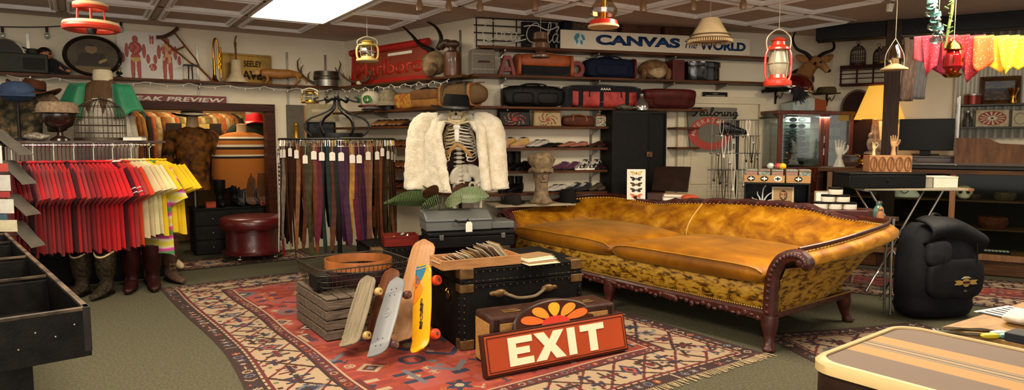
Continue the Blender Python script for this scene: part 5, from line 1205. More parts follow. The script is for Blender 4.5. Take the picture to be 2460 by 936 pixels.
SHW=wood('shelf_wood','#3f210f','#5d3519',sc=4,r=.45,st=(1,14,14))
def shelf(label,pl,t0,t1,z,d,brs=(),m=SHW,th=.028):
 mid=pl.p+pl.d*(t0+t1)/2+pl.n*(d/2+.006);t=thing('wall_shelf',label,'shelf',(mid.x,mid.y,z-th),pl.rz)
 MB().box((0,0,th/2),(t1-t0,d,th)).build('board',m,t,bev=.003)
 for b in brs:
  q=MB();x=b-(t0+t1)/2;q.box((x,d/2-.012,-.035),(.024,.012,.07));q.prism([(0,0)]*0 or[(x-.008,-.004),(x+.008,-.004),(x+.008,-.008),(x-.008,-.008)],d/2-.01,-d/2+.04);q.add([(x-.006,d/2-.01,-.005),(x+.006,d/2-.01,-.005),(x+.006,d/2-.01,-.065),(x-.006,d/2-.01,-.065),(x-.006,-d/2+.05,-.005),(x+.006,-d/2+.05,-.005),(x+.006,-d/2+.05,-.02),(x-.006,-d/2+.05,-.02)],[(0,1,2,3),(7,6,5,4),(4,5,1,0),(5,6,2,1),(6,7,3,2),(7,4,0,3)]);q.build('bracket',STEEL,t)
 return t
ZA=2.26
shelf('long top shelf along the left wall above the SNEAK PREVIEW sign',WA,.3,WA.L-.16,ZA,.27,[WA.t(x,2.2)for x in(75,475,690,785)])
shelf('high shelf on the corner wall holding the red sign',WB,.02,WB.L+.1,ZA,.27,[.8,1.6,2.3])
C_t=lambda px,z:WC.t(px,z)
shelf('upper back shelf holding the canvas sign',WC,.02,C_t(1845,2.6),2.585,.28,[C_t(x,2.55)for x in(1200,1420,1600)])
shelf('high back shelf with red letters and travel bags',WC,-.06,C_t(1845,2.27),ZA+.005,.3,[C_t(x,2.2)for x in(1200,1420,1595,1720)])
shelf('back shelf with the black and red travel bags',WC,-.06,C_t(1668,1.9),1.91,.3,[C_t(x,1.88)for x in(1205,1420)])
shelf('back shelf with a row of embroidered handbags',WC,.06,C_t(1472,1.68),1.685,.27,[C_t(1420,1.6)])
shelf('back shelf with pink and white shoes',WC,.06,C_t(1472,1.44),1.435,.25,[C_t(1420,1.4)])
shelf('back shelf with zebra print sneakers',WC,.06,C_t(1472,1.16),1.165,.25,[C_t(1420,1.1)])
shelf('lowest back shelf with dark shoes',WC,.06,C_t(1472,.9),.905,.25,[C_t(1420,.85)])
for z,n in((1.91,'with the tan duffel bag'),(1.70,'with tan sandals'),(1.435,'behind the belts at eye level'),(1.165,'behind the belts with brown shoes'),(.905,'low behind the belt stand')):
 shelf('corner wall shelf '+n,WB,.08,WB.L-.01,z,.27,[1.0,2.0]if z>1.8 else[])
for z,n in((1.685,'upper'),(1.435,'lower')):shelf(f'{n} short shelf right of the black wardrobe trunk',WC,C_t(1602,z),C_t(1655,z),z,.25)
for px_,pl in((70,WA),(475,WA),(690,WA),(782,WA),(1027,WB),(1107,WB),(1205,WC),(1420,WC),(1600,WC)):
 t_=pl.t(px_,2.4);z1={70:2.72,475:2.73,690:2.72,782:2.72,1027:2.78,1107:2.82}.get(px_,2.58);z0=1.95 if pl is WA else .5
 q=pl.p+pl.d*t_+pl.n*.004;o=MB().box((0,0,(z1-z0)/2),(.03,.012,z1-z0)).build('shelf_standard',STEEL);at(o,(q.x,q.y,z0),pl.rz)
 tag(o,f'slotted metal shelf upright on the {"left" if pl is WA else "corner" if pl is WB else "back"} wall'+{70:' at the far left',475:' right of the anatomy chart',690:' above the spotted cat figure',782:' above the film tin',1027:' behind the red sign',1107:' beside the leather bottle',1205:' behind the neon sign',1420:' behind the back shelves midway',1600:' behind the black wardrobe trunk'}[px_],'shelf upright')
def bag(label,loc,rz,w,d,h,m,strap=None,e=.45,kind='travel_bag',trims=(),cat='bag',handles=True,pockets=0,flap=None):
 h*=.95;t=thing(kind,label,cat,loc,rz);q=MB();q.sph((0,0,h/2),(w/2,d/2,h/2),28,16,e=e);q.jit(.008,8);q.build('body',m,t,smooth=60)
 sm_=strap or BLKL
 z=MB();z.tube([(-w*.46,-.0,h*.985),(0,0,h*1.0),(w*.46,0,h*.985)],.006,6);z.build('zip',mat('zip_metal','#5c5648',.4,.6),t)
 if handles:
  for sy in(-1,1):
   q=MB();q.tube(spl([(-w*.22,sy*d*.5,h*.5),(-w*.2,sy*d*.44,h*.9),(-w*.12,sy*d*.25,h*1.07),(w*.12,sy*d*.25,h*1.07),(w*.2,sy*d*.44,h*.9),(w*.22,sy*d*.5,h*.5)],4),.012,6,flat=.6);q.build('handle',sm_,t)
 for k in range(pockets):
  x=(k-(pockets-1)/2)*w*.8/pockets;q=MB();q.sph((x,-d*.47,h*.4),(w*.34/pockets,d*.1,h*.27),14,8,e=.4);q.build('pocket',m,t,smooth=60)
 if flap:q=MB();q.sph((0,-d*.08,h*.72),(w*.49,d*.49,h*.30),22,10,e=.4);q.build('flap',flap,t,smooth=60)
 for(x,ww,mm)in trims:
  q=MB();R=[]
  for xx in(x-ww/2,x+ww/2):R.append([(xx*w,d*.508*math.copysign(abs(math.cos(a))**.45,math.cos(a)),h/2+h*.508*math.copysign(abs(math.sin(a))**.45,math.sin(a)))for a in[2*pi*j/20 for j in range(20)]])
  q.loft(R);q.build('panel',mm,t,smooth=60)
 return t
def shoe(label,loc,rz,L,w,h,m,sole=None,group=None,lace=None,boot=0,pat=None,nm='shoe'):
 t=thing(nm,label,'shoe',loc,rz,group);R=[];n=14
 for y,hw,z1,z0 in((.5,.5,.5,.1),(.47,.72,.92,.08),(.3,.80,.95,.08),(.1,.78,.82,.08),(-.1,.85,.62,.08),(-.28,1,.5,.08),(-.42,.8,.36,.08),(-.49,.4,.25,.1)):
  R.append([(hw*w/2*math.copysign(abs(math.cos(a))**.8,math.cos(a)),y*L,h*(z0+z1)/2+h*(z1-z0)/2*math.copysign(abs(math.sin(a))**.7,math.sin(a)))for a in[2*pi*j/n for j in range(n)]])
 MB().loft(R).build('upper',m,t,smooth=70)
 P=[(w*.54*math.cos(a)*(1.05 if math.sin(a)<0 else .8),L*.52*math.sin(a))for a in[2*pi*j/20 for j in range(20)]]
 MB().loft([[(x,y,0)for x,y in P],[(x,y,h*.14)for x,y in P]]).build('sole',sole or BLKP,t,smooth=50)
 q=MB();q.sph((0,L*.27,h*.86),(w*.3,L*.17,h*.10),12,6);q.build('opening',BLKF,t)
 if boot:q=MB();q.lathe([(w*.40,h*.7),(w*.42,h*.7+boot),(w*.36,h*.7+boot),(w*.3,h*.8)],(0,L*.3,0),16,sy=1.2);q.build('shaft',m,t)
 if lace:
  q=MB()
  for k in range(4):q.box((0,-.02*L-L*.09*k+.03,h*(.78-.09*k)),(w*.5,.012,.012))
  q.build('lace',lace,t,bev=.002)
 return t
def shoes(label,pl,x0,x1,yb,z,m,h=.09,n=2,yaw=.9,group=None,off=.14,**k):
 a=pl.off(off).pt(x0,z);b=pl.off(off).pt(x1,z);L=.27;out=[]
 for i in range(n):
  p=a.lerp(b,(i+.5)/n);p.z=z;
  if i==0:t=shoe(label,p,pl.rz+yaw,L,.1,h,m,group=group if n>1 else None,**k)
  else:dup(t,label,group,p,pl.rz+yaw-.1)
 return t
oC,oB,oA=WC.off(.15),WB.off(.14),WA.off(.14)
e_=.002
z=1.91+e_
s=S(oC,1205,198,1352,252,z);bag('black leather satchel bag on the back shelf left of the red sports bag',s.loc,s.rz,s.w,.24,s.h*.9,BLKL,pockets=2,flap=None)
s=S(oC,1356,203,1530,252,z);RDN=mat('red_printed_nylon','#8e1c1c',.6,c2='#b23a30',sc=14);bag('red and black sports bag on the back shelf',s.loc,s.rz,s.w,.24,s.h*.92,RDN,trims=[(-.47,.06,BLKF),(-.33,.06,BLKF),(-.05,.05,BLKF),(.3,.05,BLKF),(.47,.06,BLKF)])
q=[o for o in kids(bpy.data.objects[[o.name for o in bpy.data.objects if o.get('label')=='red and black sports bag on the back shelf'][0]])][0].parent
m=MB();m.sph((0,0,s.h*.78),(s.w*.49,.122,s.h*.17),22,8,e=.4);m.build('top_panel',BLKF,q,smooth=60)
text('lettering','AAAA',s.w*.14,.03,PAPER,q,(0,-.124,s.h*.78),.002,bold=.02)
s=S(oC,1537,210,1665,252,z);MBG=mat('maroon_suede','#451813',.7,var=.2);bag('maroon leather bag at the right end of the back shelf',s.loc,s.rz,s.w,.24,s.h*.95,MBG,handles=False,pockets=1,flap=MARL)
z=ZA+.005+e_
RL=mat('red_letter_metal','#7a1018',.45,var=.15)
s=S(oC,1195,140,1240,176,z);t=thing('letter','large red letter A standing on the high back shelf','sign letter',s.loc,s.rz);k=MB();w,h=s.w/2,s.h*1.15
k.prism([(-w,0),(-w*.55,0),(-w*.08,h),(-w*.32,h)],-.04,.04);k.prism([(w,0),(w*.32,h),(-w*.08,h),(w*.45,0)]if 0 else[(w*.55,0),(w,0),(w*.32,h),(w*.08,h)],-.04,.04);k.prism([(-w*.4,h*.22),(w*.4,h*.22),(w*.3,h*.42),(-w*.3,h*.42)],-.038,.038);k.prism([(-w*.32,h*.8),(w*.32,h*.8),(w*.32,h),(-w*.32,h)],-.039,.039);k.build('letter_body',RL,t);MB().box((0,.0,.004),(s.w,.09,.008)).build('base',RL,t)
s=S(oC,1240,128,1368,178,z);ORB=mat('orange_leather','#9a4714',.5,var=.2);bag('orange and black travel bag on the high back shelf',s.loc,s.rz,s.w,.24,s.h*.95,BLKF,strap=ORB,flap=ORB,trims=[(-.485,.05,ORB),(.485,.05,ORB)])
s=S(oC,1366,146,1402,178,z);t=thing('letter','round red letter O leaning between two bags on the high back shelf','sign letter',s.loc,s.rz);k=MB();r=s.w/2;k.loft([[(rr*math.cos(a)*1.0,yy,r*1.02+rr*math.sin(a))for a in[2*pi*j/28 for j in range(28)]]for rr,yy in((r,-.04),(r,.04),(r*.5,.04),(r*.5,-.04))],cap=False,close=True);k.build('letter_body',RL,t)
s=S(oC,1402,136,1520,180,z);NVY=mat('navy_canvas','#10182e',.8,var=.2);bag('navy blue canvas bag on the high back shelf',s.loc,s.rz,s.w,.24,s.h*.95,NVY,strap=NVY,pockets=1,trims=[(.47,.04,MARL)])
s=S(oC,1535,138,1605,182,z);TAX=mat('brindle_fur','#5d4126',.9,c2='#8d6a43',sc=18,bump=.6)
t=thing('fur_hat','brindled fur hat with a pale front between the navy bag and hat box','hat',s.loc,s.rz);k=MB();k.sph((0,0,s.h*.45),(s.w*.5,.13,s.h*.45),20,12).jit(.02,20);k.build('crown',TAX,t,smooth=80);k=MB();k.sph((0,-.1,s.h*.3),(s.w*.28,.05,s.h*.24),14,8).jit(.012,20);k.build('front_flap',mat('pale_fur','#a58a64',.9,c2='#c9b38d',sc=20,bump=.5),t,smooth=80)
for sx in(-1,1):k=MB();k.sph((sx*s.w*.42,-.06,s.h*.25),(.04,.05,s.h*.3),10,6).jit(.01,20);k.build('ear_flap',TAX,t,smooth=80)
s=S(oC,1640,150,1728,188,z);t=thing('hat_box','shiny black oval hat box on the high back shelf','box',s.loc,s.rz);BLG=mat('glossy_black','#0d0c0d',.15,var=.05,coat=.4)
MB().lathe([(s.w*.47,0),(s.w*.48,.01),(s.w*.48,s.h*.8),(0,s.h*.8)],n=32,sy=.55).build('body',BLG,t);MB().lathe([(s.w*.495,s.h*.72),(s.w*.5,s.h*.74),(s.w*.5,s.h*.98),(s.w*.47,s.h),(0,s.h)],n=32,sy=.55).build('lid',BLG,t)
s=S(oC,1604,146,1636,186,z);t=thing('maroon_book','narrow maroon box standing between fur hat and hat box','box',s.loc+V((0,0,0)),s.rz);MB().box((0,0,s.h/2),(s.w*.9,.2,s.h)).build('body',MARL,t,bev=.004);MB().box((0,0,s.h-.02),(s.w*.92,.205,.04)).build('lid',MARL,t,bev=.004)
s=S(WC.off(.16),1112,120,1180,172,z);t=thing('suitcase','pale grey suitcase at the left end of the high back shelf','suitcase',S(WC.off(.16),1128,120,1186,172,z).loc+V((0,0,0)),WC.rz);w=s.w*.8;GS=mat('grey_linen_case','#6d675c',.7,var=.12,sc=30)
MB().box((0,0,s.h/2),(w,.2,s.h)).build('shell',GS,t,bev=.012)
for k in(-.3,.3):MB().box((0,-.102,s.h*(.5+k)),(w*.98,.004,.012)).build('edge_band',mat('pale_band','#8f8672',.6),t)
k=MB();k.tube(spl([(-.06,-.1,s.h*.5),(-.05,-.125,s.h*.5),(.05,-.125,s.h*.5),(.06,-.1,s.h*.5)],4),.009,6);k.build('handle',BRNL,t)
z=2.585+e_
s=S(WC.off(.12),1146,46,1343,104,z);t=thing('neon_sign','unlit script neon Coca-Cola sign on a wire frame on the upper back shelf','neon sign',s.loc,s.rz);k=MB()
w,h=s.w,s.h
for zz in(.02,h*.25,h*.5,h*.75,h):k.tube([(-w/2-(.03 if zz in(h*.5,h*.75)else 0),.03,zz),(w/2,.03,zz)],.007,6)
for xx in(-w/2,-w*.3,-w*.02,w*.25,w/2):k.tube([(xx,.03,0),(xx,.03,h+(.04 if abs(xx)<w*.3 else 0))],.008,6)
k.build('frame',IRON,t);MB().box((w*.26,.06,h*.5),(w*.42,.05,h*.9)).build('transformer',BLKP,t,bev=.006)
NE=mat('white_neon_tube','#cfcabf',.25,var=.03,coat=.3)
def script(letters,w0,nm='neon_tube',r=.0055,y=-.03,par=t,m_=NE,x0=0,z0=0,sx=1,sz=1):
 x=x0
 for ch in letters:
  P,adv=GLY[ch];q=MB();q.tube(spl([(x+a*sx,y,z0+b*sz)for a,b in P],4),r,5);q.build(nm,m_,par);x+=adv*sx
GLY={'C':([(.9,.85),(.8,1.02),(.55,1.0),(.2,.7),(.12,.3),(.3,.02),(.6,.0),(.95,.25)],.85),'o':([(.32,.5),(.12,.48),(.04,.2),(.2,.02),(.38,.16),(.36,.42),(.28,.5),(.5,.4)],.46),'c':([(.38,.4),(.28,.5),(.1,.4),(.06,.15),(.2,.0),(.45,.2)],.42),'a':([(.38,.42),(.24,.5),(.08,.35),(.06,.12),(.18,.02),(.36,.3),(.4,.48),(.36,.1),(.44,.02),(.6,.2)],.55),'l':([(.0,.15),(.25,.7),(.3,1.05),(.2,1.1),(.12,.7),(.12,.15),(.2,.0),(.4,.2)],.36),'-':([(.05,.3),(.3,.34)],.34),'T':([(-.1,.85),(.2,1.0),(.8,.95),(.5,.98),(.4,.5),(.2,.0),(.0,.02)],.62),'i':([(.05,.45),(.1,.5),(.08,.1),(.14,.02),(.3,.2)],.26),'r':([(.0,.3),(.1,.5),(.14,.42),(.26,.44),(.22,.1),(.3,.02),(.42,.2)],.38),'n':([(.02,.45),(.1,.5),(.08,.0),(.1,.3),(.24,.5),(.32,.4),(.3,.1),(.38,.02),(.5,.2)],.46),'g':([(.36,.44),(.2,.5),(.06,.3),(.16,.08),(.34,.3),(.4,.5),(.34,-.2),(.2,-.42),(.1,-.3),(.5,.15)],.5)}
sxn=w/5.0;script('Coca-Cola',w,x0=-w*.46,z0=h*.24,sx=sxn,sz=h*.62,par=t)
q=MB();q.tube(spl([(-w*.40,-.03,h*.35),(-w*.42,-.03,h*.15),(-w*.25,-.03,h*.12),(-w*.05,-.03,h*.22),(w*.08,-.03,h*.32)],5),.0075,5);q.build('neon_tube',NE,t)
q=MB();q.tube(spl([(w*.05,-.03,h*.75),(w*.2,-.03,h*.8),(w*.35,-.03,h*.66),(w*.48,-.03,h*.8),(w*.46,-.03,h*.62)],5),.0075,5);q.build('neon_tube',NE,t)
for(x0,x1,y0,nm,lab,c,c2,d)in((1347,1366,50,'dark_box','narrow navy box between the neon sign and the wicker basket','#12141d','#1c1f2c',.2),(1488,1580,60,'brown_carton','brown carton behind the canvas sign under the red rimmed lantern','#4a2d1e','#5b3a27',.14),(1590,1660,62,'brown_carton','brown carton left of the fringed lampshade behind the canvas sign','#3f261a','#52321f',.14)):
 s=S(WC.off(.09),x0,y0,x1,110,z);t=thing(nm,lab,'box',s.loc,s.rz);M_=mat(nm+lab[:9].replace(' ','_')+str(x0),c,.7,c2=c2);MB().box((0,0,s.h*.45),(s.w,d,s.h*.9)).build('body',M_,t,bev=.004);MB().box((0,0,s.h*.95),(s.w*1.02,d*1.03,s.h*.1)).build('lid',M_,t,bev=.004)
WK=mat('wicker','#6b5138',.8,c2='#2e2016',sc=45,bump=.8,bsc=60)
s=S(WC.off(.09),1368,50,1478,105,z);t=thing('wicker_basket','dark and tan woven basket behind the left end of the canvas sign','basket',s.loc,s.rz);MB().box((0,0,s.h*.47),(s.w,.14,s.h*.94)).build('body',WK,t,bev=.02);MB().tube([(x*s.w/2,y*.07,s.h*.96)for x,y in((-1,-1),(1,-1),(1,1),(-1,1))],.012,6,close=True).build('rim',WK,t)
s=S(WC.off(.27),1346,82,1800,131,2.59);cz=WC.off(.27).at(1346,112).z
t=thing('canvas_sign','long white CANVAS The WORLD sign with a painted globe','sign',V((s.loc.x,s.loc.y,2.589)),s.rz);w=s.w;h=.215
MB().box((0,0,h/2),(w,.025,h)).build('board',mat('white_sign_board','#d6cdb8',.6,var=.05,sc=3),t,bev=.003)
BLU=mat('navy_sign_letter','#10294f',.5,c2='#1d3f6e',sc=4);TEAL=mat('teal_globe_paint','#3f8398',.5,var=.1);tb=lambda st_,x0,x1,hh,zc,m_=BLU,**k:text('lettering',st_,(x1-x0)*w/454,hh,m_,t,(((x0+x1)/2-1573)*w/454,-.0125,zc),.003,**k)
tb('CANVAS',1424,1622,h*.55,h*.55,bold=.05);tb('The',1634,1664,h*.42,h*.5,bold=.01,shear=.3);tb('WORLD',1670,1788,h*.5,h*.5,bold=.05)
g=MB();gx=(1387-1573)*w/454;g.prism(ell(gx,h*.52,h*.40,h*.40,32),-.0126,-.015);g.build('globe',mat('pale_globe','#c9cfc9',.5),t)
for P in([(-.32,.1),(-.2,.3),(-.02,.32),(.02,.15),(-.1,.02),(-.05,-.12),(-.15,-.3),(-.22,-.1),(-.3,-.02)],[(.1,.3),(.28,.2),(.36,-.02),(.22,-.05),(.12,.12)],[(.1,-.02),(.22,-.12),(.18,-.3),(.08,-.28),(.04,-.1)]):g=MB();g.prism([(gx+a*h*.98,h*.52+b*h*.98)for a,b in P],-.0152,-.0165);g.build('continent',TEAL,t)
z=1.685+e_
s=S(oC,1192,264,1274,303,z);EMB=mat('embroidered_black','#0f0d0f',.8,c2='#141114',sc=10)
def floral(bg,cols,cx=.5,cy=.45,rr=.42):
 def f(u,v):
  x,y=(u-cx)*1.7,v-cy
  r=math.hypot(x,y);a=math.atan2(y,x)
  if r<.14:return cols[0]
  if r<rr*1.55 and math.sin(a*7+r*20)>.25 and hsh(int(u*26),int(v*14),3)<.75:return cols[1+int(hsh(int(u*26),int(v*14))*(len(cols)-1))]
  return bg
 return f
def handbag(label,s,d,m,pic=None,frame=BLKL,hz=.3):
 t=thing('handbag',label,'handbag',s.loc,s.rz);h=s.h*.92;q=MB();q.box((0,0,h/2),(s.w*.94,d,h),taper=(.94,.8));q.build('body',m,t,bev=.012)
 q=MB();q.box((0,0,h+.006),(s.w*.92,d*.5,.022));q.build('frame',frame,t,bev=.004)
 q=MB();q.tube(spl([(-s.w*.3,0,h),(-s.w*.27,0,h+hz*s.h),(s.w*.27,0,h+hz*s.h),(s.w*.3,0,h)],5),.010,6);q.build('handle',frame,t)
 if pic:o=painted('embroidery',s.w*.84,h*.86,40,22,pic,t,0,0,.002);o.location=(0,-d/2-.002,h*.06);o.rotation_euler=(-.09*0+math.atan2(d*.1,h),0,0)if 0 else(-math.atan2(d*.1,h),0,0)
 return t
handbag('black handbag with red floral embroidery on the back shelf',s,.12,EMB,floral('#0f0d0f',['#a01a20','#a02a28','#8a7a58','#6a2020']),hz=.45)
s=S(oC,1277,266,1348,303,z);handbag('cream handbag with red and brown floral embroidery on the back shelf',s,.1,mat('cream_canvas','#a48a5e',.8),floral('#a88f66',['#98352a','#5a3a20','#7a2a20','#4a4424']),TANL,hz=.05)
s=S(oC,1350,275,1426,303,z);bag('brown leather handbag with a looped tan handle on the back shelf',s.loc,s.rz,s.w,.13,s.h*.95,mat('cognac_leather','#4d2413',.45,var=.25),strap=TANL,kind='handbag',cat='handbag')
s=S(oC,1428,277,1470,303,z);handbag('small white printed purse beside the black wardrobe trunk',s,.09,mat('white_print_cloth','#b5ab98',.8),lambda u,v:['#b5ab98','#4f6a52','#8a4a38','#b5ab98','#c2b8a4'][int(hsh(int(u*14),int(v*9))*5)],MDW,hz=.02)
z=1.435+e_
PK=mat('pink_canvas','#b08a86',.8,var=.1);shoes('yellow and pink high top sneaker on the shoe shelf beside the fur coat',WC,1200,1262,352,z,mat('yellow_pink_canvas','#b98a70',.8,c2='#c4a24a',sc=8),h=.13,yaw=-1.1,group='yellow and pink sneakers',lace=PAPER,sole=PK)
shoes('white strappy sandal on the shoe shelf',WC,1276,1306,352,z,mat('white_leather','#b7afa4',.5),h=.1,yaw=-.9,group='white sandals')
shoes('black flat shoe on the shoe shelf between white and pink pairs',WC,1302,1338,352,z,BLKL,h=.06,yaw=-1.2,group='black flats')
shoes('salmon pink flat shoe on the shoe shelf',WC,1346,1402,352,z,mat('salmon_leather','#9a5f4c',.5,var=.1),h=.075,yaw=-1.2,group='salmon pink flats')
shoes('dark brown loafer on the shoe shelf beside the wardrobe trunk',WC,1420,1464,352,z,mat('loafer_brown','#3b2019',.4),h=.08,yaw=-1.2,group='dark brown loafers')
z=1.165+e_
shoes('black high heel boot on the zebra sneaker shelf next to the fur coat',WC,1206,1240,405,z,BLKL,h=.12,yaw=-.9,group='black heeled boots',boot=.14)
shoes('black ankle shoe left of the stone bust on the sneaker shelf',WC,1247,1272,405,z,BLKP,h=.12,yaw=-.9,group='black ankle shoes')
shoes('purple suede shoe right of the stone bust',WC,1332,1382,405,z,mat('purple_suede','#4d2038',.85,sheen=.3),h=.105,yaw=-1.25,group='purple suede shoes')
ZB=mat('zebra_print','#c9c2b4',.6,var=0)
def zebra():
 nt=ZB.node_tree;b=nt.nodes['Principled BSDF'];tc=nt.nodes.new('ShaderNodeTexCoord');w_=nt.nodes.new('ShaderNodeTexWave');w_.inputs['Scale'].default_value=14;w_.inputs['Distortion'].default_value=7;cr=nt.nodes.new('ShaderNodeValToRGB');cr.color_ramp.interpolation='CONSTANT';e=cr.color_ramp.elements;e[0].color=(.01,.01,.01,1);e[1].color=(*lin('#c9c2b4'),1);e[1].position=.5
 nt.links.new(tc.outputs['Object'],w_.inputs[0]);nt.links.new(w_.outputs['Fac'],cr.inputs[0]);nt.links.new(cr.outputs[0],b.inputs['Base Color'])
zebra();shoes('black and white zebra print sneaker on the back shelf',WC,1386,1436,405,z,ZB,h=.13,yaw=-1.0,group='zebra print sneakers',lace=PAPER,sole=PAPER)
shoes('dark plum shoe beside the wardrobe trunk on the sneaker shelf',WC,1442,1466,405,z,mat('plum_leather','#2d141a',.4),h=.08,n=2,yaw=-1.1,group='dark plum shoes')
z=.905+e_
shoes('black ankle boot on the lowest back shelf beside the fur coat',WC,1206,1246,460,z,BLKP,h=.13,yaw=-.9,group='black ankle boots on the lowest shelf',boot=.1)
shoes('white strapped sandal right of the stone bust on the lowest shelf',WC,1318,1346,460,z,mat('white_leather'),h=.09,yaw=-1.1,group='white strapped sandals')
shoes('black laced sneaker on the lowest back shelf',WC,1366,1412,460,z,BLKF,h=.11,yaw=-1.0,group='black laced sneakers',lace=PAPER)
shoes('grey brown sneaker on the lowest shelf beside the wardrobe trunk',WC,1420,1464,460,z,mat('taupe_suede','#4d4034',.8),h=.1,yaw=-1.0,group='grey brown sneakers')
z=1.91+e_
s=S(WB.off(.235),872,214,915,265,z);s.w*=.66;t=thing('helmet','white helmet marked 10 in green on the corner wall shelf','helmet',s.loc,s.rz+.4);WHE=mat('white_helmet_shell','#c9bfa8',.35,var=.08);k=MB();k.sph((0,0,s.h*.45),(s.w*.56,s.w*.56,s.h*.5),24,12);k.build('shell',WHE,t,smooth=80);k=MB();k.tube([(s.w*.63*math.cos(a*pi/12),s.w*.63*math.sin(a*pi/12),s.h*.2)for a in range(24)],.012,6,close=True);k.build('rim',MARL,t)
text('lettering','10',s.w*.8,s.h*.36,mat('green_number','#2f6a2c',.5),t,(0,-s.w*.63,s.h*.5),.004,bold=.04);MB().lathe([(0,0),(s.w*.5,0),(s.w*.5,.02),(0,.03)],n=20).build('liner',BLKF,t)
s=S(WB.off(.22),910,212,957,258,z);s.w*=.66;t=thing('lace_hat','dusty grey brimmed hat with veil on the corner wall shelf','hat',s.loc,s.rz);hat_m=mat('dusty_straw','#6b5f4c',.85,c2='#8f8268',sc=25);k=MB();k.sph((0,0,s.h*.55),(s.w*.45,s.w*.45,s.h*.45),20,10);k.build('crown',hat_m,t,smooth=80);k=MB();k.lathe([(s.w*.4,s.h*.35),(s.w*.58,s.h*.18),(s.w*.59,s.h*.2),(s.w*.42,s.h*.4)],n=28,cap=False);k.build('brim',hat_m,t,smooth=80);MB().lathe([(s.w*.3,0),(s.w*.3,s.h*.3),(0,s.h*.3)],n=16).build('stand',IRON,t)
s=S(oB,954,218,1000,262,z);bag('red and yellow beaded pouch on the corner wall shelf',s.loc,s.rz,s.w*1.1,.16,s.h*.9,mat('red_yellow_bead','#8f2a17',.7,c2='#b08a28',sc=22),kind='pouch',handles=False)
s=S(oB,1002,205,1062,260,z);bag('tan suede saddle bag with a folded flap on the corner wall shelf',s.loc,s.rz,s.w*1.2,.2,s.h*.85,mat('tan_suede','#8c5c22',.85,var=.25),kind='saddle_bag',flap=mat('brown_suede_flap','#6d431c',.85,var=.25),handles=True)
s=S(oB,1050,192,1190,258,z);bag('large khaki duffel bag behind the black hat',S(oB,1062,192,1150,258,z).loc,s.rz,s.w*.9,.2,s.h*.92,mat('khaki_canvas','#6b4f2a',.85,c2='#57422a',sc=6),kind='duffel_bag',e=.75,trims=[(-.28,.04,TANL),(.28,.04,TANL)],strap=mat('olive_webbing','#4b4632',.8))
z=1.70+e_
for i,(x0,x1,c,lab)in enumerate(((900,935,'#8a5a30','tan leather sandal at the left of the corner wall shelf'),(940,975,'#6b431f','brown leather sandal on the corner wall shelf'),(985,1020,'#171414','black shoe with light buckle on the corner wall shelf'))):shoes(lab,WB,x0,x1,303,z,mat('sandal_leather'+str(i),c,.5),h=.1,n=3 if i<2 else 2,yaw=.5,group=lab.split(' on ')[0].split(' at ')[0]+'s')
for zi,(z,c,nm)in enumerate(((1.435,'#5a2e17','chestnut'),(1.165,'#6b3a1a','rust brown'),(.905,'#4a2214','dark cherry'))):
 shoes(f'{nm} leather shoe on the corner wall shelf behind the belts',WB,935,990,0,z+e_,mat('corner_shoe'+str(zi),c,.4,var=.2),h=.1,n=4,yaw=.4,group=f'{nm} shoes behind the belts')
 shoes(f'black leather shoe left of the {nm} ones on the corner shelf',WB,870,915,0,z+e_,BLKL,h=.1,n=3,yaw=.4,group=f'black shoes next to the {nm} ones')
z=ZA+e_
def SA(x0,y0,x1,y1):return S(oA,x0,y0,x1,y1,z)
s=SA(-30,95,62,180);t=thing('drum','dark round drum lying on its side at the far left of the top shelf','drum',s.loc,s.rz);r=s.h*.5
MB().loft([[(r*f*math.cos(a),yy,r+r*f*math.sin(a))for a in[2*pi*j/36 for j in range(36)]]for f,yy in((.9,-.10),(1,-.1),(1,.1),(.9,.1))]).build('shell',DKW,t);MB().loft([[(r*f*math.cos(a),yy,r+r*f*math.sin(a))for a in[2*pi*j/36 for j in range(36)]]for f,yy in((.93,-.105),(.93,-.102))]).build('skin',mat('dark_drum_skin','#2c2723',.5),t)
s=SA(-5,122,118,178);t=thing('projector_box','dark green metal projector case on the top shelf at left','case',s.loc-oA.n*-.06,s.rz);DGN=mat('dark_green_metal','#26261c',.5,var=.2);w=s.w
MB().box((0,0,s.h*.42),(w,.17,s.h*.84)).build('body',DGN,t,bev=.01);MB().box((w*.22,-.088,s.h*.40),(w*.42,.01,s.h*.5)).build('panel',mat('dark_panel2','#14150f',.6),t,bev=.002);q=MB();q.lathe([(.05,0),(.06,.03),(.05,.06),(0,.06)],(w*.2,0,s.h*.84),16);q.build('reel_cap',DGN,t);MB().tube(arc(w*.0,s.h*.84,.07,0,pi,10),.008,6).build('handle',IRON,t)
s=SA(92,110,172,180);dmm=thing('dummy','reclining ventriloquist dummy in a dark suit on the top shelf','dummy',s.loc+oA.n*.02,s.rz);SK=mat('dummy_skin','#9a6448',.5,var=.08);w,h=s.w,s.h
MB().tube(spl([(-w*.28,0,h*.42),(-w*.05,0,h*.3),(w*.2,-.01,h*.18),(w*.46,-.01,h*.1)],5),[.06,.07,.08,.085,.085,.085,.08,.08,.075,.07,.065,.06,.055,.05,.045,.04],14,flat=.9).build('suit',BLKF,dmm,smooth=80)
q=MB();q.sph((-w*.26,-.01,h*.66),(.062,.06,.078),16,12);q.sph((-w*.26+.058,-.025,h*.64),(.018,.014,.014),8,6);q.sph((-w*.26-.005,.0,h*.48),(.03,.03,.05),10,6);hd=q.build('head',SK,dmm,smooth=80)
q=MB();q.sph((-w*.28,.0,h*.76),(.068,.066,.055),14,8);q.build('hair',mat('dark_hair','#1e1410',.6),hd,smooth=80);q=MB()
for d_ in(-.02,.03):q.sph((-w*.26+.045,-.05+d_*.4,h*.69+.0),(.012,.01,.009),8,5)
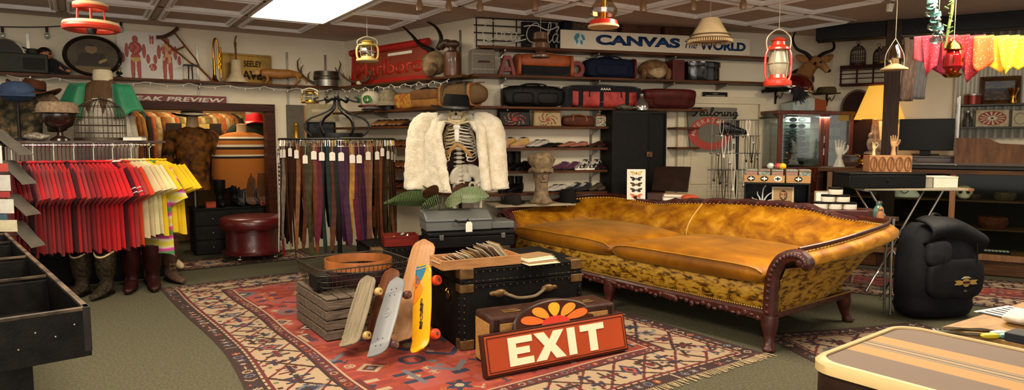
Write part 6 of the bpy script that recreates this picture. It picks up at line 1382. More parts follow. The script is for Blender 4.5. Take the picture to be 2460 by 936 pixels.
q.build('eye',BLKP,hd);q=MB();q.prism([(w*.12,h*.2),(w*.3,h*.12),(w*.16,h*.3)],-.085,-.075);q.build('lapel',mat('orange_lapel','#8a4a20',.6),dmm);q=MB();q.sph((w*.40,-.06,h*.14),(.03,.02,.02),10,6);q.build('hand',SK,dmm)
s=S(WA.off(.18),152,86,297,186,z);t=thing('oval_portrait','large dark oval framed portrait of a seated man on the top shelf','picture',s.loc,s.rz);rx,rz_o=s.w/2,s.h/2;q=MB()
q.loft([[(rx*f*math.cos(a),yy,rz_o+rz_o*f*math.sin(a))for a in[2*pi*j/48 for j in range(48)]]for f,yy in((1,0),(1,-.03),(.95,-.045),(.86,-.02),(.84,-.006),(.84,0))],cap=False,close=True);q.build('frame',mat('dark_oval_frame','#1b120d',.35,var=.2,coat=.2),t,smooth=60)
def portrait(u,v):
 x,y=(u-.5)*2,(v-.5)*2
 if x*x+y*y>1:return '#2a2118'
 if(x+.06)**2/.05+(y-.38)**2/.06<1:return '#7a6242' if y<.52 else '#2b2118'
 if y<.18 and abs(x+.02)<.42+.3*(.18-y):
  if .2<x<.55 and abs(y+.25-(x-.35)*.6)<.08:return '#8f7a50'
  if y<-.55:return '#6b5638'
  return '#2e241c'
 if x<-.6 and abs(y-.1)<.3:return '#4d4232'
 return['#3e3326','#45392a','#4a3d2c'][int(hsh(int(u*9),int(v*9))*3)]
o=painted('picture',2*rx*.9,2*rz_o*.9,60,60,portrait,t,-.004,rz_o*.1)
me=o.data;import bmesh
bm=bmesh.new();bm.from_mesh(me);bmesh.ops.delete(bm,geom=[f for f in bm.faces if(f.calc_center_median().x/(rx*.87))**2+((f.calc_center_median().z-rz_o)/(rz_o*.87))**2>1],context='FACES');bm.to_mesh(me);bm.free()
def oil_lamp(label,loc,rz,w,h,mb,mg=GLASS,hang=0,cat='lamp',burner=BRASS,dark=None):
 t=thing('oil_lamp',label,cat,loc,rz);r=w/2
 MB().lathe([(0,0),(r*.8,0),(r*.75,h*.04),(r*.25,h*.08),(r*.2,h*.16),(r*.75,h*.22),(r*.85,h*.32),(r*.5,h*.4),(0,h*.4)],n=20).build('base',mb,t);MB().lathe([(r*.3,h*.4),(r*.42,h*.43),(r*.42,h*.48),(r*.3,h*.5)],n=16).build('burner',burner,t)
 MB().lathe([(r*.35,h*.48),(r*.62,h*.6),(r*.55,h*.72),(r*.28,h*.85),(r*.25,h),(r*.24,h)],n=20,cap=False).build('chimney',mg,t);return t
s=SA(276,155,296,188);oil_lamp('tiny oil lamp beside the oval portrait',s.loc+oA.n*.1,0,s.w,s.h,IRON)
s=S(WA.off(.03),285,78,440,190,z);ax,ah=s.w,s.h
MUS=['#a5392e','#8d2c26','#b5564a','#c98a7a']
def anat(u,v):
 bgc='#d6d0c6' if hsh(int(u*3),int(v*3))<.6 else '#cfc9c2'
 for cx,face in((.27,0),(.76,1)):
  x,y=(u-cx),v
  b=[(0,.84,.045,.07),(0,.66,.10,.13),(0,.46,.075,.10),(-.045,.28,.035,.2),(.045,.28,.035,.2),(-.13-.0,.6,.03,.15),(.13,.6,.03,.15),(.19,.44,.03,.10),(-.19,.44,.03,.10),(-.045,.12,.03,.12),(.05,.12,.03,.12)]
  for(a,c,rx_,ry_)in b:
   if((x-a)/rx_)**2+((y-c)/ry_)**2<1:
    if cx<.5 and c==.46:return '#c09a50' if y<.46 else MUS[0]
    if cx>.5 and c in(.66,.46)and hsh(int(u*22),int(v*14),2)<.4:return '#c99a62'
    q=((x-a)/rx_)**2+((y-c)/ry_)**2;e=abs(math.sin((x-a)/rx_*3.2+abs((y-c)/ry_)*2.5));return '#6e211c' if q>.82 else MUS[2]if e>.86 else MUS[1]if e<.25 else MUS[0]
 if(((u-.505)/.018)**2+((v-.85)/.1)**2<1)or(((u-.54)/.018)**2+((v-.84)/.1)**2<1)or(((u-.53)/.06)**2+((v-.27)/.08)**2<1)or(abs(u-.3)<.04 and .03<v<.2 and 0):return MUS[int(hsh(int(u*50),int(v*30))*4)]
 return bgc
ap=painted('anatomy_chart',ax,ah,230,170,anat,None,0,0,.003,m=vcol('printed_chart',.5));at(ap,V((s.loc.x,s.loc.y,z))+WA.n*.0,s.rz);tag(ap,'red muscle anatomy chart of two figures on the left wall','poster')
c0_,c1_=WA.off(.12).at(402,84),WA.off(.2).at(512,192);c1_.z=z;t=thing('crutch','wooden crutch leaning across the anatomy chart','crutch',c1_);MB().tube([V((0,0,0)),(c0_-c1_)*.35],.014,8).build('shaft',MDW,t)
ax_=(c0_-c1_);nn_=V((WA.d.x,WA.d.y,.55)).normalized()*.07
for sg_ in(-1,1):MB().tube([ax_*.3,ax_*.45+nn_*sg_*.6,ax_*.98+nn_*sg_*1.2],.011,7).build('side_rail',MDW,t)
MB().tube([ax_*.72-nn_*.95,ax_*.72+nn_*.95],.012,7).build('hand_grip',MDW,t);MB().tube(spl([ax_-nn_*2.0+V((0,0,.03)),ax_-nn_*.8-V((0,0,.0)),ax_+nn_*.8,ax_+nn_*2.0+V((0,0,.03))],4),.022,8).build('arm_rest',DKW,t)
s=SA(438,155,478,190);t=thing('small_stool','small dark iron stand on the top shelf right of the anatomy chart','stand',s.loc,s.rz);MB().box((0,0,s.h*.95),(s.w*.8,.12,.015)).build('top',IRON,t)
for sx in(-1,1):MB().tube([(sx*s.w*.12,0,.0),(sx*s.w*.1,0,s.h*.95)],.008,6).build('leg',IRON,t)
MB().box((0,0,.008),(s.w,.16,.014)).build('base',DKW,t)
s=SA(509,92,536,176);t=thing('brass_horn','upright brass slide horn on the top shelf','horn',s.loc,s.rz);w,h=s.w,s.h;GBR=mat('polished_brass','#a9762a',.2,1,var=.1);MB().lathe([(.005,.0),(.06,0),(.055,.01),(.03,.04),(.018,.1),(.013,h*.55)],(-w*.28,0,0),18).build('bell',GBR,t)
q=MB();q.tube(spl([(-w*.28,0,h*.5),(-w*.28,0,h*.85),(-w*.1,0,h*.99),(w*.1,0,h*.85),(w*.12,0,h*.3)],6),.012,8);q.build('tube',GBR,t);q=MB();q.tube([(w*.3,-.02,h*.1),(w*.3,-.02,h*.8)],.009,8);q.tube([(-w*.28,0,h*.4),(w*.3,-.02,h*.4)],.008,6);q.tube([(w*.12,0,h*.7),(w*.3,-.02,h*.7)],.008,6);q.build('slide',GBR,t)
q=MB()
for k in range(3):q.cyl((w*.2,-.03,h*(.3+.13*k)),(w*.2,-.03,h*(.3+.13*k)+.05),.014)
q.build('valve',GBR,t)['kind']='stuff'
s=SA(538,88,592,192);t=thing('boot_lamp','pale stone lamp base with a thin stem on the top shelf','lamp',s.loc+oA.n*.08,s.rz);w,h=s.w,s.h;STN_=mat('bone_plaster','#b7a585',.7,var=.12);MB().lathe([(0,0),(w*.48,0),(w*.5,.02),(w*.36,h*.1),(w*.25,h*.2),(w*.22,h*.44),(w*.24,h*.48),(0,h*.5)],n=20).build('base',STN_,t,smooth=60)
q=MB();q.tube([(0,0,h*.48),(0,0,h*.7),(-.004,0,h*.86)],[.012,.012,.018],8);q.tube([(-.004,0,h*.86),(.0,0,h*.94),(.015,0,h)],.01,6);q.build('stem',MDW,t)
s=S(WA.off(.06),532,130,653,194,z);t=thing('brass_plaque','worn brass wall plaque with embossed words behind the stone lamp','sign',s.loc,s.rz);PLQ=mat('aged_brass_plate','#7a5c20',.45,.6,var=.3,sc=6);MB().box((0,0,s.h/2),(s.w,.02,s.h)).build('plate',PLQ,t,bev=.004);MB().tube([(x*s.w*.47,-.012,s.h/2+y*s.h*.44)for x,y in((-1,-1),(1,-1),(1,1),(-1,1))],.007,6,close=True).build('raised_border',PLQ,t)
text('lettering','SEELEY',s.w*.36,s.h*.2,mat('dark_plate_letter','#2f230f',.5),t,(s.w*.12,-.011,s.h*.68),.004,bold=.02);text('lettering','AVE',s.w*.4,s.h*.3,mat('dark_plate_letter'),t,(s.w*.1,-.011,s.h*.3),.004,bold=.03)
def animal(label,name,s,m,m2,ln,hh,yaw=0,sleek=True):
 t=thing(name,label,'figurine',s.loc,s.rz+yaw);sp=[V((-ln*.36,0,hh*.62)),V((-ln*.25,0,hh*.66)),V((-.02*ln,0,hh*.64)),V((ln*.2,0,hh*.7)),V((ln*.33,0,hh*.62)),V((ln*.4,0,hh*.5))];P=spl(sp,4);n=len(P)
 q=MB();q.tube(P,[hh*(.20+.10*math.sin(pi*min(1,i/(n*.62))**1.2))if i<n*.85 else hh*.2*(n-i)/(n*.2)for i in range(n)],14);q.build('body',m,t,smooth=80)
 q=MB();q.sph((-ln*.43,-.0,hh*.66),(hh*.2,hh*.15,hh*.17),14,8);q.sph((-ln*.49,0,hh*.6),(hh*.12,hh*.09,hh*.09),10,6);
 for sy in(-1,1):q.sph((-ln*.40,sy*hh*.1,hh*.83),(hh*.05,hh*.03,hh*.07),8,5)
 q.build('head',m2,t,smooth=80)
 for x,sy,k in((-ln*.27,-1,0),(-ln*.24,1,0),(ln*.28,-1,1),(ln*.31,1,1)):
  q=MB();P=[V((x,sy*hh*.12,hh*.6)),V((x+(.02 if not k else .05)*ln,sy*hh*.13,hh*.32)),V((x+(-.02 if k else .0)*ln,sy*hh*.13,hh*.08)),V((x-.04*ln,sy*hh*.13,hh*.03))];q.tube(P,[hh*.14,hh*.09,hh*.055,hh*.05],8);q.build('leg',m,t,smooth=80)
 q=MB();q.tube(spl([(ln*.38,0,hh*.55),(ln*.46,0,hh*.35),(ln*.49,.0,hh*.12)],4),hh*.05,6);q.build('tail',m,t);return t
s=SA(606,166,735,202);s.loc+=oA.n*.07;animal('tan big cat figurine walking on the top shelf','cat_figurine',s,mat('tawny_figure','#a06a30',.55,c2='#86551f',sc=12),mat('pale_figure_head','#b08a58',.6),s.w,s.h*1.02)
s=SA(752,172,812,206);t=thing('film_tin','stack of round silver film tins with antlers behind on the top shelf','tin',s.loc+oA.n*.05,s.rz);MB().lathe([(0,0),(s.w*.46,0),(s.w*.46,s.h*.42),(0,s.h*.42)],n=28).build('lower_tin',STEEL,t);MB().lathe([(0,s.h*.43),(s.w*.5,s.h*.43),(s.w*.5,s.h*.62),(s.w*.48,s.h*.96),(0,s.h)],n=28).build('upper_tin',mat('dark_tin','#4c4740',.35,.8,var=.2),t);MB().lathe([(s.w*.505,s.h*.6),(s.w*.515,s.h*.63),(s.w*.505,s.h*.66)],n=28,cap=False).build('rim',STEEL,t)
def antlers(label,loc,rz,w,h,m=None,n=4):
 t=thing('antlers',label,'antlers',loc,rz);m=m or mat('antler_bone','#5a4430',.6,var=.25)
 q=MB();q.sph((0,0,.03),(.05,.04,.03),10,6);q.build('skull_plate',BONE,t)
 for sx in(-1,1):
  B=spl([(sx*.03,0,.04),(sx*w*.28,0,h*.35),(sx*w*.46,-.03,h*.7),(sx*w*.5,-.06,h)],5);q=MB();q.tube(B,[.02-.012*i/len(B)for i in range(len(B))],7)
  for k in range(n-1):b=B[4+k*4];q.tube([b,b+V((sx*.01,-.03,h*.22)),b+V((-sx*.02,-.05,h*.36))],[.013,.01,.004],6)
  q.build('antler',m,t,smooth=70)
 return t
s=SA(722,156,815,204);antlers('dark antlers rising behind the film tins',s.loc-oA.n*.08,s.rz,s.w*1.1,s.h*1.05)
s=S(oA,800,180,826,208,z);q=MB();q.lathe([(0,0),(.03,0),(.035,.05),(.02,.09),(0,.09)],n=14);o=q.build('small_jar',BONE);at(o,s.loc,0);tag(o,'small bone coloured jar right of the film tins','jar')
s=S(WB.off(.20),832,165,895,200,z);antlers('low brown antlers lying before the left end of the red Marlboro sign',s.loc,s.rz,s.w*1.2,s.h*.9,n=3)
ma,mb_=WB.off(.12).at(845,196),WB.off(.12).at(1030,178);mw=(mb_-ma).length;mh=2.64-z
t=thing('red_sign','large faded red Marlboro sign with a rolled top edge on the corner wall','sign',V(((ma.x+mb_.x)/2,(ma.y+mb_.y)/2,z)),WB.rz);FRD=mat('faded_red_tin','#7a2a18',.5,c2='#8f3a20',sc=2.5);BRD=mat('bright_red_tin','#a5160f',.45,var=.1);hL,hR=WB.off(.12).at(850,128).z-z,WB.off(.12).at(1030,95).z-z
q=MB();q.prism([(-mw/2,0),(mw/2,0),(mw/2*.98,hR*.93),(-mw/2*.96,hR*.93)],0,.03);q.build('panel',FRD,t)
q=MB();q.tube([(-mw/2*.98,-.01,hR*.95),(mw/2*1.02,-.01,hR*.95)],.045,12);q.build('rolled_edge',BRD,t);q=MB();q.prism([(-mw/2,0),(mw/2,0),(mw/2,hR*.13),(-mw/2,hR*.13)],-.012,0);q.prism([(mw/2-.05,0),(mw/2,0),(mw/2*.98,hR*.9),(mw/2*.98-.05,hR*.9)],-.012,0);q.prism([(-mw/2,0),(-mw/2+.05,0),(-mw/2*.96+.05,hR*.9),(-mw/2*.96,hR*.9)],-.012,0);q.build('red_band',BRD,t)
SER=mat('faded_red_letter','#b02a18',.5);text('lettering','Marlboro',mw*.86,hR*.42,SER,t,(-.0,-.001,hR*.44),.004,bold=.03);q=MB().box((mw*.16,-.004,hR*.76),(mw*.3,.006,.035));q.build('paper_strip',PAPER,t)
s=S(WB.off(.2),1018,118,1068,175,z);s.w*=.72;t=thing('horned_skull','goat skull with two long curved dark horns on the high corner shelf','skull',s.loc,s.rz+.5);q=MB();q.sph((0,0,s.h*.5),(s.w*.55,.11,s.h*.42),18,12);q.sph((0,-.12,s.h*.28),(s.w*.32,.10,s.h*.24),12,8);q.jit(.02,14);q.build('skull',mat('weathered_skull','#9a805a',.8,c2='#5d4630',sc=14,bump=.5),t,smooth=80)
HRN=mat('dark_horn','#1d1613',.4,var=.3,sc=20)
for tgt,nm in(([(1040,122),(1010,108),(990,85),(966,62)],0),([(1052,118),(1060,92),(1048,66),(1022,50)],1)):
 P=[WB.off(.2).at(*g)for g in tgt];Mi=(Matrix.Translation(s.loc)@Matrix.Rotation(s.rz+.5,4,'Z')).inverted();P=spl([Mi@p for p in P],6);q=MB();q.tube(P,[.034-.028*i/len(P)for i in range(len(P))],10);q.build('horn',HRN,t,smooth=80)
s=S(WB.off(.19),1066,98,1110,175,z);s.w*=.78;t=thing('leather_bottle','tall brown leather covered bottle with a wooden crutch top on the high corner shelf','bottle',s.loc,s.rz);w,h=s.w,s.h;MB().lathe([(0,0),(w*.4,0),(w*.42,h*.1),(w*.4,h*.66),(w*.25,h*.72),(0,h*.72)],n=20).build('body',mat('cognac_bottle','#5a3015',.3,var=.3,coat=.2),t);q=MB();q.tube(spl([(0,0,h*.7),(-.01,0,h*.85),(-w*.35,-.02,h*.96),(-w*.7,-.03,h*.86)],4),.045,10);q.sph((0,0,h*.9),(w*.45,.06,.05),12,6);q.build('cap',DKW,t,smooth=80)
LTS=mat('white_cord','#cfc6b4',.6)
for pl,t0,t1,lab in((WA.off(.285),WA.t(20,2.2),WA.L-.3,'white fairy light cord along the edge of the long left shelf'),(WB.off(.285),.35,WB.L-.1,'white fairy light cord along the corner wall shelf edge')):
 P=[];n=60
 for i in range(n+1):q=pl.p+pl.d*(t0+(t1-t0)*i/n);P.append(V((q.x,q.y,ZA-.035-.035*abs(math.sin(i*pi/7.5))-.01*hsh(i))))
 t=thing('light_string',lab,'string lights',P[0]);MB().tube([p-P[0]for p in P],.004,5).build('cord',LTS,t);q=MB()
 for i in range(2,n,3):q.sph(P[i]-P[0]+V((0,0,-.015)),(.007,.007,.014),6,4)
 q.build('small_bulbs',mat('frosted_bulb','#d9d0bd',.3),t)['kind']='stuff'
def sof(t,y,z=0):p=so+sd*t+sb*y;return V((p.x,p.y,z))
srz_=math.atan2(sd.y,sd.x)
ZT=.84
for(t0_,t1_,y0,y1,lab)in((.5,1.22,1.47,1.74,'narrow dark table behind the left part of the sofa back'),(1.25,3.13,1.47,1.98,'long dark table behind the sofa carrying the black cube shelf')):
 t=thing('console_table',lab,'table',sof((t0_+t1_)/2,(y0+y1)/2),srz_);w,d=t1_-t0_,y1-y0
 MB().box((0,0,ZT-.02),(w,d,.036)).build('table_top',DKW,t,bev=.003)
 for sx in(-1,1):
  for sy in(-1,1):MB().box((sx*(w/2-(.04 if sx<0 else .5 if w>1 else .04)),sy*(d/2-.04),(ZT-.038)/2),(.045,.045,ZT-.038)).build('leg',DKW,t)
z=ZT+.002
s=S(WC.off(.40),1470,266,1598,480);t=thing('wardrobe_trunk','tall black upright wardrobe trunk behind the sofa','trunk',V((s.loc.x,s.loc.y,.004))+WC.n*-.19,s.rz);w,h,d=s.w,s.top,.36
tz=WC.off(.40).at(1535,266).z
MB().box((-w*.16,0,tz/2),(w*.67,d,tz)).build('body',TRB,t,bev=.01);MB().box((w*.34,.01,tz/2),(w*.31,d*.95,tz*.995)).build('door',TRB,t,bev=.01)
q=MB()
for sx in(-.49,.175,.19,.49):q.box((sx*w,-d/2,tz/2),(.02,.012,tz))
for zz in(.02,tz*.5,tz-.02):q.box((0,-d/2,zz),(w,.01,.03))
q.build('edge_binding',BLKL,t)
for zz in(tz*.35,tz*.72):q=MB();q.box((w*.18,-d/2-.012,zz),(.07,.02,.06));q.sph((w*.18,-d/2-.025,zz),(.02,.014,.02),8,5);q.build('lock',BRW,t,bev=.003)
zz=tz+.008
s2=S(WC.off(.36),1526,226,1556,266,zz);t=thing('glass_decanter','silvery pear shaped bottle on top of the wardrobe trunk','bottle',s2 .loc,0);r=s2 .w*.5;MB().lathe([(0,0),(r,0),(r*1.05,s2 .h*.25),(r*.8,s2 .h*.5),(r*.3,s2 .h*.75),(r*.28,s2 .h*.9),(0,s2 .h*.9)],n=22).build('body',mat('silvered_glass','#a8a49c',.15,.85,var=.2),t);q=MB();q.sph((0,0,s2 .h*.95),r*.35,10,6);q.build('stopper',mat('silvered_glass'),t)
p=WC.off(.35).pt(1500,zz);t=thing('glove','crumpled grey leather gloves on top of the wardrobe trunk','gloves',p,.3);q=MB();q.sph((0,0,.03),(.12,.08,.03),14,7).jit(.03,16);q.build('palm',mat('grey_glove','#5d574c',.6),t)
for k in range(4):q=MB();q.tube([(.08,-.05+.03*k,.03),(.14,-.06+.035*k,.03),(.18,-.06+.035*k,.02)],.012,6);q.build('finger',mat('grey_glove'),t)
s=S(Fr(7.62),1506,406,1550,486,z);t=thing('butterfly_frame','narrow white frame with five mounted butterflies behind the sofa','picture frame',V((s.loc.x,s.loc.y,z)),-.1);t.rotation_euler=(-.1,.0,-.1);w,h=s.w,s.h
MB().box((0,.012,h/2),(w,.024,h)).build('frame',WHT,t,bev=.004);MB().box((0,-.001,h/2),(w*.8,.004,h*.93)).build('mount',PAPER,t)
for k,(c,nm)in enumerate((('#c9612a','orange'),('#2f2a28','black'),('#4a3a22','brown'),('#2a2626','dark'),('#c9b26a','yellow'))):
 q=MB();zc=h*(.13+.185*k)
 for sx in(-1,1):q.prism([(sx*.004,zc),(sx*w*.14,zc+.02),(sx*w*.33,zc+.026),(sx*w*.30,zc+.006),(sx*w*.2,zc),(sx*w*.26,zc-.012),(sx*w*.18,zc-.026),(sx*w*.06,zc-.014)],-.006,-.003)
 b=q.build('butterfly',mat('wing_'+nm,c,.6,var=.3,sc=40),t);q=MB();q.sph((0,-.007,zc),(.004,.004,.016),6,5);q.build('body',BLKP,b)
s=S(Fr(7.55),1560,405,1640,468,z);t=thing('open_case','dark open lidded case behind the books on the sofa table','case',V((s.loc.x+.03,s.loc.y+.06,z)),-.45);MB().box((0,0,.04),(.42,.2,.08)).build('body',DKW,t,bev=.004);q=MB();q.box((0,.1,.25),(.42,.02,.32),M=Matrix.Translation((0,.1,.09))@Matrix.Rotation(-.5,4,'X')@Matrix.Translation((0,-.1,-.09)));q.build('lid',mat('dark_brown_lid','#21130d',.4,var=.2),t,bev=.004)
def book(label,loc,rz,w,d,h,c,rx=0,ry=0):
 t=thing('book',label,'book',loc,rz);t.rotation_euler=(rx,ry,rz);M_=mat('book_cover_'+c[1:],c,.6,var=.1);MB().box((.003,0,h/2),(w-.012,d-.012,h-.007)).build('pages',PAPER,t)
 q=MB();q.box((0,0,.002),(w,d,.0035));q.box((0,0,h-.002),(w,d,.0035));q.box((-w/2+.002,0,h/2),(.0035,d,h));q.build('cover',M_,t);return t
p=sof(.93,1.6,z);book('thick white paged book lying on the sofa table beside the butterfly frame',p,srz_+.7,.3,.2,.05,'#c9bda6');book('cream book on top of the thick white one',p+V((0,0,.0525)),srz_+.55,.26,.18,.03,'#b08a66')
p=sof(1.12,1.6,z);t=thing('cap','orange cloth cap at the right of the white books','cap',p,srz_+.8);OC=mat('orange_cap_cloth','#b8471c',.8,var=.1);q=MB();q.sph((0,0,.035),(.1,.09,.05),16,8,e=.8);q.build('crown',OC,t);q=MB();q.grid(lambda u,v:((.07+.09*v)*math.cos(-1.2+2.4*u)+.02,(.08)*math.sin(-1.2+2.4*u),.02-.01*v),10,3);q.build('visor',OC,t,sol=.006)
s=S(WC.off(.10),1648,257,1768,362);t=thing('tailoring_sign','grey Tailoring sign with a red alterations ring hung on the cream door','sign',s.loc,s.rz);w,h=s.w,s.h;SGG=mat('grey_sign_board','#6a6558',.6,var=.1,sc=4)
MB().prism([(-w/2,h),(w/2,h*.99),(w*.47,h*.04),(w*.3,0),(-w*.28,0),(-w*.42,h*.1)],0,.02).build('board',SGG,t)
GLY2=GLY;q=MB();INK=mat('black_script_ink','#171513',.5)
k_=w*.85/3.55;script('Tailoring',w,nm='script_letter',r=.007,y=-.006,par=t,m_=INK,x0=-w*.40,z0=h*.80,sx=k_*1.0,sz=h*.17)
cx,cz,R1,R2=-.02*w,h*.40,w*.44,h*.375
q=MB();q.prism(ell(cx,cz,R1,R2,40),-.001,-.004);q.build('red_ring',mat('sign_ring_red','#a83a2c',.5,var=.06),t);q=MB();q.prism(ell(cx,cz,R1*.60,R2*.58,36),-.004,-.0065);q.build('ring_centre',SGG,t)
LB=mat('pale_ring_letter','#cfb9a4',.5)
for i,ch in enumerate('ALTERATIONS'):
 a=math.radians(186-17.2*i);o=text('ring_letter',ch,w*.07,h*.10,LB,t,(cx+R1*.8*math.cos(a),-.0045,cz+R2*.79*math.sin(a)),.002,rot=(pi/2,-(a-pi/2),0),bold=.01)
s=S(WC.off(.03),1688,221,1747,236);t=thing('small_plate','small black lettered plate above the cream door','sign',s.loc,s.rz);MB().box((0,0,s.h/2),(s.w,.012,s.h)).build('plate',BLKP,t,bev=.002);MB().box((0,-.007,s.h*.4),(s.w*.8,.003,s.h*.16)).build('letter_line',mat('plate_letter','#8a7f6c',.5),t);MB().box((0,-.007,s.h*.72),(s.w*.2,.003,s.h*.12)).build('letter_line',mat('plate_letter'),t)
s=S(WC.off(.004),1792,268,1801,282);o=MB().box((0,-.006,s.h/2),(s.w,.012,s.h)).box((0,-.015,s.h/2),(s.w*.3,.012,s.h*.3)).build('light_switch',WHT,bev=.002);at(o,s.loc,s.rz);tag(o,'white light switch on the wall right of the cream door','switch')
jp=sof(1.28,2.22);t=thing('jewellery_tower','wire jewellery tower hung with necklaces in front of the tailoring sign','display stand',jp,0);jx=lambda x:(x-1718)*depth((jp.x,jp.y,1.3))/CF;jz=lambda y:Fr(jp.y).at(1718,y).z
MB().cyl((0,0,.02),(0,0,jz(288)),.018).build('pole',IRON,t);MB().lathe([(0,.0),(.26,0),(.24,.03),(.03,.05),(0,.05)],n=24).build('base',IRON,t)
for y,x0,x1 in((288,1668,1768),(326,1662,1768),(368,1655,1770),(408,1652,1765)):
 zz=jz(y);q=MB();q.tube([(jx(x0),-.05,zz),(jx(x1),-.05,zz)],.006,6);q.tube([(jx(x0),.05,zz),(jx(x1),.05,zz)],.006,6);q.tube([(jx(x0),-.05,zz),(jx(x0),.05,zz)],.006,6);q.tube([(jx(x1),-.05,zz),(jx(x1),.05,zz)],.006,6);q.build('arm',STEEL,t)
for x in(1660,1690,1742,1766):q=MB();q.tube([(jx(x),.05,jz(455)),(jx(x),.05,jz(288))],.005,6);q.build('upright',STEEL,t)
q=MB()
for k in range(14):q.tube([(jx(1652+8.5*k),.06,jz(475)),(jx(1652+8.5*k),.06,jz(400))],.002,4)
for k in range(7):q.tube([(jx(1652),.06,jz(405+11*k)),(jx(1768),.06,jz(405+11*k))],.002,4)
q.build('grid_panel',mat('pale_grid_wire','#8d877b',.5,.3),t)
NM=[('silver chain','#a8a49a',.8),('black bead','#181616',0),('pearl','#d6cfbd',0),('dark bronze','#4a3a28',.7),('steel link','#77726a',.8)]
nk_i=0
for row,(y,L,xs)in enumerate(((288,.2,(1676,1690,1703,1726,1738,1752)),(326,.24,(1668,1682,1697,1735,1748,1762)),(368,.32,(1660,1674,1690,1706,1732,1746,1760)),(408,.4,(1658,1670,1684,1698,1712,1728,1742,1756)))):
 for x in xs:
  n_,c,mt_=NM[(nk_i*3+row)%5];nk_i+=1;LL=L*(.75+.5*hsh(nk_i));o=thing('necklace',f'{n_} necklace hanging on the {("top", "second", "third", "lowest")[row]} arm of the wire jewellery tower','necklace',jp+V((jx(x),-.06,jz(y))),random.uniform(-.5,.5),f'{n_} necklaces on the {("top", "second", "third", "lowest")[row]} tower arm')
  q=MB();P=spl([(-.014,0,0),(-.02,0,-LL*.5),(0,-.005,-LL),(.02,0,-LL*.5),(.014,0,0)],5);q.tube(P,.0035 if n_ not in('pearl','black bead')else .005,5);M_=mat('necklace_'+n_.replace(' ','_'),c,.3,mt_,var=.1);q.build('chain',M_,o);q=MB();q.sph((0,-.006,-LL-.012),(.016,.008,.02),8,6);q.build('pendant',M_,o)
s=S(Fr(jp.y-.16),1738,292,1800,326);t=shoe('black pointed shoe with a white tag on the jewellery tower',V((s.loc.x+.03,jp.y+.02,jz(326)+.012)),1.35,.30,.11,.15,mat('shiny_black_leather','#191a1f',.25,var=.1));q=MB();q.prism([(-.025,-.09),(.025,-.09),(.025,-.02),(.0,0),(-.025,-.02)],-.002,.002);o=q.build('price_tag',PAPER,t);o.location=(.06,-.02,-.01);o.rotation_euler=(0,0,-1.35)
xr=-.35;s=S(Fr(6.6),1760,436,1925,502,z);t=thing('cube_shelf','open black cube shelf behind the sofa holding a portrait print','shelf',sof(2.09,1.70,z),xr);bw_,bd2,bh2=.60,.30,.268
for c,d in(((0,0,.008),(bw_,bd2,.016)),((0,0,bh2-.008),(bw_,bd2,.016)),((-bw_/2+.008,0,bh2/2),(.016,bd2,bh2-.033)),((bw_/2-.008,0,bh2/2),(.016,bd2,bh2-.033)),((0,bd2/2-.006,bh2/2),(bw_-.033,.012,bh2-.033))):MB().box(c,d).build('side_panel',BLKP,t,bev=.002)
TMx=Matrix.Translation(t.location)@Matrix.Rotation(xr,4,'Z');W_=lambda x,y,z_:TMx@V((x,y,z_))
def beard(u,v):
 x,y=(u-.5)*2,v
 if abs(x)>.86 or y<.06 or y>.95:return '#b8ab90'
 if y<.14:return '#3a2a1e' if hsh(int(u*22),3)<.5 else '#a8875c'
 fx=x-.05
 if(fx/.36)**2+((y-.6)/.25)**2<1:
  if y>.76 or(abs(fx)>.26)or(y<.5 and not(abs(fx)<.1 and y>.44)):return '#2a1c14'
  if abs(y-.64)<.03 and(.06<abs(fx)<.2):return '#2a1c14'
  return '#a3764a' if fx<.05 else '#86592f'
 if y<.36 and abs(fx)<.72:return '#4a3424'
 return '#9c7a50'
t=thing('portrait_print','print of a bearded man propped in the black cube shelf','picture',W_(.06,-.10,.018),xr+.05);t.rotation_euler=(-.13,0,xr+.02);MB().box((0,.006,.105),(.20,.008,.21)).build('backing',PAPER,t);painted('printed_face',.2,.21,40,42,beard,t,0,0)
t=thing('white_coral','white branching coral beside the portrait in the cube shelf','coral',W_(-.13,-.02,.018),xr);CRM_=mat('white_coral','#d5d5d2',.6)
for k,(a,L)in enumerate(((.5,.2),(1.0,.19),(1.5,.22),(2.0,.17),(2.5,.16))):q=MB();q.tube(spl([(0,0,.0),(.05*math.cos(a),0,.07*math.sin(a)+.02),(L*.6*math.cos(a),-.02,L*.8*math.sin(a)),(L*.9*math.cos(a)+.02,-.03,L*math.sin(a))],4),[.011-.0006*i for i in range(13)],6);q.build('branch',CRM_,t)
KR=mat('kraft_card','#a07a4c',.8,var=.06);FLT=mat('green_floral_tin','#3f5347',.45,c2='#8a9484',sc=40);FLR=mat('red_floral_tin','#4f6a5e',.45,c2='#a05a48',sc=45)
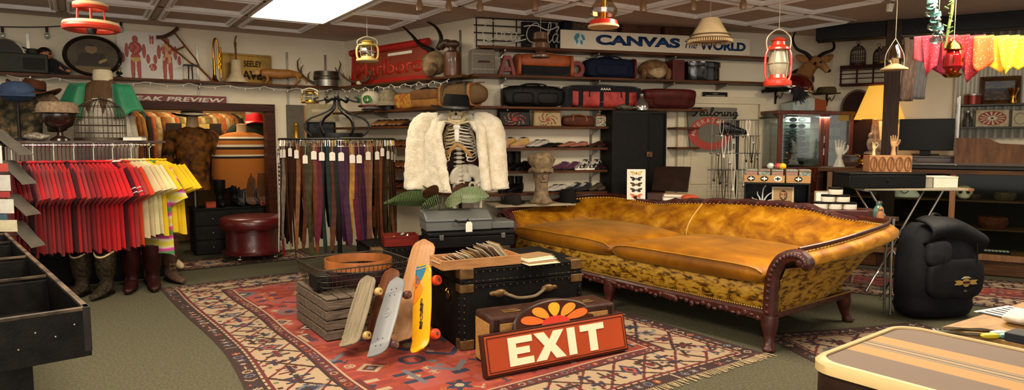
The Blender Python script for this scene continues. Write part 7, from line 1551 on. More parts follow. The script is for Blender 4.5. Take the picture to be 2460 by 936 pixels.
for nm,x0,x1,n_ in(('long',-.30,.07,3),('short',.085,.30,2)):
 w=x1-x0;t=thing('card_tray',f'{nm} kraft card tray of tins on the cube shelf','tray',W_((x0+x1)/2,0,bh2+.002),xr)
 MB().box((0,0,.004),(w,.27,.008)).build('base',KR,t)
 for c,d in(((0,-.135,.035),(w,.006,.07)),((0,.135,.035),(w,.006,.07)),((-w/2+.003,0,.035),(.006,.264,.07)),((w/2-.003,0,.035),(.006,.264,.07))):MB().box(c,d).build('side_wall',KR,t)
 for k in range(n_ if nm=='long' else 1):
  x=(k-(n_-1)/2)*w/n_ if nm=='long' else 0;q=MB();q.prism(ell(x,.037,.036,.026,20),-.1385,-.1405);lg=q.build('round_logo',BLKP if k!=2 else WHT,t);q=MB();q.box((x,-.1415,.037),(.05,.001,.012));q.box((x,-.1415,.037),(.012,.001,.036));q.build('logo_band',WHT if k!=2 else BLKP,lg)
 for k in range(3 if nm=='long' else 2):
  for r_i in range(2):
   x=(k-(1 if nm=='long' else .5))*.118;c=W_((x0+x1)/2+x,-.065+.125*r_i,bh2+.012);o=thing('floral_tin',f'square floral tin packed in the {nm} kraft tray, {"front" if r_i == 0 else "back"} row','tin',c,xr,f'floral tins in the {nm} kraft tray, {"front" if r_i == 0 else "back"} row');hh_=.115;MB().box((0,0,hh_/2-.01),(.105,.105,hh_-.02)).build('body',FLT if(k+r_i)%2 else FLR,o,bev=.004);MB().box((0,0,hh_-.008),(.108,.108,.018)).build('lid',FLR if(k+r_i)%2 else FLT,o,bev=.003)
for i,(x,c,nm)in enumerate(((.05,'#c9a21f','yellow'),(.01,'#a03a4a','pink'),(-.06,'#a8b0a8','pale grey'))):
 q=MB();q.sph((0,0,.03),(.035,.035,.032),14,8);o=q.build('bauble',mat('bauble_'+nm.replace(' ','_'),c,.2));at(o,W_(x,-.06+.02*i,bh2+.129));tag(o,f'{nm} bauble lying on the floral tins','bauble')
book('cream book standing upright right of the black cube shelf',sof(2.52,1.80,z),srz_+.9,.16,.03,.2,'#b5a27c')
rp=sof(2.78,1.62,z+.062);BXB=mat('ring_box_white','#d8d0bf',.6,var=.03)
t=thing('wooden_tray','low red brown wooden tray under the white ring boxes','tray',sof(2.80,1.66,z),srz_+.75);MB().box((0,0,.03),(.50,.26,.058)).build('body',MAH,t,bev=.005);MB().box((.2,0,.03),(.11,.262,.062)).build('end_block',DKW,t,bev=.003)
for row,n_ in((0,3),(1,2),(2,1)):
 for k in range(n_):
  c=rp+V((math.cos(srz_+.75),math.sin(srz_+.75),0))*((k-(n_-1)/2)*.122-.05);c.z=rp.z+.066*row;o=thing('ring_box',f'white round ring box with black lid in the {("bottom", "middle", "top")[row]} row of the pyramid','box',c,srz_+.75,f'ring boxes in the {("bottom", "middle", "top")[row]} row');MB().lathe([(0,0),(.058,0),(.06,.005),(.06,.046),(0,.046)],n=20).build('body',BXB,o);MB().lathe([(0,.047),(.06,.047),(.061,.05),(.06,.064),(0,.064)],n=20).build('lid',BLKP,o)
p=sof(3.1,1.64,z);t=thing('glass_jar','teal glass jar beside the white ring boxes','jar',p,0);MB().lathe([(0,0),(.035,0),(.045,.03),(.04,.09),(.02,.12),(.025,.135),(0,.135)],n=16).build('body',mat('teal_jar_glass','#4a6f6a',.2,var=.3),t);MB().lathe([(0,.135),(.025,.135),(.025,.155),(0,.155)],n=12).build('lid',STEEL,t)
p=sof(3.15,1.56,z);t=thing('wooden_figure','small tan figure right of the teal jar','figurine',p,0);MB().lathe([(0,0),(.03,0),(.03,.05),(.015,.08),(0,.08)],n=12).build('body',TANL,t);q=MB();q.sph((0,0,.095),.02,10,6);q.build('head',TANL,t)
shelf('pale deep shelf low on the back wall with dark hats and the stone bust',WC,.12,C_t(1345,.8),.80,.52,[.3,1.0],m=mat('pale_shelf_paint','#9a8c70',.6,var=.1));z=.802
s=S(WC.off(.44),1265,366,1335,492,z);t=thing('stone_bust','mottled stone bust wearing a ruffled hat in front of the shoe shelves','bust',s.loc,s.rz);STB=mat('mottled_stone','#5d4c38',.85,c2='#8f7c60',sc=16,bump=.6);w,h=s.w,s.h;q=MB()
q.lathe([(w*.36,0),(w*.38,h*.04),(w*.28,h*.1),(w*.2,h*.3),(w*.22,h*.42),(w*.26,h*.52),(w*.25,h*.62),(w*.2,h*.68),(0,h*.69)],n=20);q.sph((0,-w*.27,h*.53),(w*.06,w*.08,h*.055),8,6);q.sph((0,-w*.2,h*.44),(w*.12,w*.08,h*.03),10,6);q.build('head',STB,t,smooth=80)
q=MB();q.lathe([(w*.26,h*.60),(w*.42,h*.63),(w*.42,h*.68),(w*.3,h*.70),(w*.38,h*.78),(w*.42,h*.86),(w*.34,h*.95),(w*.15,h),(0,h)],n=24).jit(.03,16);q.build('ruffled_hat',mat('ruffled_straw','#6b5a42',.9,c2='#9a8664',sc=20,bump=.5),t,smooth=80)
for x0,x1,y0,nm,c in((1200,1262,462,'dark grey','#26231f'),(1336,1392,446,'black','#141314')):s=S(WC.off(.36),x0,y0,x1,490,z);hat('hat',f'{nm} felt hat on the pale low shelf '+('left' if x0<1300 else 'right')+' of the stone bust',s.loc,s.rz,s.w*.32,s.w*.16,s.h*.8,mat('felt_'+nm.replace(' ','_'),c,.9),curl=.01)
cpl=WC.off(.42);s=S(cpl,1868,266,2046,420,.004);t=thing('display_cabinet','mahogany and glass cabinet of spectacles against the back wall','cabinet',s.loc+WC.n*-.18,s.rz);w,h,d=s.w,s.h,.36;CAB=wood('cabinet_wood','#4a1a0c','#6b2a12',st=(10,10,1),r=.35,coat=.2)
zb0=cpl.at(1950,402).z
MB().box((0,0,zb0/2),(w*.96,d*.94,zb0)).build('base',CAB,t,bev=.004)
for k in(-1,1):q=MB().box((k*w*.24,-d*.475,zb0*.5),(w*.42,.014,zb0*.8)).build('door',CAB,t,bev=.004);q2=MB();q2 .sph((k*w*.06,-d*.5,zb0*.6),.012,8,5);q2 .build('knob',BRASS,q)
MB().box((0,0,h-.025),(w*1.03,d*1.03,.05)).build('top',CAB,t,bev=.006)
for x in(-.475,.075,.145,.475):MB().box((x*w,-d*.45,(zb0+h)/2-.02),(w*.05,.03,h-zb0-.05)).build('stile',CAB,t,bev=.003)
MB().box((0,d*.45,(zb0+h)/2-.02),(w*.95,.02,h-zb0-.05)).build('back_panel',mat('grey_lining','#8a8578',.8),t)
for sx in(-1,1):MB().box((sx*w*.485,0,(zb0+h)/2-.02),(.008,d*.82,h-zb0-.05)).build('side_glass',glass('cabinet_glass'),t)
for x0,x1 in((-.45,.05),(.17,.45)):MB().box(((x0+x1)/2*w,-d*.455,(zb0+h)/2-.02),((x1-x0)*w,.004,h-zb0-.06)).build('front_glass',glass('cabinet_glass','#f0f4f2',.008),t)
CT_=Matrix.Translation(t.location)@Matrix.Rotation(s.rz,4,'Z')
nrow=8;rh_=(h-zb0-.08)/nrow
LNM=mat('dark_lens','#0f0f12',.1,var=.0,coat=.5);LNC=mat('pale_lens','#5f686a',.1,var=.0)
for k in range(nrow):
 MB().box((-w*.2,0,zb0+.01+rh_*k),(w*.5,d*.75,.006)).build('shelf',glass('cabinet_glass'),t);q=MB().box((-w*.2,-d*.06,zb0+.013+rh_*(k+.46)),(w*.44,.006,rh_*.82));q.build('display_card',mat('pale_display_card','#8f908c',.7),t)
def glasses(label,loc,rz,w_,fm,lm,grp=None):
 o=thing('spectacles',label,'glasses',loc,rz,grp);q=MB()
 for sx in(-1,1):q.tube([(sx*w_*.26+w_*.21*math.cos(a*pi/8),0,.03+.026*math.sin(a*pi/8))for a in range(16)],.005,6,close=True)
 q.tube([(-w_*.06,0,.038),(0,-.004,.042),(w_*.06,0,.038)],.004,6);q.build('frame',fm,o)
 for sx in(-1,1):q=MB();q.tube([(sx*w_*.47,0,.04),(sx*w_*.48,.07,.04),(sx*w_*.46,.11,.015)],.004,6);q.build('temple',fm,o);q=MB();q.prism([(sx*w_*.26+w_*.2*math.cos(a*pi/8),.03+.024*math.sin(a*pi/8))for a in range(16)],-.001,.001);q.build('lens',lm,o)
 return o
lens=[('black rimmed',BLKP,LNC),('dark sunglasses',BLKP,LNM),('clear',CHROME,LNC)]
rowname=['lowest','second lowest','third lowest','fourth lowest','fourth from top','third from top','second from top','topmost']
for k in range(nrow):
 tp=(1,1,0,1,0,0,1,0)[k];nm,fm,lm=lens[tp];
 glasses(f'{nm if tp == 1 else nm+" spectacles"} on the {rowname[k]} tier at the left of the glass cabinet',CT_@V((-w*.2,-d*.25,zb0+.017+rh_*k)),s.rz,.26,fm,lm)
for k in range(4):
 MB().box((.31*w,0,zb0+.02+rh_*2*k),(w*.27,d*.75,.006)).build('shelf',glass('cabinet_glass'),t)
 if k>0:glasses(f'dark sunglasses on the right side of the glass cabinet, {("", "lower", "middle", "upper")[k]} shelf',CT_@V((.31*w,-d*.25,zb0+.027+rh_*2*k)),s.rz,.2,BLKP,LNM)
for k in range(3):
 q=MB().box((.11*w,-d*.44,zb0+.2+.16*k),(w*.05,.01,.09)).build('mounted_card',[PAPER,BONE,mat('brown_beads','#5a3320',.4,c2='#8f5a34',sc=40)][k],t)
ctop=s.loc.z+h
p=cpl.off(.0).pt(1952,ctop)-WC.n*.2;t=thing('blue_box','pale blue and orange sloped box on top of the glass cabinet','box',V((p.x,p.y,ctop+.006)),s.rz);q=MB();q.prism([(-.24,0),(.28,0),(.28,.13),(.02,.17),(-.24,.10)],-.12,.12);q.build('body',mat('pale_blue_print','#8fa6a8',.6,c2='#b9bfb4',sc=10),t,bev=.004);q=MB();q.prism([(.10,0),(.283,0),(.283,.135),(.10,.163)],-.123,.123);q.build('orange_end',mat('orange_wood','#8a3c14',.5),t)
zt_=ctop+.19
s=S(cpl,1898,203,1978,240);t=thing('helmet','glossy dark red helmet above the glass cabinet','helmet',V((s.loc.x,s.loc.y,ctop+.30))-WC.n*.22,s.rz);RH=mat('candy_red_shell','#4a0a0c',.12,var=.15,coat=.6);w,h=s.w,s.h
q=MB();q.sph((0,0,0),(w*.5,.17,h*.95),26,14);q.v=[V((x.x,x.y,max(x.z,-h*.25)))for x in q.v];q.build('shell',RH,t,smooth=80);q=MB();q.tube([(w*.5*math.cos(a*pi/12)*.98,.165*math.sin(a*pi/12),-h*.25)for a in range(24)],.012,6,close=True);q.build('trim',CHROME,t)
q=MB();q.grid(lambda u,v:((-w*.4-w*.5*v),.15*(u-.5)*2*(1-v*.5),-.02-.05*v+.02*math.cos((u-.5)*3)),8,5);q.build('visor',BLKL,t,sol=.01)
q=MB();q.cyl((0,0,-.26),(0,0,-.02),.03);q.lathe([(.10,-.29),(.10,-.275),(.03,-.26)]);q.build('stand',BLKP,t);t.location.z=ctop+.30+.006
zz0=ctop+.15
t2=thing('feather_plume','black feather plume hanging below the red helmet','feathers',t.location+V((-.06,-.2,.0)),s.rz)
for k in range(16):a=-2.6+k*.13;q=MB();L=.14+.08*hsh(k);q.tube(spl([(0,0,0),(L*.5*math.cos(a),-.02*hsh(k,2),L*.5*math.sin(a)),(L*math.cos(a*.95)*1.1,-.03,L*math.sin(a)*1.1)],3),[.012,.016,.018,.018,.014,.010,.004],5,flat=.4);q.build('feather',BLKF,t2)
for(px,py,lab,c,r)in((1862,222,'black riding cap on the upper iron wall bracket','#131214',.11),(1855,287,'dusty grey felt hat on the lower iron wall bracket','#4a443a',.10),(1985,228,'olive peaked cap right of the red helmet','#4a4028',.11)):
 p=WC.off(.215).at(px,py);hat('hat',lab,p+V((0,0,.016)),WC.rz,r,.05,.09,mat('felt_'+c[1:],c,.9),curl=.01)
 b=thing('wall_bracket','iron wall bracket under the '+lab.split(' on ')[0].split(' right')[0],'bracket',WC.at(px,py)+WC.n*.004+V((0,0,.008)),WC.rz);q=MB();q.box((0,-.006,-.08),(.025,.012,.16));q.build('back_plate',IRON,b);q=MB();q.tube([(0,-.01,0),(0,-.26,0)],.008,6);q.tube(spl([(0,-.01,-.14),(0,-.05,-.05),(0,-.1,-.09),(0,-.16,-.02)],5),.006,6);q.build('arm',IRON,b)
hp=WC.off(.0);ap_=lambda x,y,o:WC.off(o).at(x,y)
t=thing('antelope_head','mounted antelope head with curved black horns on the back wall','trophy head',WC.at(1930,200),0);O=t.location;ANT=mat('antelope_fur','#7a4f28',.85,c2='#9a6d3c',sc=8,bump=.3);rel=lambda p:p-O
q=MB();P=spl([rel(ap_(1925,195,.01)),rel(ap_(1933,178,.16)),rel(ap_(1948,158,.3)),rel(ap_(1960,150,.36))],5);q.tube(P,[.12-.05*i/len(P)for i in range(len(P))],16,flat=1);q.build('neck',ANT,t,smooth=80)
q=MB();P=spl([rel(ap_(1950,146,.34)),rel(ap_(1962,148,.40)),rel(ap_(1976,158,.50)),rel(ap_(1986,168,.56)),rel(ap_(1990,171,.575))],5);q.tube(P,[.045,.058,.064,.067,.067,.065,.062,.058,.054,.05,.047,.044,.042,.04,.038,.037,.038,.038,.036,.03,.02],14);hd=q.build('head',ANT,t,smooth=80)
q=MB();q.sph(rel(ap_(1990,170,.58)),(.035,.03,.024),10,6);q.build('nose',BLKP,hd)
for x,y in((1972,150),(1958,152)):q=MB();q.sph(rel(ap_(x,y,.50 if x>1965 else .44)),.018,10,6);q.build('eye',BLKP,hd)
for g in([(1949,141,.36),(1936,128,.34),(1914,117,.30),(1905,98,.27),(1907,84,.25),(1913,73,.24)],[(1962,140,.40),(1978,129,.40),(2001,119,.36),(2003,104,.32),(1993,90,.29),(1999,73,.27)]):q=MB();P=spl([rel(ap_(*k))for k in g],5);q.tube(P,[.027-.021*i/len(P)for i in range(len(P))],10);q.build('horn',HRN,t,smooth=80)
for a,b,c in(((1943,146,.34),(1925,140,.30),(1911,133,.27)),((1972,143,.42),(1990,140,.38),(2003,133,.34))):q=MB();P=spl([rel(ap_(*k))for k in(a,b,c)],4);q.tube(P,[.02,.036,.045,.05,.05,.045,.034,.02,.006][:len(P)],10,flat=.4);q.build('ear',ANT,t,smooth=80)
q=MB();q.loft([[rel(WC.off(o_).at(1925+32*f*math.cos(a),190+26*f*math.sin(a)))for a in[2*pi*j/24 for j in range(24)]]for f,o_ in((1,.002),(1,.02),(.9,.035))]);q.build('plaque',DKW,t)
DRL=mat('dark_red_lacquer','#35110a',.7,var=.2);ep=WE.off(.14);s=S(ep,2018,160,2140,205);t=thing('rail_shelf','dark red railed wall shelf carrying two bird cages','shelf',s.loc,s.rz);w,h=s.w,s.h
MB().box((0,0,.012),(w,.26,.024)).build('lower_board',DRL,t);MB().box((0,0,h),(w,.26,.03)).build('upper_board',DRL,t);q=MB()
for k in range(4):MB().box((-w/2+.015+k*(w-.03)/3,-.11,h/2),(.022,.022,h)).build('post',DRL,t)
for zz in(.35,.6,.8):MB().tube([(-w/2,-.115,h*zz),(w/2,-.115,h*zz)],.006,6).build('rail',DRL,t)
zc_=s.loc.z+h+.017
for x0,x1,y0,lab in((2037,2084,104,'rusty domed bird cage at the left of the railed wall shelf'),(2093,2128,112,'rusty domed bird cage half behind the dark post')):s2=S(ep,x0,y0,x1,157,zc_);birdcage('birdcage',lab,s2 .loc,s.rz,s2 .w*.8,s2 .h*.9,mat('rusty_wire','#3a241a',.6,.4,var=.3),20)
kp=WE.off(1.18);kt0,kt1=kp.t(1968,1.1),kp.t(2540,1.1);kc=kp.p+kp.d*(kt0+kt1)/2;kl=kt1-kt0;KZ=1.18;kd=.5
t=thing('glass_counter','long wooden shop counter with glass front at the right','counter',V((kc.x,kc.y,.012))-WE.n*(kd/2),WE.rz)
KW=wood('counter_wood','#3d2412','#5a3a1e',st=(1,12,12));LW_=wood('pale_counter_post','#6b4524','#85592f',st=(12,12,1))
MB().box((0,0,.08),(kl-.06,kd-.06,.16)).build('plinth',KW,t);MB().box((0,-.01,.20),(kl,kd,.07)).build('bottom_rail',LW_,t,bev=.004);MB().box((0,0,KZ-.03),(kl+.04,kd+.04,.045)).build('counter_top',KW,t,bev=.004)
MB().box((0,kd/2-.01,.68),(kl,.02,.9)).build('back_panel',mat('dark_case_back','#1f1711',.8),t)
for zz in(.5,.82):MB().box((0,.03,zz),(kl-.06,kd-.14,.018)).build('shelf',KW,t)
for px in(1992,2288,2520):MB().box((kp.t(px,.9)-(kt0+kt1)/2,-kd/2+.02,.69),(.06,.04,.93)).build('post',LW_,t,bev=.003)
MB().box((0,-kd/2+.008,.69),(kl-.02,.004,.92)).build('front_glass',glass('counter_glass','#dfe6e2',.006),t)
KT=Matrix.Translation(t.location)@Matrix.Rotation(WE.rz,4,'Z');kx=lambda px,z_:kp.t(px,z_)-(kt0+kt1)/2
def onK(px,y_,z_):return KT@V((kx(px,z_),y_,z_))
KTOP=KZ-.0055
t=thing('black_mat','long black mat slab on the counter top at the right','mat',onK(2350,0,KTOP)+V((0,0,.002)),WE.rz);MB().box((0.05,0,.02),(1.6,.4,.036)).build('slab',BLKP,t,bev=.004);MB().box((.05,-.2,.02),(1.5,.006,.02)).build('edge_trim',IRON,t)
t=thing('necklace_bust','white necklace display bust inside the glass counter','display bust',onK(2172,.0,.832),WE.rz);q=MB();q.lathe([(0,0),(.17,0),(.17,.02),(.11,.1),(.06,.16),(.05,.2),(.06,.23),(0,.24)],n=24,sy=.6);q.build('bust',WHT,t,smooth=80);q=MB();q.tube(spl([(-.06,-.05,.15),(-.05,-.09,.09),(0,-.11,.05),(.05,-.09,.09),(.06,-.05,.15)],4),.004,5);q.build('necklace',IRON,t)
t=thing('doll_head','small doll head inside the counter above the white bust','doll',onK(2190,.12,.832),WE.rz);q=MB();q.sph((0,0,.22),(.06,.06,.07),12,8);q.build('head',mat('doll_skin','#a98262',.5),t);q=MB();q.lathe([(0,0),(.07,0),(.05,.1),(.03,.16),(0,.16)],n=14);q.build('dress',mat('doll_dress','#7a6a58',.8),t)
t=thing('mask_skull','carved bone skull mask inside the glass counter','mask',onK(2318,-.02,.832),WE.rz);q=MB();q.sph((0,0,.08),(.09,.08,.08),16,10);q.sph((0,-.05,.03),(.06,.05,.03),10,6);q.build('skull',BONE,t,smooth=80);q=MB()
for sx in(-1,1):q.sph((sx*.035,-.07,.085),(.022,.014,.02),10,6)
q.build('eye_socket',BLKP,t)
t=thing('striped_keyboard','black and white striped toy keyboard low inside the counter','toy keyboard',onK(2365,-.1,.237),WE.rz);MB().box((0,0,.012),(.5,.12,.02)).build('case',BLKP,t)
for k in range(14):MB().box((-.22+k*.034,-.01,.026),(.026,.09,.008)).build('key',WHT,t)
for i,(px,y_,z_,w_,c,nm,lab)in enumerate(((2390,0,.511,.3,'#5a2a14','brown_pouch','rust brown hide lump on the middle counter shelf'),(2235,.05,.511,.12,'#7a5a34','wooden_bowl','brown bowl on the middle counter shelf behind the stand legs'),(2345,0,.832,.14,'#3a2a1a','dark_bowl','dark carved bowl right of the bone skull mask'),(2420,0,.832,.22,'#4a3a24','brown_tray','brown patterned tray on the upper counter shelf at right'),(2100,0,.832,.12,'#6a5a4a','grey_pot','grey brown pot on the upper counter shelf at left'),(2120,0,.511,.16,'#2f2a26','dark_pot','dark pot on the middle counter shelf at left'),(2330,0,.237,.2,'#3a2d22','dark_dish','dark dish on the counter floor beside the pale post'))):
 o=MB();o.lathe([(0,0),(w_*.4,0),(w_*.5,w_*.2),(w_*.46,w_*.42),(w_*.38,w_*.4),(0,w_*.15)],n=20);o=o.build(nm,mat(nm,c,.7,var=.4,sc=25,bump=.3),smooth=60);at(o,onK(px,y_,z_));tag(o,lab,'bowl' if 'bowl' in nm else nm.split('_')[1])
def hand(label,loc,rz,hgt,m,base=None,pose=0):
 t=thing('hand_display',label,'hand display',loc,rz);k=hgt/.28
 q=MB();q.tube([(0,0,0),(0,0,.03*k),(0,0,.08*k),(0,-.002,.115*k)],[.034*k,.03*k,.024*k,.026*k],14);q.build('wrist',m,t,smooth=80)
 q=MB();R=[]
 for z_,rx,ry in((.105,.024,.016),(.125,.032,.017),(.15,.040,.017),(.175,.043,.016),(.19,.041,.014)):R.append([(rx*k*math.cos(2*pi*j/14),ry*k*math.sin(2*pi*j/14),z_*k)for j in range(14)])
 q.loft(R);q.build('palm',m,t,smooth=80)
 cur=(.2,.35,.5,.65)if pose==0 else(.1,.12,.14,.2)if pose==1 else(.1,.9,1.0,1.0)
 for i in range(4):
  x=(-.031+.0205*i)*k;L=(.075,.088,.084,.066)[i]*k;z0=.185*k;c=cur[i];sp=(i-1.5)*.12
  P=[V((x,0,z0-.01*k)),V((x+sp*L*.35,-L*.12*c,z0+L*.42)),V((x+sp*L*.6,-L*.42*c,z0+L*(.76-.15*c))),V((x+sp*L*.8,-L*.8*c,z0+L*(1-.38*c)))];q=MB();q.tube(spl(P,4),[.0095*k]*5+[.0085*k]*4+[.0075*k]*3+[.005*k],8);q.sph(P[-1],.006*k,8,5);q.build('finger',m,t,smooth=80)
 q=MB();P=[V((.03*k,0,.125*k)),V((.055*k,-.012*k,.155*k)),V((.066*k,-.03*k,.185*k)),V((.06*k,-.045*k,.21*k))];q.tube(spl(P,4),[.013*k]*5+[.011*k]*4+[.009*k]*3+[.006*k],8);q.build('thumb',m,t,smooth=80)
 if base:q=MB();q.lathe([(0,-.0),(.055*k,0),(.05*k,.012*k),(.035*k,.05*k),(.03*k,.07*k)],n=18);q.build('base',base,t)
 return t
s=S(kp.off(-.2),1998,343,2038,402);hand('white porcelain hand display on the left end of the counter',onK(2012,-.05,KTOP)+V((0,0,.003)),WE.rz+.3,.36,mat('white_porcelain','#d9d2c2',.25,var=.03),mat('white_porcelain'))
t=thing('brass_candlestick','round brass candlestick on the counter beside the wooden block','candlestick',onK(2070,-.1,KTOP)+V((0,0,.002)),0);MB().lathe([(0,0),(.08,0),(.085,.02),(.04,.04),(.035,.06),(.085,.075),(.085,.09),(.04,.1),(.045,.13),(.08,.15),(.07,.165),(0,.165)],n=24).build('body',GBR,t)
SY=6.42;s=S(Fr(SY),2060,430,2308,449);SZ=s.loc.z
t=thing('folding_stand','folding stand with chrome crossed legs holding the black box','stand',V((s.loc.x,SY,.012)),-.06);w=s.w;SZ-=.012
MB().box((0,0,SZ-.012),(w,.36,.022)).build('tray_top',mat('stand_top','#8f8470',.5,var=.1),t,bev=.004);MB().box((w/2-.03,0,SZ-.012),(.05,.37,.026)).build('wooden_end',LW_,t,bev=.003)
for y_ in(-.15,.15):
 q=MB();q.tube([(-w*.44,y_,SZ-.025),(w*.2,y_,0.01)],.011,8);q.build('leg',CHROME,t);q=MB();q.tube([(w*.22,y_-.02,SZ-.025),(-w*.3,y_-.02,.01)],.011,8);q.build('leg',CHROME,t)
q=MB();q.tube([(-w*.44,-.15,SZ-.028),(-w*.44,.15,SZ-.028)],.009,6);q.tube([(w*.2,-.17,.015),(w*.2,.17,.015)],.009,6);q.build('cross_bar',CHROME,t)
zq=SZ+.014;s=S(Fr(SY-.12),2036,413,2216,448,zq);t=thing('black_box','wide flat black box on the folding stand','box',V((s.loc.x,SY,zq)),-.03);bh_=Fr(SY).at(2120,413).z-zq;MB().box((0,0,bh_*.42),(s.w,.34,bh_*.84)).build('body',BLKP,t,bev=.006);MB().box((0,0,bh_*.92),(s.w*1.005,.345,bh_*.155)).build('lid',BLKP,t,bev=.006);q=MB();q.sph((0,-.175,bh_*.5),(.008,.006,.02),8,5);q.build('pull_tab',BLKL,t)
for(x0,x1,c,nm)in((2218,2236,'#8a8578','grey'),(2238,2298,'#cfc6b4','cream')):s=S(Fr(SY-.1),x0,424,x1,448,zq);t=thing('paper_box',f'{nm} box at the right end of the folding stand','box',V((s.loc.x,SY-.02,zq)),-.03);M_=mat('paper_box_'+nm,c,.7,var=.06);MB().box((0,0,s.h*.45),(s.w*.94,.22,s.h*.9)).build('body',M_,t,bev=.003);MB().box((0,0,s.h*.95),(s.w*.96,.225,s.h*.12)).build('lid',M_,t,bev=.003)
zk=zq+bh_+.003;s=S(Fr(SY-.06),2084,373,2188,413,zk);t=thing('carved_block','carved wooden block with oval relief on the black box','block',V((s.loc.x,SY-.02,zk)),-.12);w,h=s.w*.92,s.h;CVW=wood('carved_wood','#8a5c32','#a8764a',st=(2,10,10));MB().box((0,0,h/2),(w,.16,h)).build('body',CVW,t,bev=.004)
for k in range(5):x=-w*.4+w*.2*k;q=MB();q.tube([(x+w*.075*math.cos(a*pi/9),-.081,h*.5+h*.4*math.sin(a*pi/9))for a in range(18)],.007,5,close=True);q.tube([(x,-.081,h*.2),(x+.006,-.081,h*.8)],.006,5);q.build('oval_relief',mat('dark_relief_wood','#6b4422',.6),t)  # ovals in a darker wood colour than the block
zt_b=zk+h+.002
tn=mat('tan_wood_hand','#b08a5e',.45,var=.08);hand('cream wooden hand with curled fingers on the carved block, left of the tan one',V((Fr(SY).at(2096,372).x,SY-.02,zt_b)),.4,Fr(SY).at(2096,338).z-zt_b+.0,mat('cream_hand','#cdb88e',.4,var=.05),None,2);hand('tan wooden hand with raised fingers on the right end of the carved block',V((Fr(SY).at(2143,372).x,SY-.02,zt_b)),-.3,Fr(SY).at(2143,323).z-zt_b,tn,None,1)
cab=WE.off(.24);s=S(cab,2015,352,2300,420,.004);t=thing('back_cabinet','low dark cabinet behind the counter under the lamp and screen','cabinet',V((s.loc.x,s.loc.y,.004)),s.rz);cabz=1.30;MB().box((0,0,cabz/2),(s.w,.4,cabz)).build('body',DKW,t,bev=.004);MB().box((0,0,cabz+.012),(s.w+.02,.42,.022)).build('top',DKW,t,bev=.003)
for k in(-1,1):MB().box((k*s.w*.25,-.205,cabz*.5),(s.w*.46,.014,cabz*.9)).build('door',KW,t,bev=.004)
cabz+=.03
lp=cab.pt(2100,1.4);t=thing('table_lamp','lit table lamp with pleated cream shade and figurine base behind the post','lamp',V((lp.x,lp.y,cabz+.002)),WE.rz);zl0,zl1=cab.at(2100,287).z-cabz,cab.at(2100,207).z-cabz;rw=cab.at(2166,287).x-cab.at(2058,287).x;lx=0.04
SHD=bpy.data.materials.new('lit_lamp_shade');SHD.use_nodes=True;b=SHD.node_tree.nodes['Principled BSDF'];b.inputs['Base Color'].default_value=(*lin('#e0b060'),1);b.inputs['Roughness'].default_value=.8;b.inputs['Emission Color'].default_value=(*lin('#f0b040'),1);b.inputs['Emission Strength'].default_value=.55
q=MB();q.loft([[(lx+r_*(1+.012*math.sin(j*pi))*math.cos(2*pi*j/56),r_*.75*(1+.012*math.sin(j*pi))*math.sin(2*pi*j/56),z_)for j in range(56)]for r_,z_ in((rw*.66,zl0),(rw*.3,zl1))],cap=False);q.build('lamp_shade',SHD,t,sol=.003)
PORC=mat('painted_porcelain','#b09a80',.3,c2='#7a5640',sc=14);q=MB();q.lathe([(0,0),(.12,0),(.12,.03),(.06,.05),(.05,.1),(.08,.16),(.06,.22),(.035,zl0),(.012,zl0+.02),(.012,zl1)],n=18);q.build('base',PORC,t)
q=MB();q.sph((-.04,-.05,.14),(.05,.045,.09),12,8);q.sph((-.045,-.06,.25),(.034,.034,.04),12,8);q.sph((.06,-.04,.12),(.045,.04,.08),12,8);q.jit(.01,20);q.build('figurine',PORC,t,smooth=80)
bl=bpy.data.lights.new('table_lamp_bulb','POINT');bl.energy=6;bl.color=(1,.65,.28);bl.shadow_soft_size=.04;bo=bpy.data.objects.new('table_lamp_bulb',bl);C.objects.link(bo);bo.location=V((lp.x,lp.y,cabz+(zl0+zl1)/2-.03))
s=S(cab.off(.06),2158,286,2290,362);t=thing('television','flat black television behind the counter','television',V((s.loc.x,s.loc.y,cabz+.004)),s.rz);zb1=s.loc.z-cabz;MB().box((0,0,zb1+s.h/2),(s.w,.05,s.h)).build('bezel',BLKP,t,bev=.005);MB().box((0,-.026,zb1+s.h/2),(s.w*.96,.004,s.h*.93)).build('screen',mat('dark_screen','#060708',.45,var=0),t);MB().box((0,.03,zb1*.5),(.12,.04,zb1+.1)).build('neck',BLKP,t);MB().box((0,0,.008),(s.w*.5,.2,.015)).build('foot',BLKP,t,bev=.003)
s=S(cab.off(.24),2195,378,2285,398);t=thing('media_player','silver media player on the counter below the television','player',onK(2240,.12,KTOP)+V((0,0,.003)),WE.rz);MB().box((0,0,.03),(.5,.2,.058)).build('body',mat('silver_plastic','#6b6963',.4,.3),t,bev=.004);MB().box((0,-.102,.03),(.46,.006,.03)).build('front_panel',BLKP,t)
s=S(cab,2022,216,2092,285);ar=thing('arched_mirror','dark arched board leaning behind the lamp','mirror',V((s.loc.x,s.loc.y,cabz+.002))-WE.n*.17,s.rz);w=s.w*1.1;zt1=s.top-cabz;q=MB();P=[(-w/2,0),(w/2,0)]+[(w/2*math.cos(a*pi/16),zt1-.25+.25*math.sin(a*pi/16))for a in range(17)];q.prism(P,-.015,.015);q.build('board',mat('dark_maroon_board','#170807',.7,c2='#270e0c',sc=10),ar);q=MB();q.tube([(x,-.018,z_)for x,z_ in P],.015,6,close=True);q.build('frame',DKW,ar)
up=WE.off(.2);ut0,ut1=up.t(2304,1.8),up.t(2520,1.8);ul=ut1-ut0;uc=up.p+up.d*(ut0+ut1)/2
t=thing('metal_shelving','grey metal shelving on the right wall with tins and a painting','shelving',V((uc.x,uc.y,.004)),WE.rz)
zs1,zs2=up.at(2380,251).z,up.at(2380,305).z
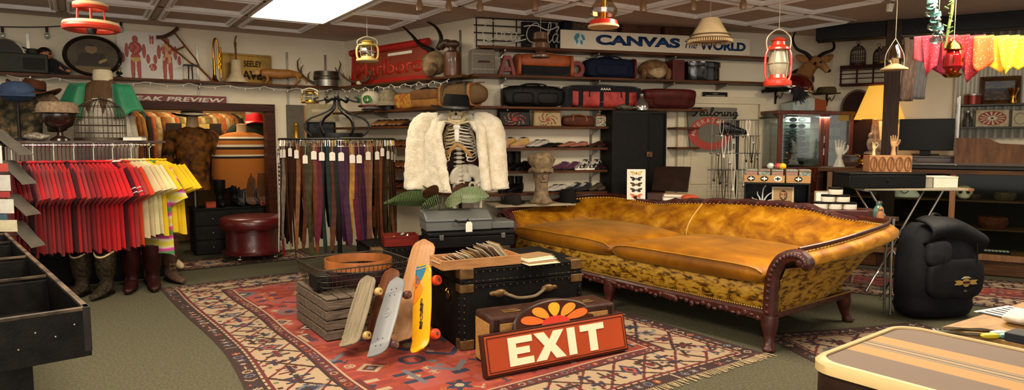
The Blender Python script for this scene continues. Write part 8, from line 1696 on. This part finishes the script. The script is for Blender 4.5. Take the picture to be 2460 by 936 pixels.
for zz in(zs1,zs2,1.18):MB().box((0,0,zz-.012),(ul,.3,.022)).build('shelf_board',mat('dark_shelf_metal','#2a2520',.5,.3),t,bev=.002)
for sx in(-1,1):
 for sy in(-1,1):MB().box((sx*(ul/2+.012),sy*.14,(zs1+.1)/2),(.022,.022,zs1+.1)).build('post',STEEL,t)
def onU(px,z_,y_=0):q=up.pt(px,z_);return q-WE.n*y_
s=S(up,2310,226,2364,252,zs1+.002);t=thing('red_tin','round red and copper tin on the top right shelf','tin',s.loc,s.rz);MB().lathe([(0,0),(s.w*.42,0),(s.w*.42,s.h*.85),(0,s.h*.85)],n=28).build('body',mat('copper_red_tin','#6b2418',.3,.6,var=.2),t);MB().lathe([(0,s.h*.86),(s.w*.44,s.h*.86),(s.w*.44,s.h),(0,s.h)],n=28).build('lid',STEEL,t)
def land(u,v):
 if v>.62:return '#5a5f6a' if hsh(int(u*7),int(v*9))<.5 else '#6b6a66'
 if v>.5:return '#3a3f4f'
 return['#3a2c2a','#4d3a34','#57493c','#33302f'][int(hsh(int(u*12),int(v*9))*4)]
s=S(up,2352,182,2452,248,zs1+.002);t=thing('framed_painting','framed landscape painting standing on the top right shelf','picture',s.loc-WE.n*.08,s.rz);w,h=s.w,s.h;q=MB();q.loft([[(sx*(w/2-k),y_,h/2+sz*(h/2-k))for sx,sz in((-1,-1),(1,-1),(1,1),(-1,1))]for k,y_ in((0,.01),(0,-.02),(.02,-.03),(.05,-.012),(.06,0))],cap=False);q.build('frame',mat('brown_gilt_frame','#2f1d12',.4,c2='#5a3d1f',sc=8),t);painted('canvas',w-.11,h-.11,30,18,land,t,-.004,.055);MB().box((0,.012,h/2),(w,.006,h)).build('backing',DKW,t)
s=S(up.off(.08),2420,211,2446,249,zs1+.002);t=thing('brass_vase','narrow brass vase in front of the landscape painting','vase',s.loc,0);r=s.w*.45;MB().lathe([(0,0),(r*.8,0),(r*.9,s.h*.1),(r*.6,s.h*.3),(r*.7,s.h*.6),(r*1.1,s.h*.85),(r*1.2,s.h),(r,s.h)],n=20).build('body',GBR,t);MB().lathe([(r*1.15,s.h*.97),(r*1.28,s.h*.985),(r*1.15,s.h)],n=20,cap=False).build('rim',GBR,t)
def wheel(u,v):
 x,y=(u-.5)*2*1.05,(v-.5)*2*1.1;r=math.hypot(x,y);a=math.atan2(y,x)
 if r<.2:return '#3a2c24' if r<.12 else '#c2b294'
 if r<.82:return '#7a1c1c' if math.sin(a*14)>-.2 and r>.3 else '#b5a688'
 if r<.92:return '#8a2a22'
 return '#a89a7c' if(hsh(int(u*8),int(v*5))<.6)else '#9a8c70'
s=S(up,2342,262,2424,304,zs2+.002);t=thing('game_box','cream box printed with a red spoked wheel on the right shelf','box',s.loc,s.rz);MB().box((0,.06,s.h*.49),(s.w*.97,.1,s.h*.98)).build('body',mat('cream_box','#a3967a',.7),t,bev=.002);painted('printed_wheel',s.w*.95,s.h*.94,60,34,wheel,t,.008,s.h*.02)
s=S(up,2309,266,2338,304,zs2+.002);t=thing('dark_jar','dusty dark glass jar left of the red wheel box','jar',s.loc,0);MB().lathe([(0,0),(s.w*.4,0),(s.w*.45,s.h*.4),(s.w*.25,s.h*.7),(s.w*.2,s.h*.9),(0,s.h*.9)],n=18).build('body',mat('dusty_jar','#3a352c',.3,var=.3),t);MB().lathe([(0,s.h*.9),(s.w*.22,s.h*.9),(s.w*.22,s.h),(0,s.h)],n=14).build('lid',STEEL,t)
s=S(up,2430,265,2470,304,zs2+.002);t=thing('clock_box','pale box with a round print at the right edge of the right shelf','box',s.loc,s.rz);MB().box((0,.03,s.h/2),(s.w,.08,s.h)).build('body',mat('cream_box'),t,bev=.002);q=MB();q.tube([(s.w*.35*math.cos(a*pi/12),-.012,s.h/2+s.h*.35*math.sin(a*pi/12))for a in range(24)],.006,5,close=True);q.build('round_print',GREYP,t)
s=S(kp.off(-.35),2296,326,2480,394);t=thing('veneer_board','wide brown veneered wooden panel leaning at the back of the counter','panel',onK(2390,.0,KTOP)+V((0,0,.04))-WE.n*.14,WE.rz);w,h=s.w,s.h;q=MB();q.prism([(-w/2,0),(w/2,0),(w/2,h*.75),(w*.1,h*.8),(-.05*w,h*.97),(-w/2,h)],0,.03);q.build('veneer',wood('veneer_wood','#4a2d18','#6b4426',st=(5,5,1),sc=4),t);q=MB();q.prism([(-w/2,0),(w/2,0),(w/2,.03),(-w/2,.03)],-.004,0);q.build('lower_edge',DKW,t);t.rotation_euler=(-.08,0,WE.rz)
s=S(Fr(5.62),2152,548,2356,776,.006);t=thing('backpack','black canvas backpack with a gold winged emblem on the floor','backpack',V((s.loc.x,5.72,.006)),.22);w,h=s.w,.83;BP=mat('black_canvas','#101114',.7,c2='#1a1b20',sc=5,bump=.25,bsc=14)
R=[]
for z_,hw,d,xo in((0,.36,.13,0),(.03,.44,.16,0),(.10,.47,.19,.01),(.16,.45,.18,.015),(.20,.47,.20,.02),(.45,.46,.22,.02),(.62,.42,.21,.01),(.74,.34,.18,-.03),(.80,.22,.12,-.06)):R.append([(xo*w+hw*w*math.copysign(abs(math.cos(a))**.7,math.cos(a)),d*math.copysign(abs(math.sin(a))**.75,math.sin(a)),z_)for a in[2*pi*j/30 for j in range(30)]])
q=MB();q.loft(R);q.jit(.014,6);q.build('body',BP,t,smooth=70)
q=MB();q.grid(lambda u,v:(w*(-.36+.76*u),-.02-.22*math.sin(pi*min(1,v*.75+.05)),.87-.03*(u-.3)**2*8-.2*v**1.6),16,10);q.jit(.012,7);q.build('top_flap',mat('black_flap','#17181b',.6,bump=.2),t,sol=.02,smooth=80)
q=MB();q.sph((w*.02,-.2,.36),(w*.38,.05,.17),20,10,e=.5);q.jit(.008,9);q.build('front_pocket',BP,t,smooth=70)
q=MB();q.sph((-w*.22,-.2,.58),(w*.16,.045,.11),16,8,e=.6);q.jit(.008,9);q.build('side_pocket',mat('grey_black_canvas','#232429',.7,var=.2),t,smooth=70)
GE=mat('gold_emblem','#b5914a',.5,.3,var=.1);CE=mat('cream_emblem','#c9bda0',.6);ex,ez=w*.10,.335
q=MB();q.prism(ell(ex,ez,.036,.036,20),-.255,-.259);em=q.build('emblem',GE,t);q=MB()
for sx in(-1,1):q.prism([(ex+sx*.03,ez+.012),(ex+sx*.06,ez+.02),(ex+sx*.115,ez+.018),(ex+sx*.095,ez+.002),(ex+sx*.115,ez-.018),(ex+sx*.06,ez-.02),(ex+sx*.03,ez-.012)],-.254,-.258)
q.build('wing',GE,em);q=MB();q.prism([(ex-.05,ez+.032),(ex-.02,ez+.05),(ex+.02,ez+.05),(ex+.05,ez+.032),(ex,ez+.04)],-.256,-.26);q.build('eagle_top',CE,em);q=MB();q.prism([(ex-.034,ez-.008),(ex+.034,ez-.008),(ex+.034,ez+.010),(ex-.034,ez+.010)],-.260,-.262);q.build('emblem_band',mat('dark_red_band','#3a1a14',.5),em)
q=MB();q.prism([(ex,ez-.06),(ex+.02,ez-.072),(ex,ez-.084),(ex-.02,ez-.072)],-.252,-.256);q.build('lower_badge',mat('dim_gold','#5a4324',.5),t)
for k,x in enumerate((-.52,-.48)):q=MB();q.tube([(x*w,.05+.1*k,.008),(x*w-.005,.06+.1*k,.5),(x*w+.04,.1+.08*k,.84)],.011,8);q.build('frame_tube',STEEL,t)
q=MB();q.tube(spl([(-.1*w,.02,.80),(-.02*w,.02,.88),(.08*w,.02,.86),(.1*w,.02,.79)],4),.013,6);q.build('carry_loop',BLKL,t)
for sx in(-.2,.25):q=MB();q.tube([(sx*w,-.235,.66),(sx*w,-.25,.5)],.008,6,flat=.5);q.build('strap',BLKL,t)
def band_mat(n,c,dots='#d8cfc0',sc=26):
 M=bpy.data.materials.new('bandana_'+n);M.use_nodes=True;nt=M.node_tree;b=nt.nodes['Principled BSDF'];b.inputs['Roughness'].default_value=.85
 tc=nt.nodes.new('ShaderNodeTexCoord');v_=nt.nodes.new('ShaderNodeTexVoronoi');v_.inputs['Scale'].default_value=sc;v_.feature='F1';cr=nt.nodes.new('ShaderNodeValToRGB');cr.color_ramp.interpolation='CONSTANT';e=cr.color_ramp.elements;e[0].color=(*lin(dots),1);e[1].color=(*lin(c),1);e[1].position=.2
 nt.links.new(tc.outputs['Object'],v_.inputs['Vector']);nt.links.new(v_.outputs['Distance'],cr.inputs[0]);nt.links.new(cr.outputs[0],b.inputs['Base Color']);return M
BY=6.3;bpn=Pl((Fr(BY).at(2190,80).x,BY+.1),(Fr(BY-.5).at(2480,80).x,BY-.5));l0=bpn.at(2165,86);l1=bpn.at(2500,84)
t=thing('clothes_line','thin cord strung across the upper right holding bandanas','cord',l0,0);MB().tube([V((0,0,0)),(l1-l0)*.5-V((0,0,.02)),l1-l0],.005,6).build('cord',IRON,t)
specs=[('pale_pink','#b04a58',2196,2252,150,.0,'pale pink'),('rose','#a8283c',2214,2262,185,.35,'rose pink'),('magenta','#8a1438',2240,2300,180,.5,'deep magenta'),('red','#a0141c',2262,2330,165,.2,'bright red'),('crimson','#86101c',2296,2368,197,.65,'long crimson'),('orange','#d0541a',2340,2388,172,.3,'orange'),('golden','#cf9a14',2376,2424,176,.4,'golden yellow'),('lemon','#d8b81c',2396,2450,182,.55,'lemon yellow'),('yellow','#d2c222',2430,2492,168,.3,'greenish yellow')]
for i,(n,c,x0,x1,yb,ph,nm)in enumerate(specs):
 a,b=bpn.off(.025*(i%2)).at(x0,86),bpn.off(.025*(i%2)).at(x1,86);w=(b-a).length;hb=a.z-bpn.at(x0,yb).z;m_=band_mat(n,c,'#b88078' if i<5 else '#d8c890',60)
 o=thing('bandana',f'{nm} printed bandana hanging on the cord at upper right','bandana',(a+b)/2+V((0,0,.0)),bpn.rz)
 def fn(u,v,w=w,hb=hb,ph=ph,i=i):
  x=(u-.5)*w*(1-.25*v*abs(math.sin(ph*7)));k=1-abs(u-(.3+.5*ph))*.9;return(x+.03*v*math.sin(i*2+u*4),-.012-.02*math.sin(u*9+i)*v,-hb*v*(.45+.55*k)-.0+.0*u)
 q=MB();q.grid(fn,22,12);q.build('hanging_fold',m_,o,sol=.003,smooth=80)
 q=MB();q.grid(lambda u,v:(fn(1-u,v*.7)[0],.014+.012*math.sin(u*8)*v,-hb*.62*v),16,8);q.build('back_fold',m_,o,sol=.003,smooth=80)
PLD=mat('grey_brown_tweed','#4d3a33',.95,c2='#6b5a50',sc=30,st=(3,3,.4));PLD2=mat('blue_grey_tweed','#3f4046',.95,c2='#5a5450',sc=30,st=(3,3,.4))
s=S(Fr(6.9),2166,90,2222,246);t=thing('scarf','long grey and brown tweed scarf hanging beside the dark post','scarf',V((s.loc.x,6.9,s.top)),-.25);h=s.h
for x0,x1,m_,L,nm in((-.12,.0,PLD,.98,'front_end'),(-.01,.12,PLD2,.95,'back_end')):q=MB();q.grid(lambda u,v:(x0+(x1-x0)*u+.012*math.sin(v*5),-.02*math.sin(u*7)-(0 if nm[0]=='f' else-.03),-h*L*v),8,16);q.build(nm,m_,t,sol=.008,smooth=80)
q=MB();q.tube([(-.13,.0,.0),(.12,0,.0)],.012,8);q.tube([(0,.02,0),(0,.06,.05),(.02,.06,.08)],.004,5);q.build('hanger_bar',IRON,t)
WIRE=mat('thin_wire','#a89c86',.5,.3)
def hang(t,top,r=.0025):MB().tube([(0,0,top),(0,0,CZ-t.location.z-.002)],r,5).build('hanging_wire',WIRE,t)
s=S(Fr(5.5),165,10,276,76);t=thing('tiered_pendant','red and cream two tier hanging lamp frame at upper left','pendant',s.loc,0);w,h=s.w,s.h;RPW=mat('red_pendant_paint','#a8301c',.4);CPW=mat('cream_pendant','#c9a87c',.5)
for z_,r,rr_2,m_,nm in((.03,w*.48,.03,RPW,'lower_ring'),(.055,w*.485,.022,CPW,'lower_rim'),(h*.88,w*.28,.022,RPW,'upper_ring'),(h*.97,w*.29,.018,CPW,'upper_rim')):q=MB();q.tube([(r*math.cos(a*pi/20),r*math.sin(a*pi/20),z_)for a in range(40)],rr_2,8,close=True);q.build(nm,m_,t)
for k in range(6):a=k*pi/3;q=MB();q.tube([(w*.44*math.cos(a),w*.44*math.sin(a),.06),(w*.30*math.cos(a),w*.30*math.sin(a),h*.3),(w*.27*math.cos(a),w*.27*math.sin(a),h*.86)],.007,6);q.build('strut',RPW,t)
q=MB();q.lathe([(.0,0),(.03,.0),(.04,.05),(.02,.09),(0,.09)],(0,0,-.02),12);q.build('socket',IRON,t);hang(t,h*.98,.004)
def rail_lantern(label,s,mt,mg,cap_m=None,bail=True,hangit=True,name='lantern',rz=0):
 t=thing(name,label,'lantern',s.loc,rz);w,h=s.w,s.h;r=w/2;cm_=cap_m or mt
 MB().lathe([(0,0),(r*.95,0),(r,h*.03),(r*.98,h*.09),(r*.6,h*.14),(r*.55,h*.2),(0,h*.2)],n=24).build('base',mt,t)
 MB().lathe([(r*.5,h*.2),(r*.66,h*.3),(r*.68,h*.42),(r*.5,h*.58),(r*.46,h*.62)],n=24,cap=False).build('glass_globe',mg,t)
 q=MB();q.lathe([(0,h*.2),(r*.2,h*.2),(r*.16,h*.3),(0,h*.32)],n=12);q.build('burner',BRASS,t)
 MB().lathe([(r*.5,h*.62),(r*.8,h*.64),(r*.78,h*.67),(r*.5,h*.72),(r*.45,h*.78),(r*.6,h*.8),(r*.2,h*.86),(0,h*.86)],n=24).build('cap',cm_,t)
 for sx in(-1,1):q=MB();q.tube(spl([(sx*r*.7,0,h*.08),(sx*r*.92,0,h*.2),(sx*r*.92,0,h*.55),(sx*r*.6,0,h*.7)],4),r*.09,8);q.build('side_tube',mt,t)
 q=MB()
 for k in range(4):a=pi/4+k*pi/2;q.tube([(r*.62*math.cos(a),r*.62*math.sin(a),h*.14),(r*.74*math.cos(a),r*.74*math.sin(a),h*.4),(r*.6*math.cos(a),r*.6*math.sin(a),h*.63)],.004,5)
 q.tube([(r*.75*math.cos(a*pi/12),r*.75*math.sin(a*pi/12),h*.4)for a in range(24)],.004,5,close=True);q.build('guard_wire',WIRE,t)
 if bail:q=MB();q.tube(spl([(-r*.8,0,h*.6),(-r*.85,0,h*.85),(0,0,h),(r*.85,0,h*.85),(r*.8,0,h*.6)],5),.006,6);q.build('bail',WIRE,t)
 if hangit:hang(t,h if bail else h*.86)
 return t
s=S(Fr(7.6),856,88,910,148);rail_lantern('cream and green railway lantern hanging before the left wall corner',s,mat('yellow_cream_enamel','#c9ad6c',.4),GLASS,mat('lantern_top_yellow','#b59a4a',.4))
s=S(Fr(7.7),724,212,766,248);t=rail_lantern('small brass lantern hanging above the belt stand',s,BRASS,GLASS,hangit=False)
o=MB();p0=t.location+V((0,0,s.h));q=WA.off(.24).pt(745,ZA-.03);o.tube([V((0,0,0)),V((q.x-p0 .x,q.y-p0 .y,q.z-p0 .z))],.003,5);o.build('hanging_wire',WIRE,t).location=(0,0,s.h)
s=S(Fr(6.0),1835,70,1900,207);RLT=mat('red_enamel','#b5301c',.3,var=.1,coat=.3);rail_lantern('large red hurricane lantern hanging before the back shelves',s,RLT,mat('frosted_globe','#b0a890',.3,var=.1,trans=.3,alpha=.9),RLT)
s=S(Fr(5.2),1412,-30,1487,66);t=thing('lantern','glass globe lantern with red rimmed base at the top centre','lantern',s.loc,0);w,h=s.w,s.h;r=w/2
MB().lathe([(0,0),(r,0),(r*1.0,.012),(r*.75,.035),(r*.6,.05),(0,.05)],n=28).build('base',CPW,t);MB().lathe([(r*.95,.014),(r*.86,.05),(r*.6,.06)],n=28,cap=False).build('red_rim',mat('bright_red_enamel','#c22a1a',.3),t);MB().lathe([(r*.5,.06),(r*.85,h*.34),(r*.88,h*.45),(r*.5,h*.68),(r*.42,h*.75)],n=28,cap=False).build('glass_globe',glass('smoky_glass','#d8c8a8',.22),t);q=MB();q.cyl((0,0,.05),(0,0,h*.75),.02);q.build('burner',BRASS,t);MB().lathe([(r*.45,h*.75),(r*.6,h*.78),(r*.3,h*.9),(0,h*.92)],n=20).build('cap',CPW,t);hang(t,h*.92)
s=S(Fr(6.9),1275,76,1322,138);t=thing('oil_lamp','dusty brown oil lamp hanging in front of the neon sign','lamp',s.loc,0);w,h=s.w,s.h;r=w/2;BRG=mat('dusty_brown_glass','#5a3c2a',.3,var=.25);MB().lathe([(0,0),(r,0),(r,.02),(r*.5,.05),(r*.45,h*.22),(0,h*.22)],n=22).build('base',BRG,t);MB().lathe([(r*.4,h*.22),(r*.95,h*.36),(r*.9,h*.55),(r*.5,h*.66),(0,h*.66)],n=22).build('font',BRG,t);MB().lathe([(r*.6,h*.66),(r*.75,h*.7),(r*.7,h*.95),(r*.3,h),(0,h)],n=22).build('burner',BRG,t);hang(t,h)
s=S(Fr(6.5),1652,45,1758,106);t=thing('lampshade','cream fringed lampshade hanging before the canvas sign','lampshade',s.loc,0);w,h=s.w,s.h;CLS=mat('cream_shade_cloth','#b8a078',.85,var=.1);q=MB();q.lathe([(w*.48,h*.18),(w*.44,h*.24),(w*.28,h*.7),(w*.19,h),(w*.17,h)],n=32,cap=False);q.build('shade',CLS,t,sol=.005)
q=MB();q.tube([(w*.485*math.cos(a*pi/18),w*.485*math.sin(a*pi/18),h*.18)for a in range(36)],.008,6,close=True);q.tube([(w*.44*math.cos(a*pi/18),w*.44*math.sin(a*pi/18),h*.33)for a in range(36)],.007,6,close=True);q.build('braid_trim',mat('dark_braid','#5d4a32',.8),t);q=MB()
for k in range(60):a=2*pi*k/60;q.tube([(w*.485*math.cos(a),w*.485*math.sin(a),h*.18),(w*.485*math.cos(a),w*.485*math.sin(a),.01)],.006,4)
q.build('fringe',CLS,t);q=MB();q.tube([(-w*.18,0,h*.98),(w*.18,0,h*.98)],.005,5);q.tube([(0,-w*.18,h*.98),(0,w*.18,h*.98)],.005,5);q.build('spider',IRON,t);hang(t,h*.98)
s=S(Fr(6.3),2118,92,2178,168);t=thing('oil_lamp','white based glass hanging oil lamp in front of the dark post','lamp',s.loc,0);w,h=s.w,s.h;r=w/2;MB().lathe([(0,0),(r,0),(r,.012),(r*.7,.03),(r*.3,h*.2),(0,h*.2)],n=26).build('base',CPW,t);MB().lathe([(r*.35,h*.2),(r*.6,h*.35),(r*.55,h*.55),(r*.3,h*.75),(r*.28,h*.8)],n=24,cap=False).build('chimney',glass('smoky_glass'),t);q=MB();q.cyl((0,0,h*.15),(0,0,h*.35),.02);q.build('burner',BRASS,t)
for sx in(-1,1):q=MB();q.tube(spl([(sx*r*.75,0,.02),(sx*r*.7,0,h*.5),(0,0,h)],4),.004,5);q.build('bail',WIRE,t)
hang(t,h)
IG=mat('aqua_insulator_glass','#6f9a98',.12,var=.2,coat=.4);IGC=mat('clear_insulator_glass','#a8b2ac',.1,.3,var=.3)
for i,(px,py,yb,lab)in enumerate(((2238,0,38,'aqua glass insulator hanging topmost at upper right'),(2246,30,72,'teal and clear glass insulator hanging in the middle at upper right'),(2252,64,104,'clear glass insulator hanging lowest above the bandanas'))):
 s=S(Fr(5.9),px-18,py-4,px+18,yb);t=thing('glass_insulator',lab,'glass insulator',s.loc,0);r=s.w/2;h=s.h;MB().lathe([(r*.6,0),(r*.95,h*.1),(r*.9,h*.3),(r*.5,h*.4),(r*.75,h*.5),(r*.6,h*.65),(r*.62,h*.7)],n=20,cap=False).build('skirt',glass('aqua_glass','#a9d0cc',.3),t);MB().lathe([(r*.62,h*.68),(r*.66,h*.72),(r*.6,h*.95),(r*.3,h),(0,h)],n=20).build('crown',IG,t);hang(t,h)
s=S(Fr(6.0),2264,98,2310,186);t=thing('ornate_lantern','gold and red ornate hanging lantern in front of the bandanas','lantern',s.loc,0);r=s.w/2;h=s.h;MB().lathe([(0,0),(r*.6,.0),(r*.95,h*.08),(r*.5,h*.14),(0,h*.14)],n=18).build('base',GBR,t);MB().lathe([(r*.5,h*.14),(r*.95,h*.3),(r*.9,h*.6),(r*.5,h*.72)],n=18,cap=False).build('red_glass',mat('ruby_glass','#7a1016',.1,var=.2,coat=.4),t);MB().lathe([(r*.5,h*.72),(r*.9,h*.76),(r*.7,h*.88),(r*.2,h),(0,h)],n=18).build('cap',GBR,t)
q=MB()
for k in range(6):a=k*pi/3;q.tube([(r*.55*math.cos(a),r*.55*math.sin(a),h*.14),(r*.99*math.cos(a),r*.99*math.sin(a),h*.44),(r*.55*math.cos(a),r*.55*math.sin(a),h*.74)],.006,5)
q.build('ribs',GBR,t);hang(t,h)
p=Fr(5.95).at(2272,60);t=thing('green_garland','thin green and yellow cord garland hanging beside the insulators','garland',V((p.x,5.95,p.z-.1)),0);q=MB();q.tube(spl([(0,0,-.1),(.03,0,.1),(.05,0,.25),(.04,0,CZ-p.z+.098)],6),.012,6);q.build('cord',mat('green_yellow_cord','#6b6a2a',.7,c2='#3f5a2a',sc=30),t);q=MB()
for k in range(14):q.tube([(.03+.02*math.sin(k),0,-.06+.03*k),(.03+.05*math.sin(k*2.3),-.04*math.cos(k*1.7),-.04+.03*k)],.006,4)
q.build('leaf_sprigs',mat('garland_leaf','#4a6a2c',.7),t)
t=thing('white_tassel','white cloth tassel hanging from the dark beam','tassel',V((Fr(7.0).at(2136,30).x,7.0,Fr(7.0).at(2136,28).z)),0);q=MB();hT=CZ-t.location.z-.0;q.tube([(0,0,.0),(.01,0,.08),(0,0,hT*.6),(0,0,hT)],[.03,.035,.02,.004],8);q.jit(.006,20);q.build('cloth',PAPER,t);q=MB();q.tube([(0,.0,.12),(0.0,0,.13)],.036,8);q.build('tie',BONE,t)
for i,(x,y)in enumerate(((1008,22),(1078,24),(1153,24),(1285,22),(1545,24),(1665,22),(1785,18))):
 p=Fr(6.6).at(x,y+4);t=thing('ceiling_spotlight','small unlit ceiling spotlight, '+['leftmost of the row','second from the left of the row','third from the left above the horned skull','fourth, above the neon sign','fifth, right of the red rimmed lantern','sixth, above the fringed lampshade','rightmost, near the red lantern'][i],'spotlight',(p.x,p.y,p.z),0);q=MB();q.lathe([(.0,0),(.03,0.0),(.035,.05),(.02,.1),(.015,.12),(0,.12)],n=14);q.build('bulb',mat('brown_bulb_glass','#8a6a4a',.3,var=.1),t);q=MB();q.cyl((0,0,.12),(0,0,CZ-p.z-.001),.008);q.build('stem',WHT,t)
P=[WA.off(.05).at(x,y)for x,y in((0,64),(60,65),(120,64),(165,61),(230,55),(290,50),(322,43))];t=thing('festoon_cord','black cord with hanging clear bulbs along the upper left wall','string lights',P[0]);MB().tube(spl([p-P[0]for p in P],4),.006,6).build('cord',IRON,t)
for x,y in((5,66),(112,66),(290,52)):p=WA.off(.05).at(x,y)-P[0];q=MB();q.cyl(p,p-V((0,0,.05)),.014);q.build('socket',IRON,t);q=MB();q.sph(p-V((0,0,.09)),(.03,.03,.045),12,8);q.build('bulb',GLASS,t)
s=S(WA.off(.03),690,252,735,334);t=thing('grey_board','plain grey pinboard on the wall left of the belt stand','board',s.loc,s.rz);MB().box((0,0,s.h/2),(s.w,.03,s.h)).build('panel',mat('grey_pinboard','#5b544a',.8),t);MB().box((s.w/2-.012,-.018,s.h/2),(.024,.012,s.h)).build('edge_strip',PLW,t)
s=S(WA.off(.03),738,250,812,290);t=thing('cream_notice','cream card notice on the wall behind the iron crown','notice',s.loc,s.rz);MB().box((0,0,s.h/2),(s.w,.012,s.h)).build('card',mat('cream_card','#a89878',.7),t);MB().box((0,-.007,s.h*.6),(s.w*.7,.003,s.h*.2)).build('print_band',mat('pale_print','#c2b596',.7),t)
s=S(WA.off(.03),738,293,806,332);t=thing('dark_picture','dark framed picture low on the wall behind the iron crown','picture',s.loc,s.rz);MB().box((0,0,s.h/2),(s.w,.03,s.h)).build('frame',BLKP,t,bev=.004);painted('picture',s.w*.86,s.h*.8,18,10,lambda u,v:['#1c2430','#26303a','#2f3236','#161a20'][int(hsh(int(u*7),int(v*4))*4)],t,-.017,s.h*.1)
s=S(WA.off(.12),704,294,720,334);t=thing('gold_figure','small gold figure in front of the grey pinboard','figurine',s.loc,0);GF=mat('gold_paint','#b08420',.35,.7);MB().lathe([(0,0),(.05,0),(.045,.02),(.03,.1),(.04,s.h*.6),(.02,s.h*.75),(0,s.h*.75)],n=14).build('body',GF,t);q=MB();q.sph((0,0,s.h*.86),(.03,.03,.035),10,6);q.build('head',GF,t);q=MB().box((0,.06,-.012),(.16,.2,.02)).build('ledge',DKW,t)
for px,nm in((818,'left'),(842,'right')):pl_=WB.off(.006);s=S(pl_,px-9,296,px+8,314);o=MB().box((0,0,s.h/2),(.09,.012,.12)).box((0,-.01,s.h/2),(.02,.014,.04)).build('switch_plate',CREAM,bev=.002);at(o,s.loc,s.rz);tag(o,f'{nm} cream switch plate on the corner wall behind the iron crown','switch')
bl=bpy.data.lights.new('cabinet_lamp','AREA');bl.shape='RECTANGLE';bl.size=.6;bl.size_y=.1;bl.energy=7;bl.color=(1,.95,.85)
bo=bpy.data.objects.new('cabinet_lamp',bl);C.objects.link(bo);bo.location=CT_@V((-.05,-.11,bpy.data.objects['display_cabinet'].children[0].location.z+ctop-.08))
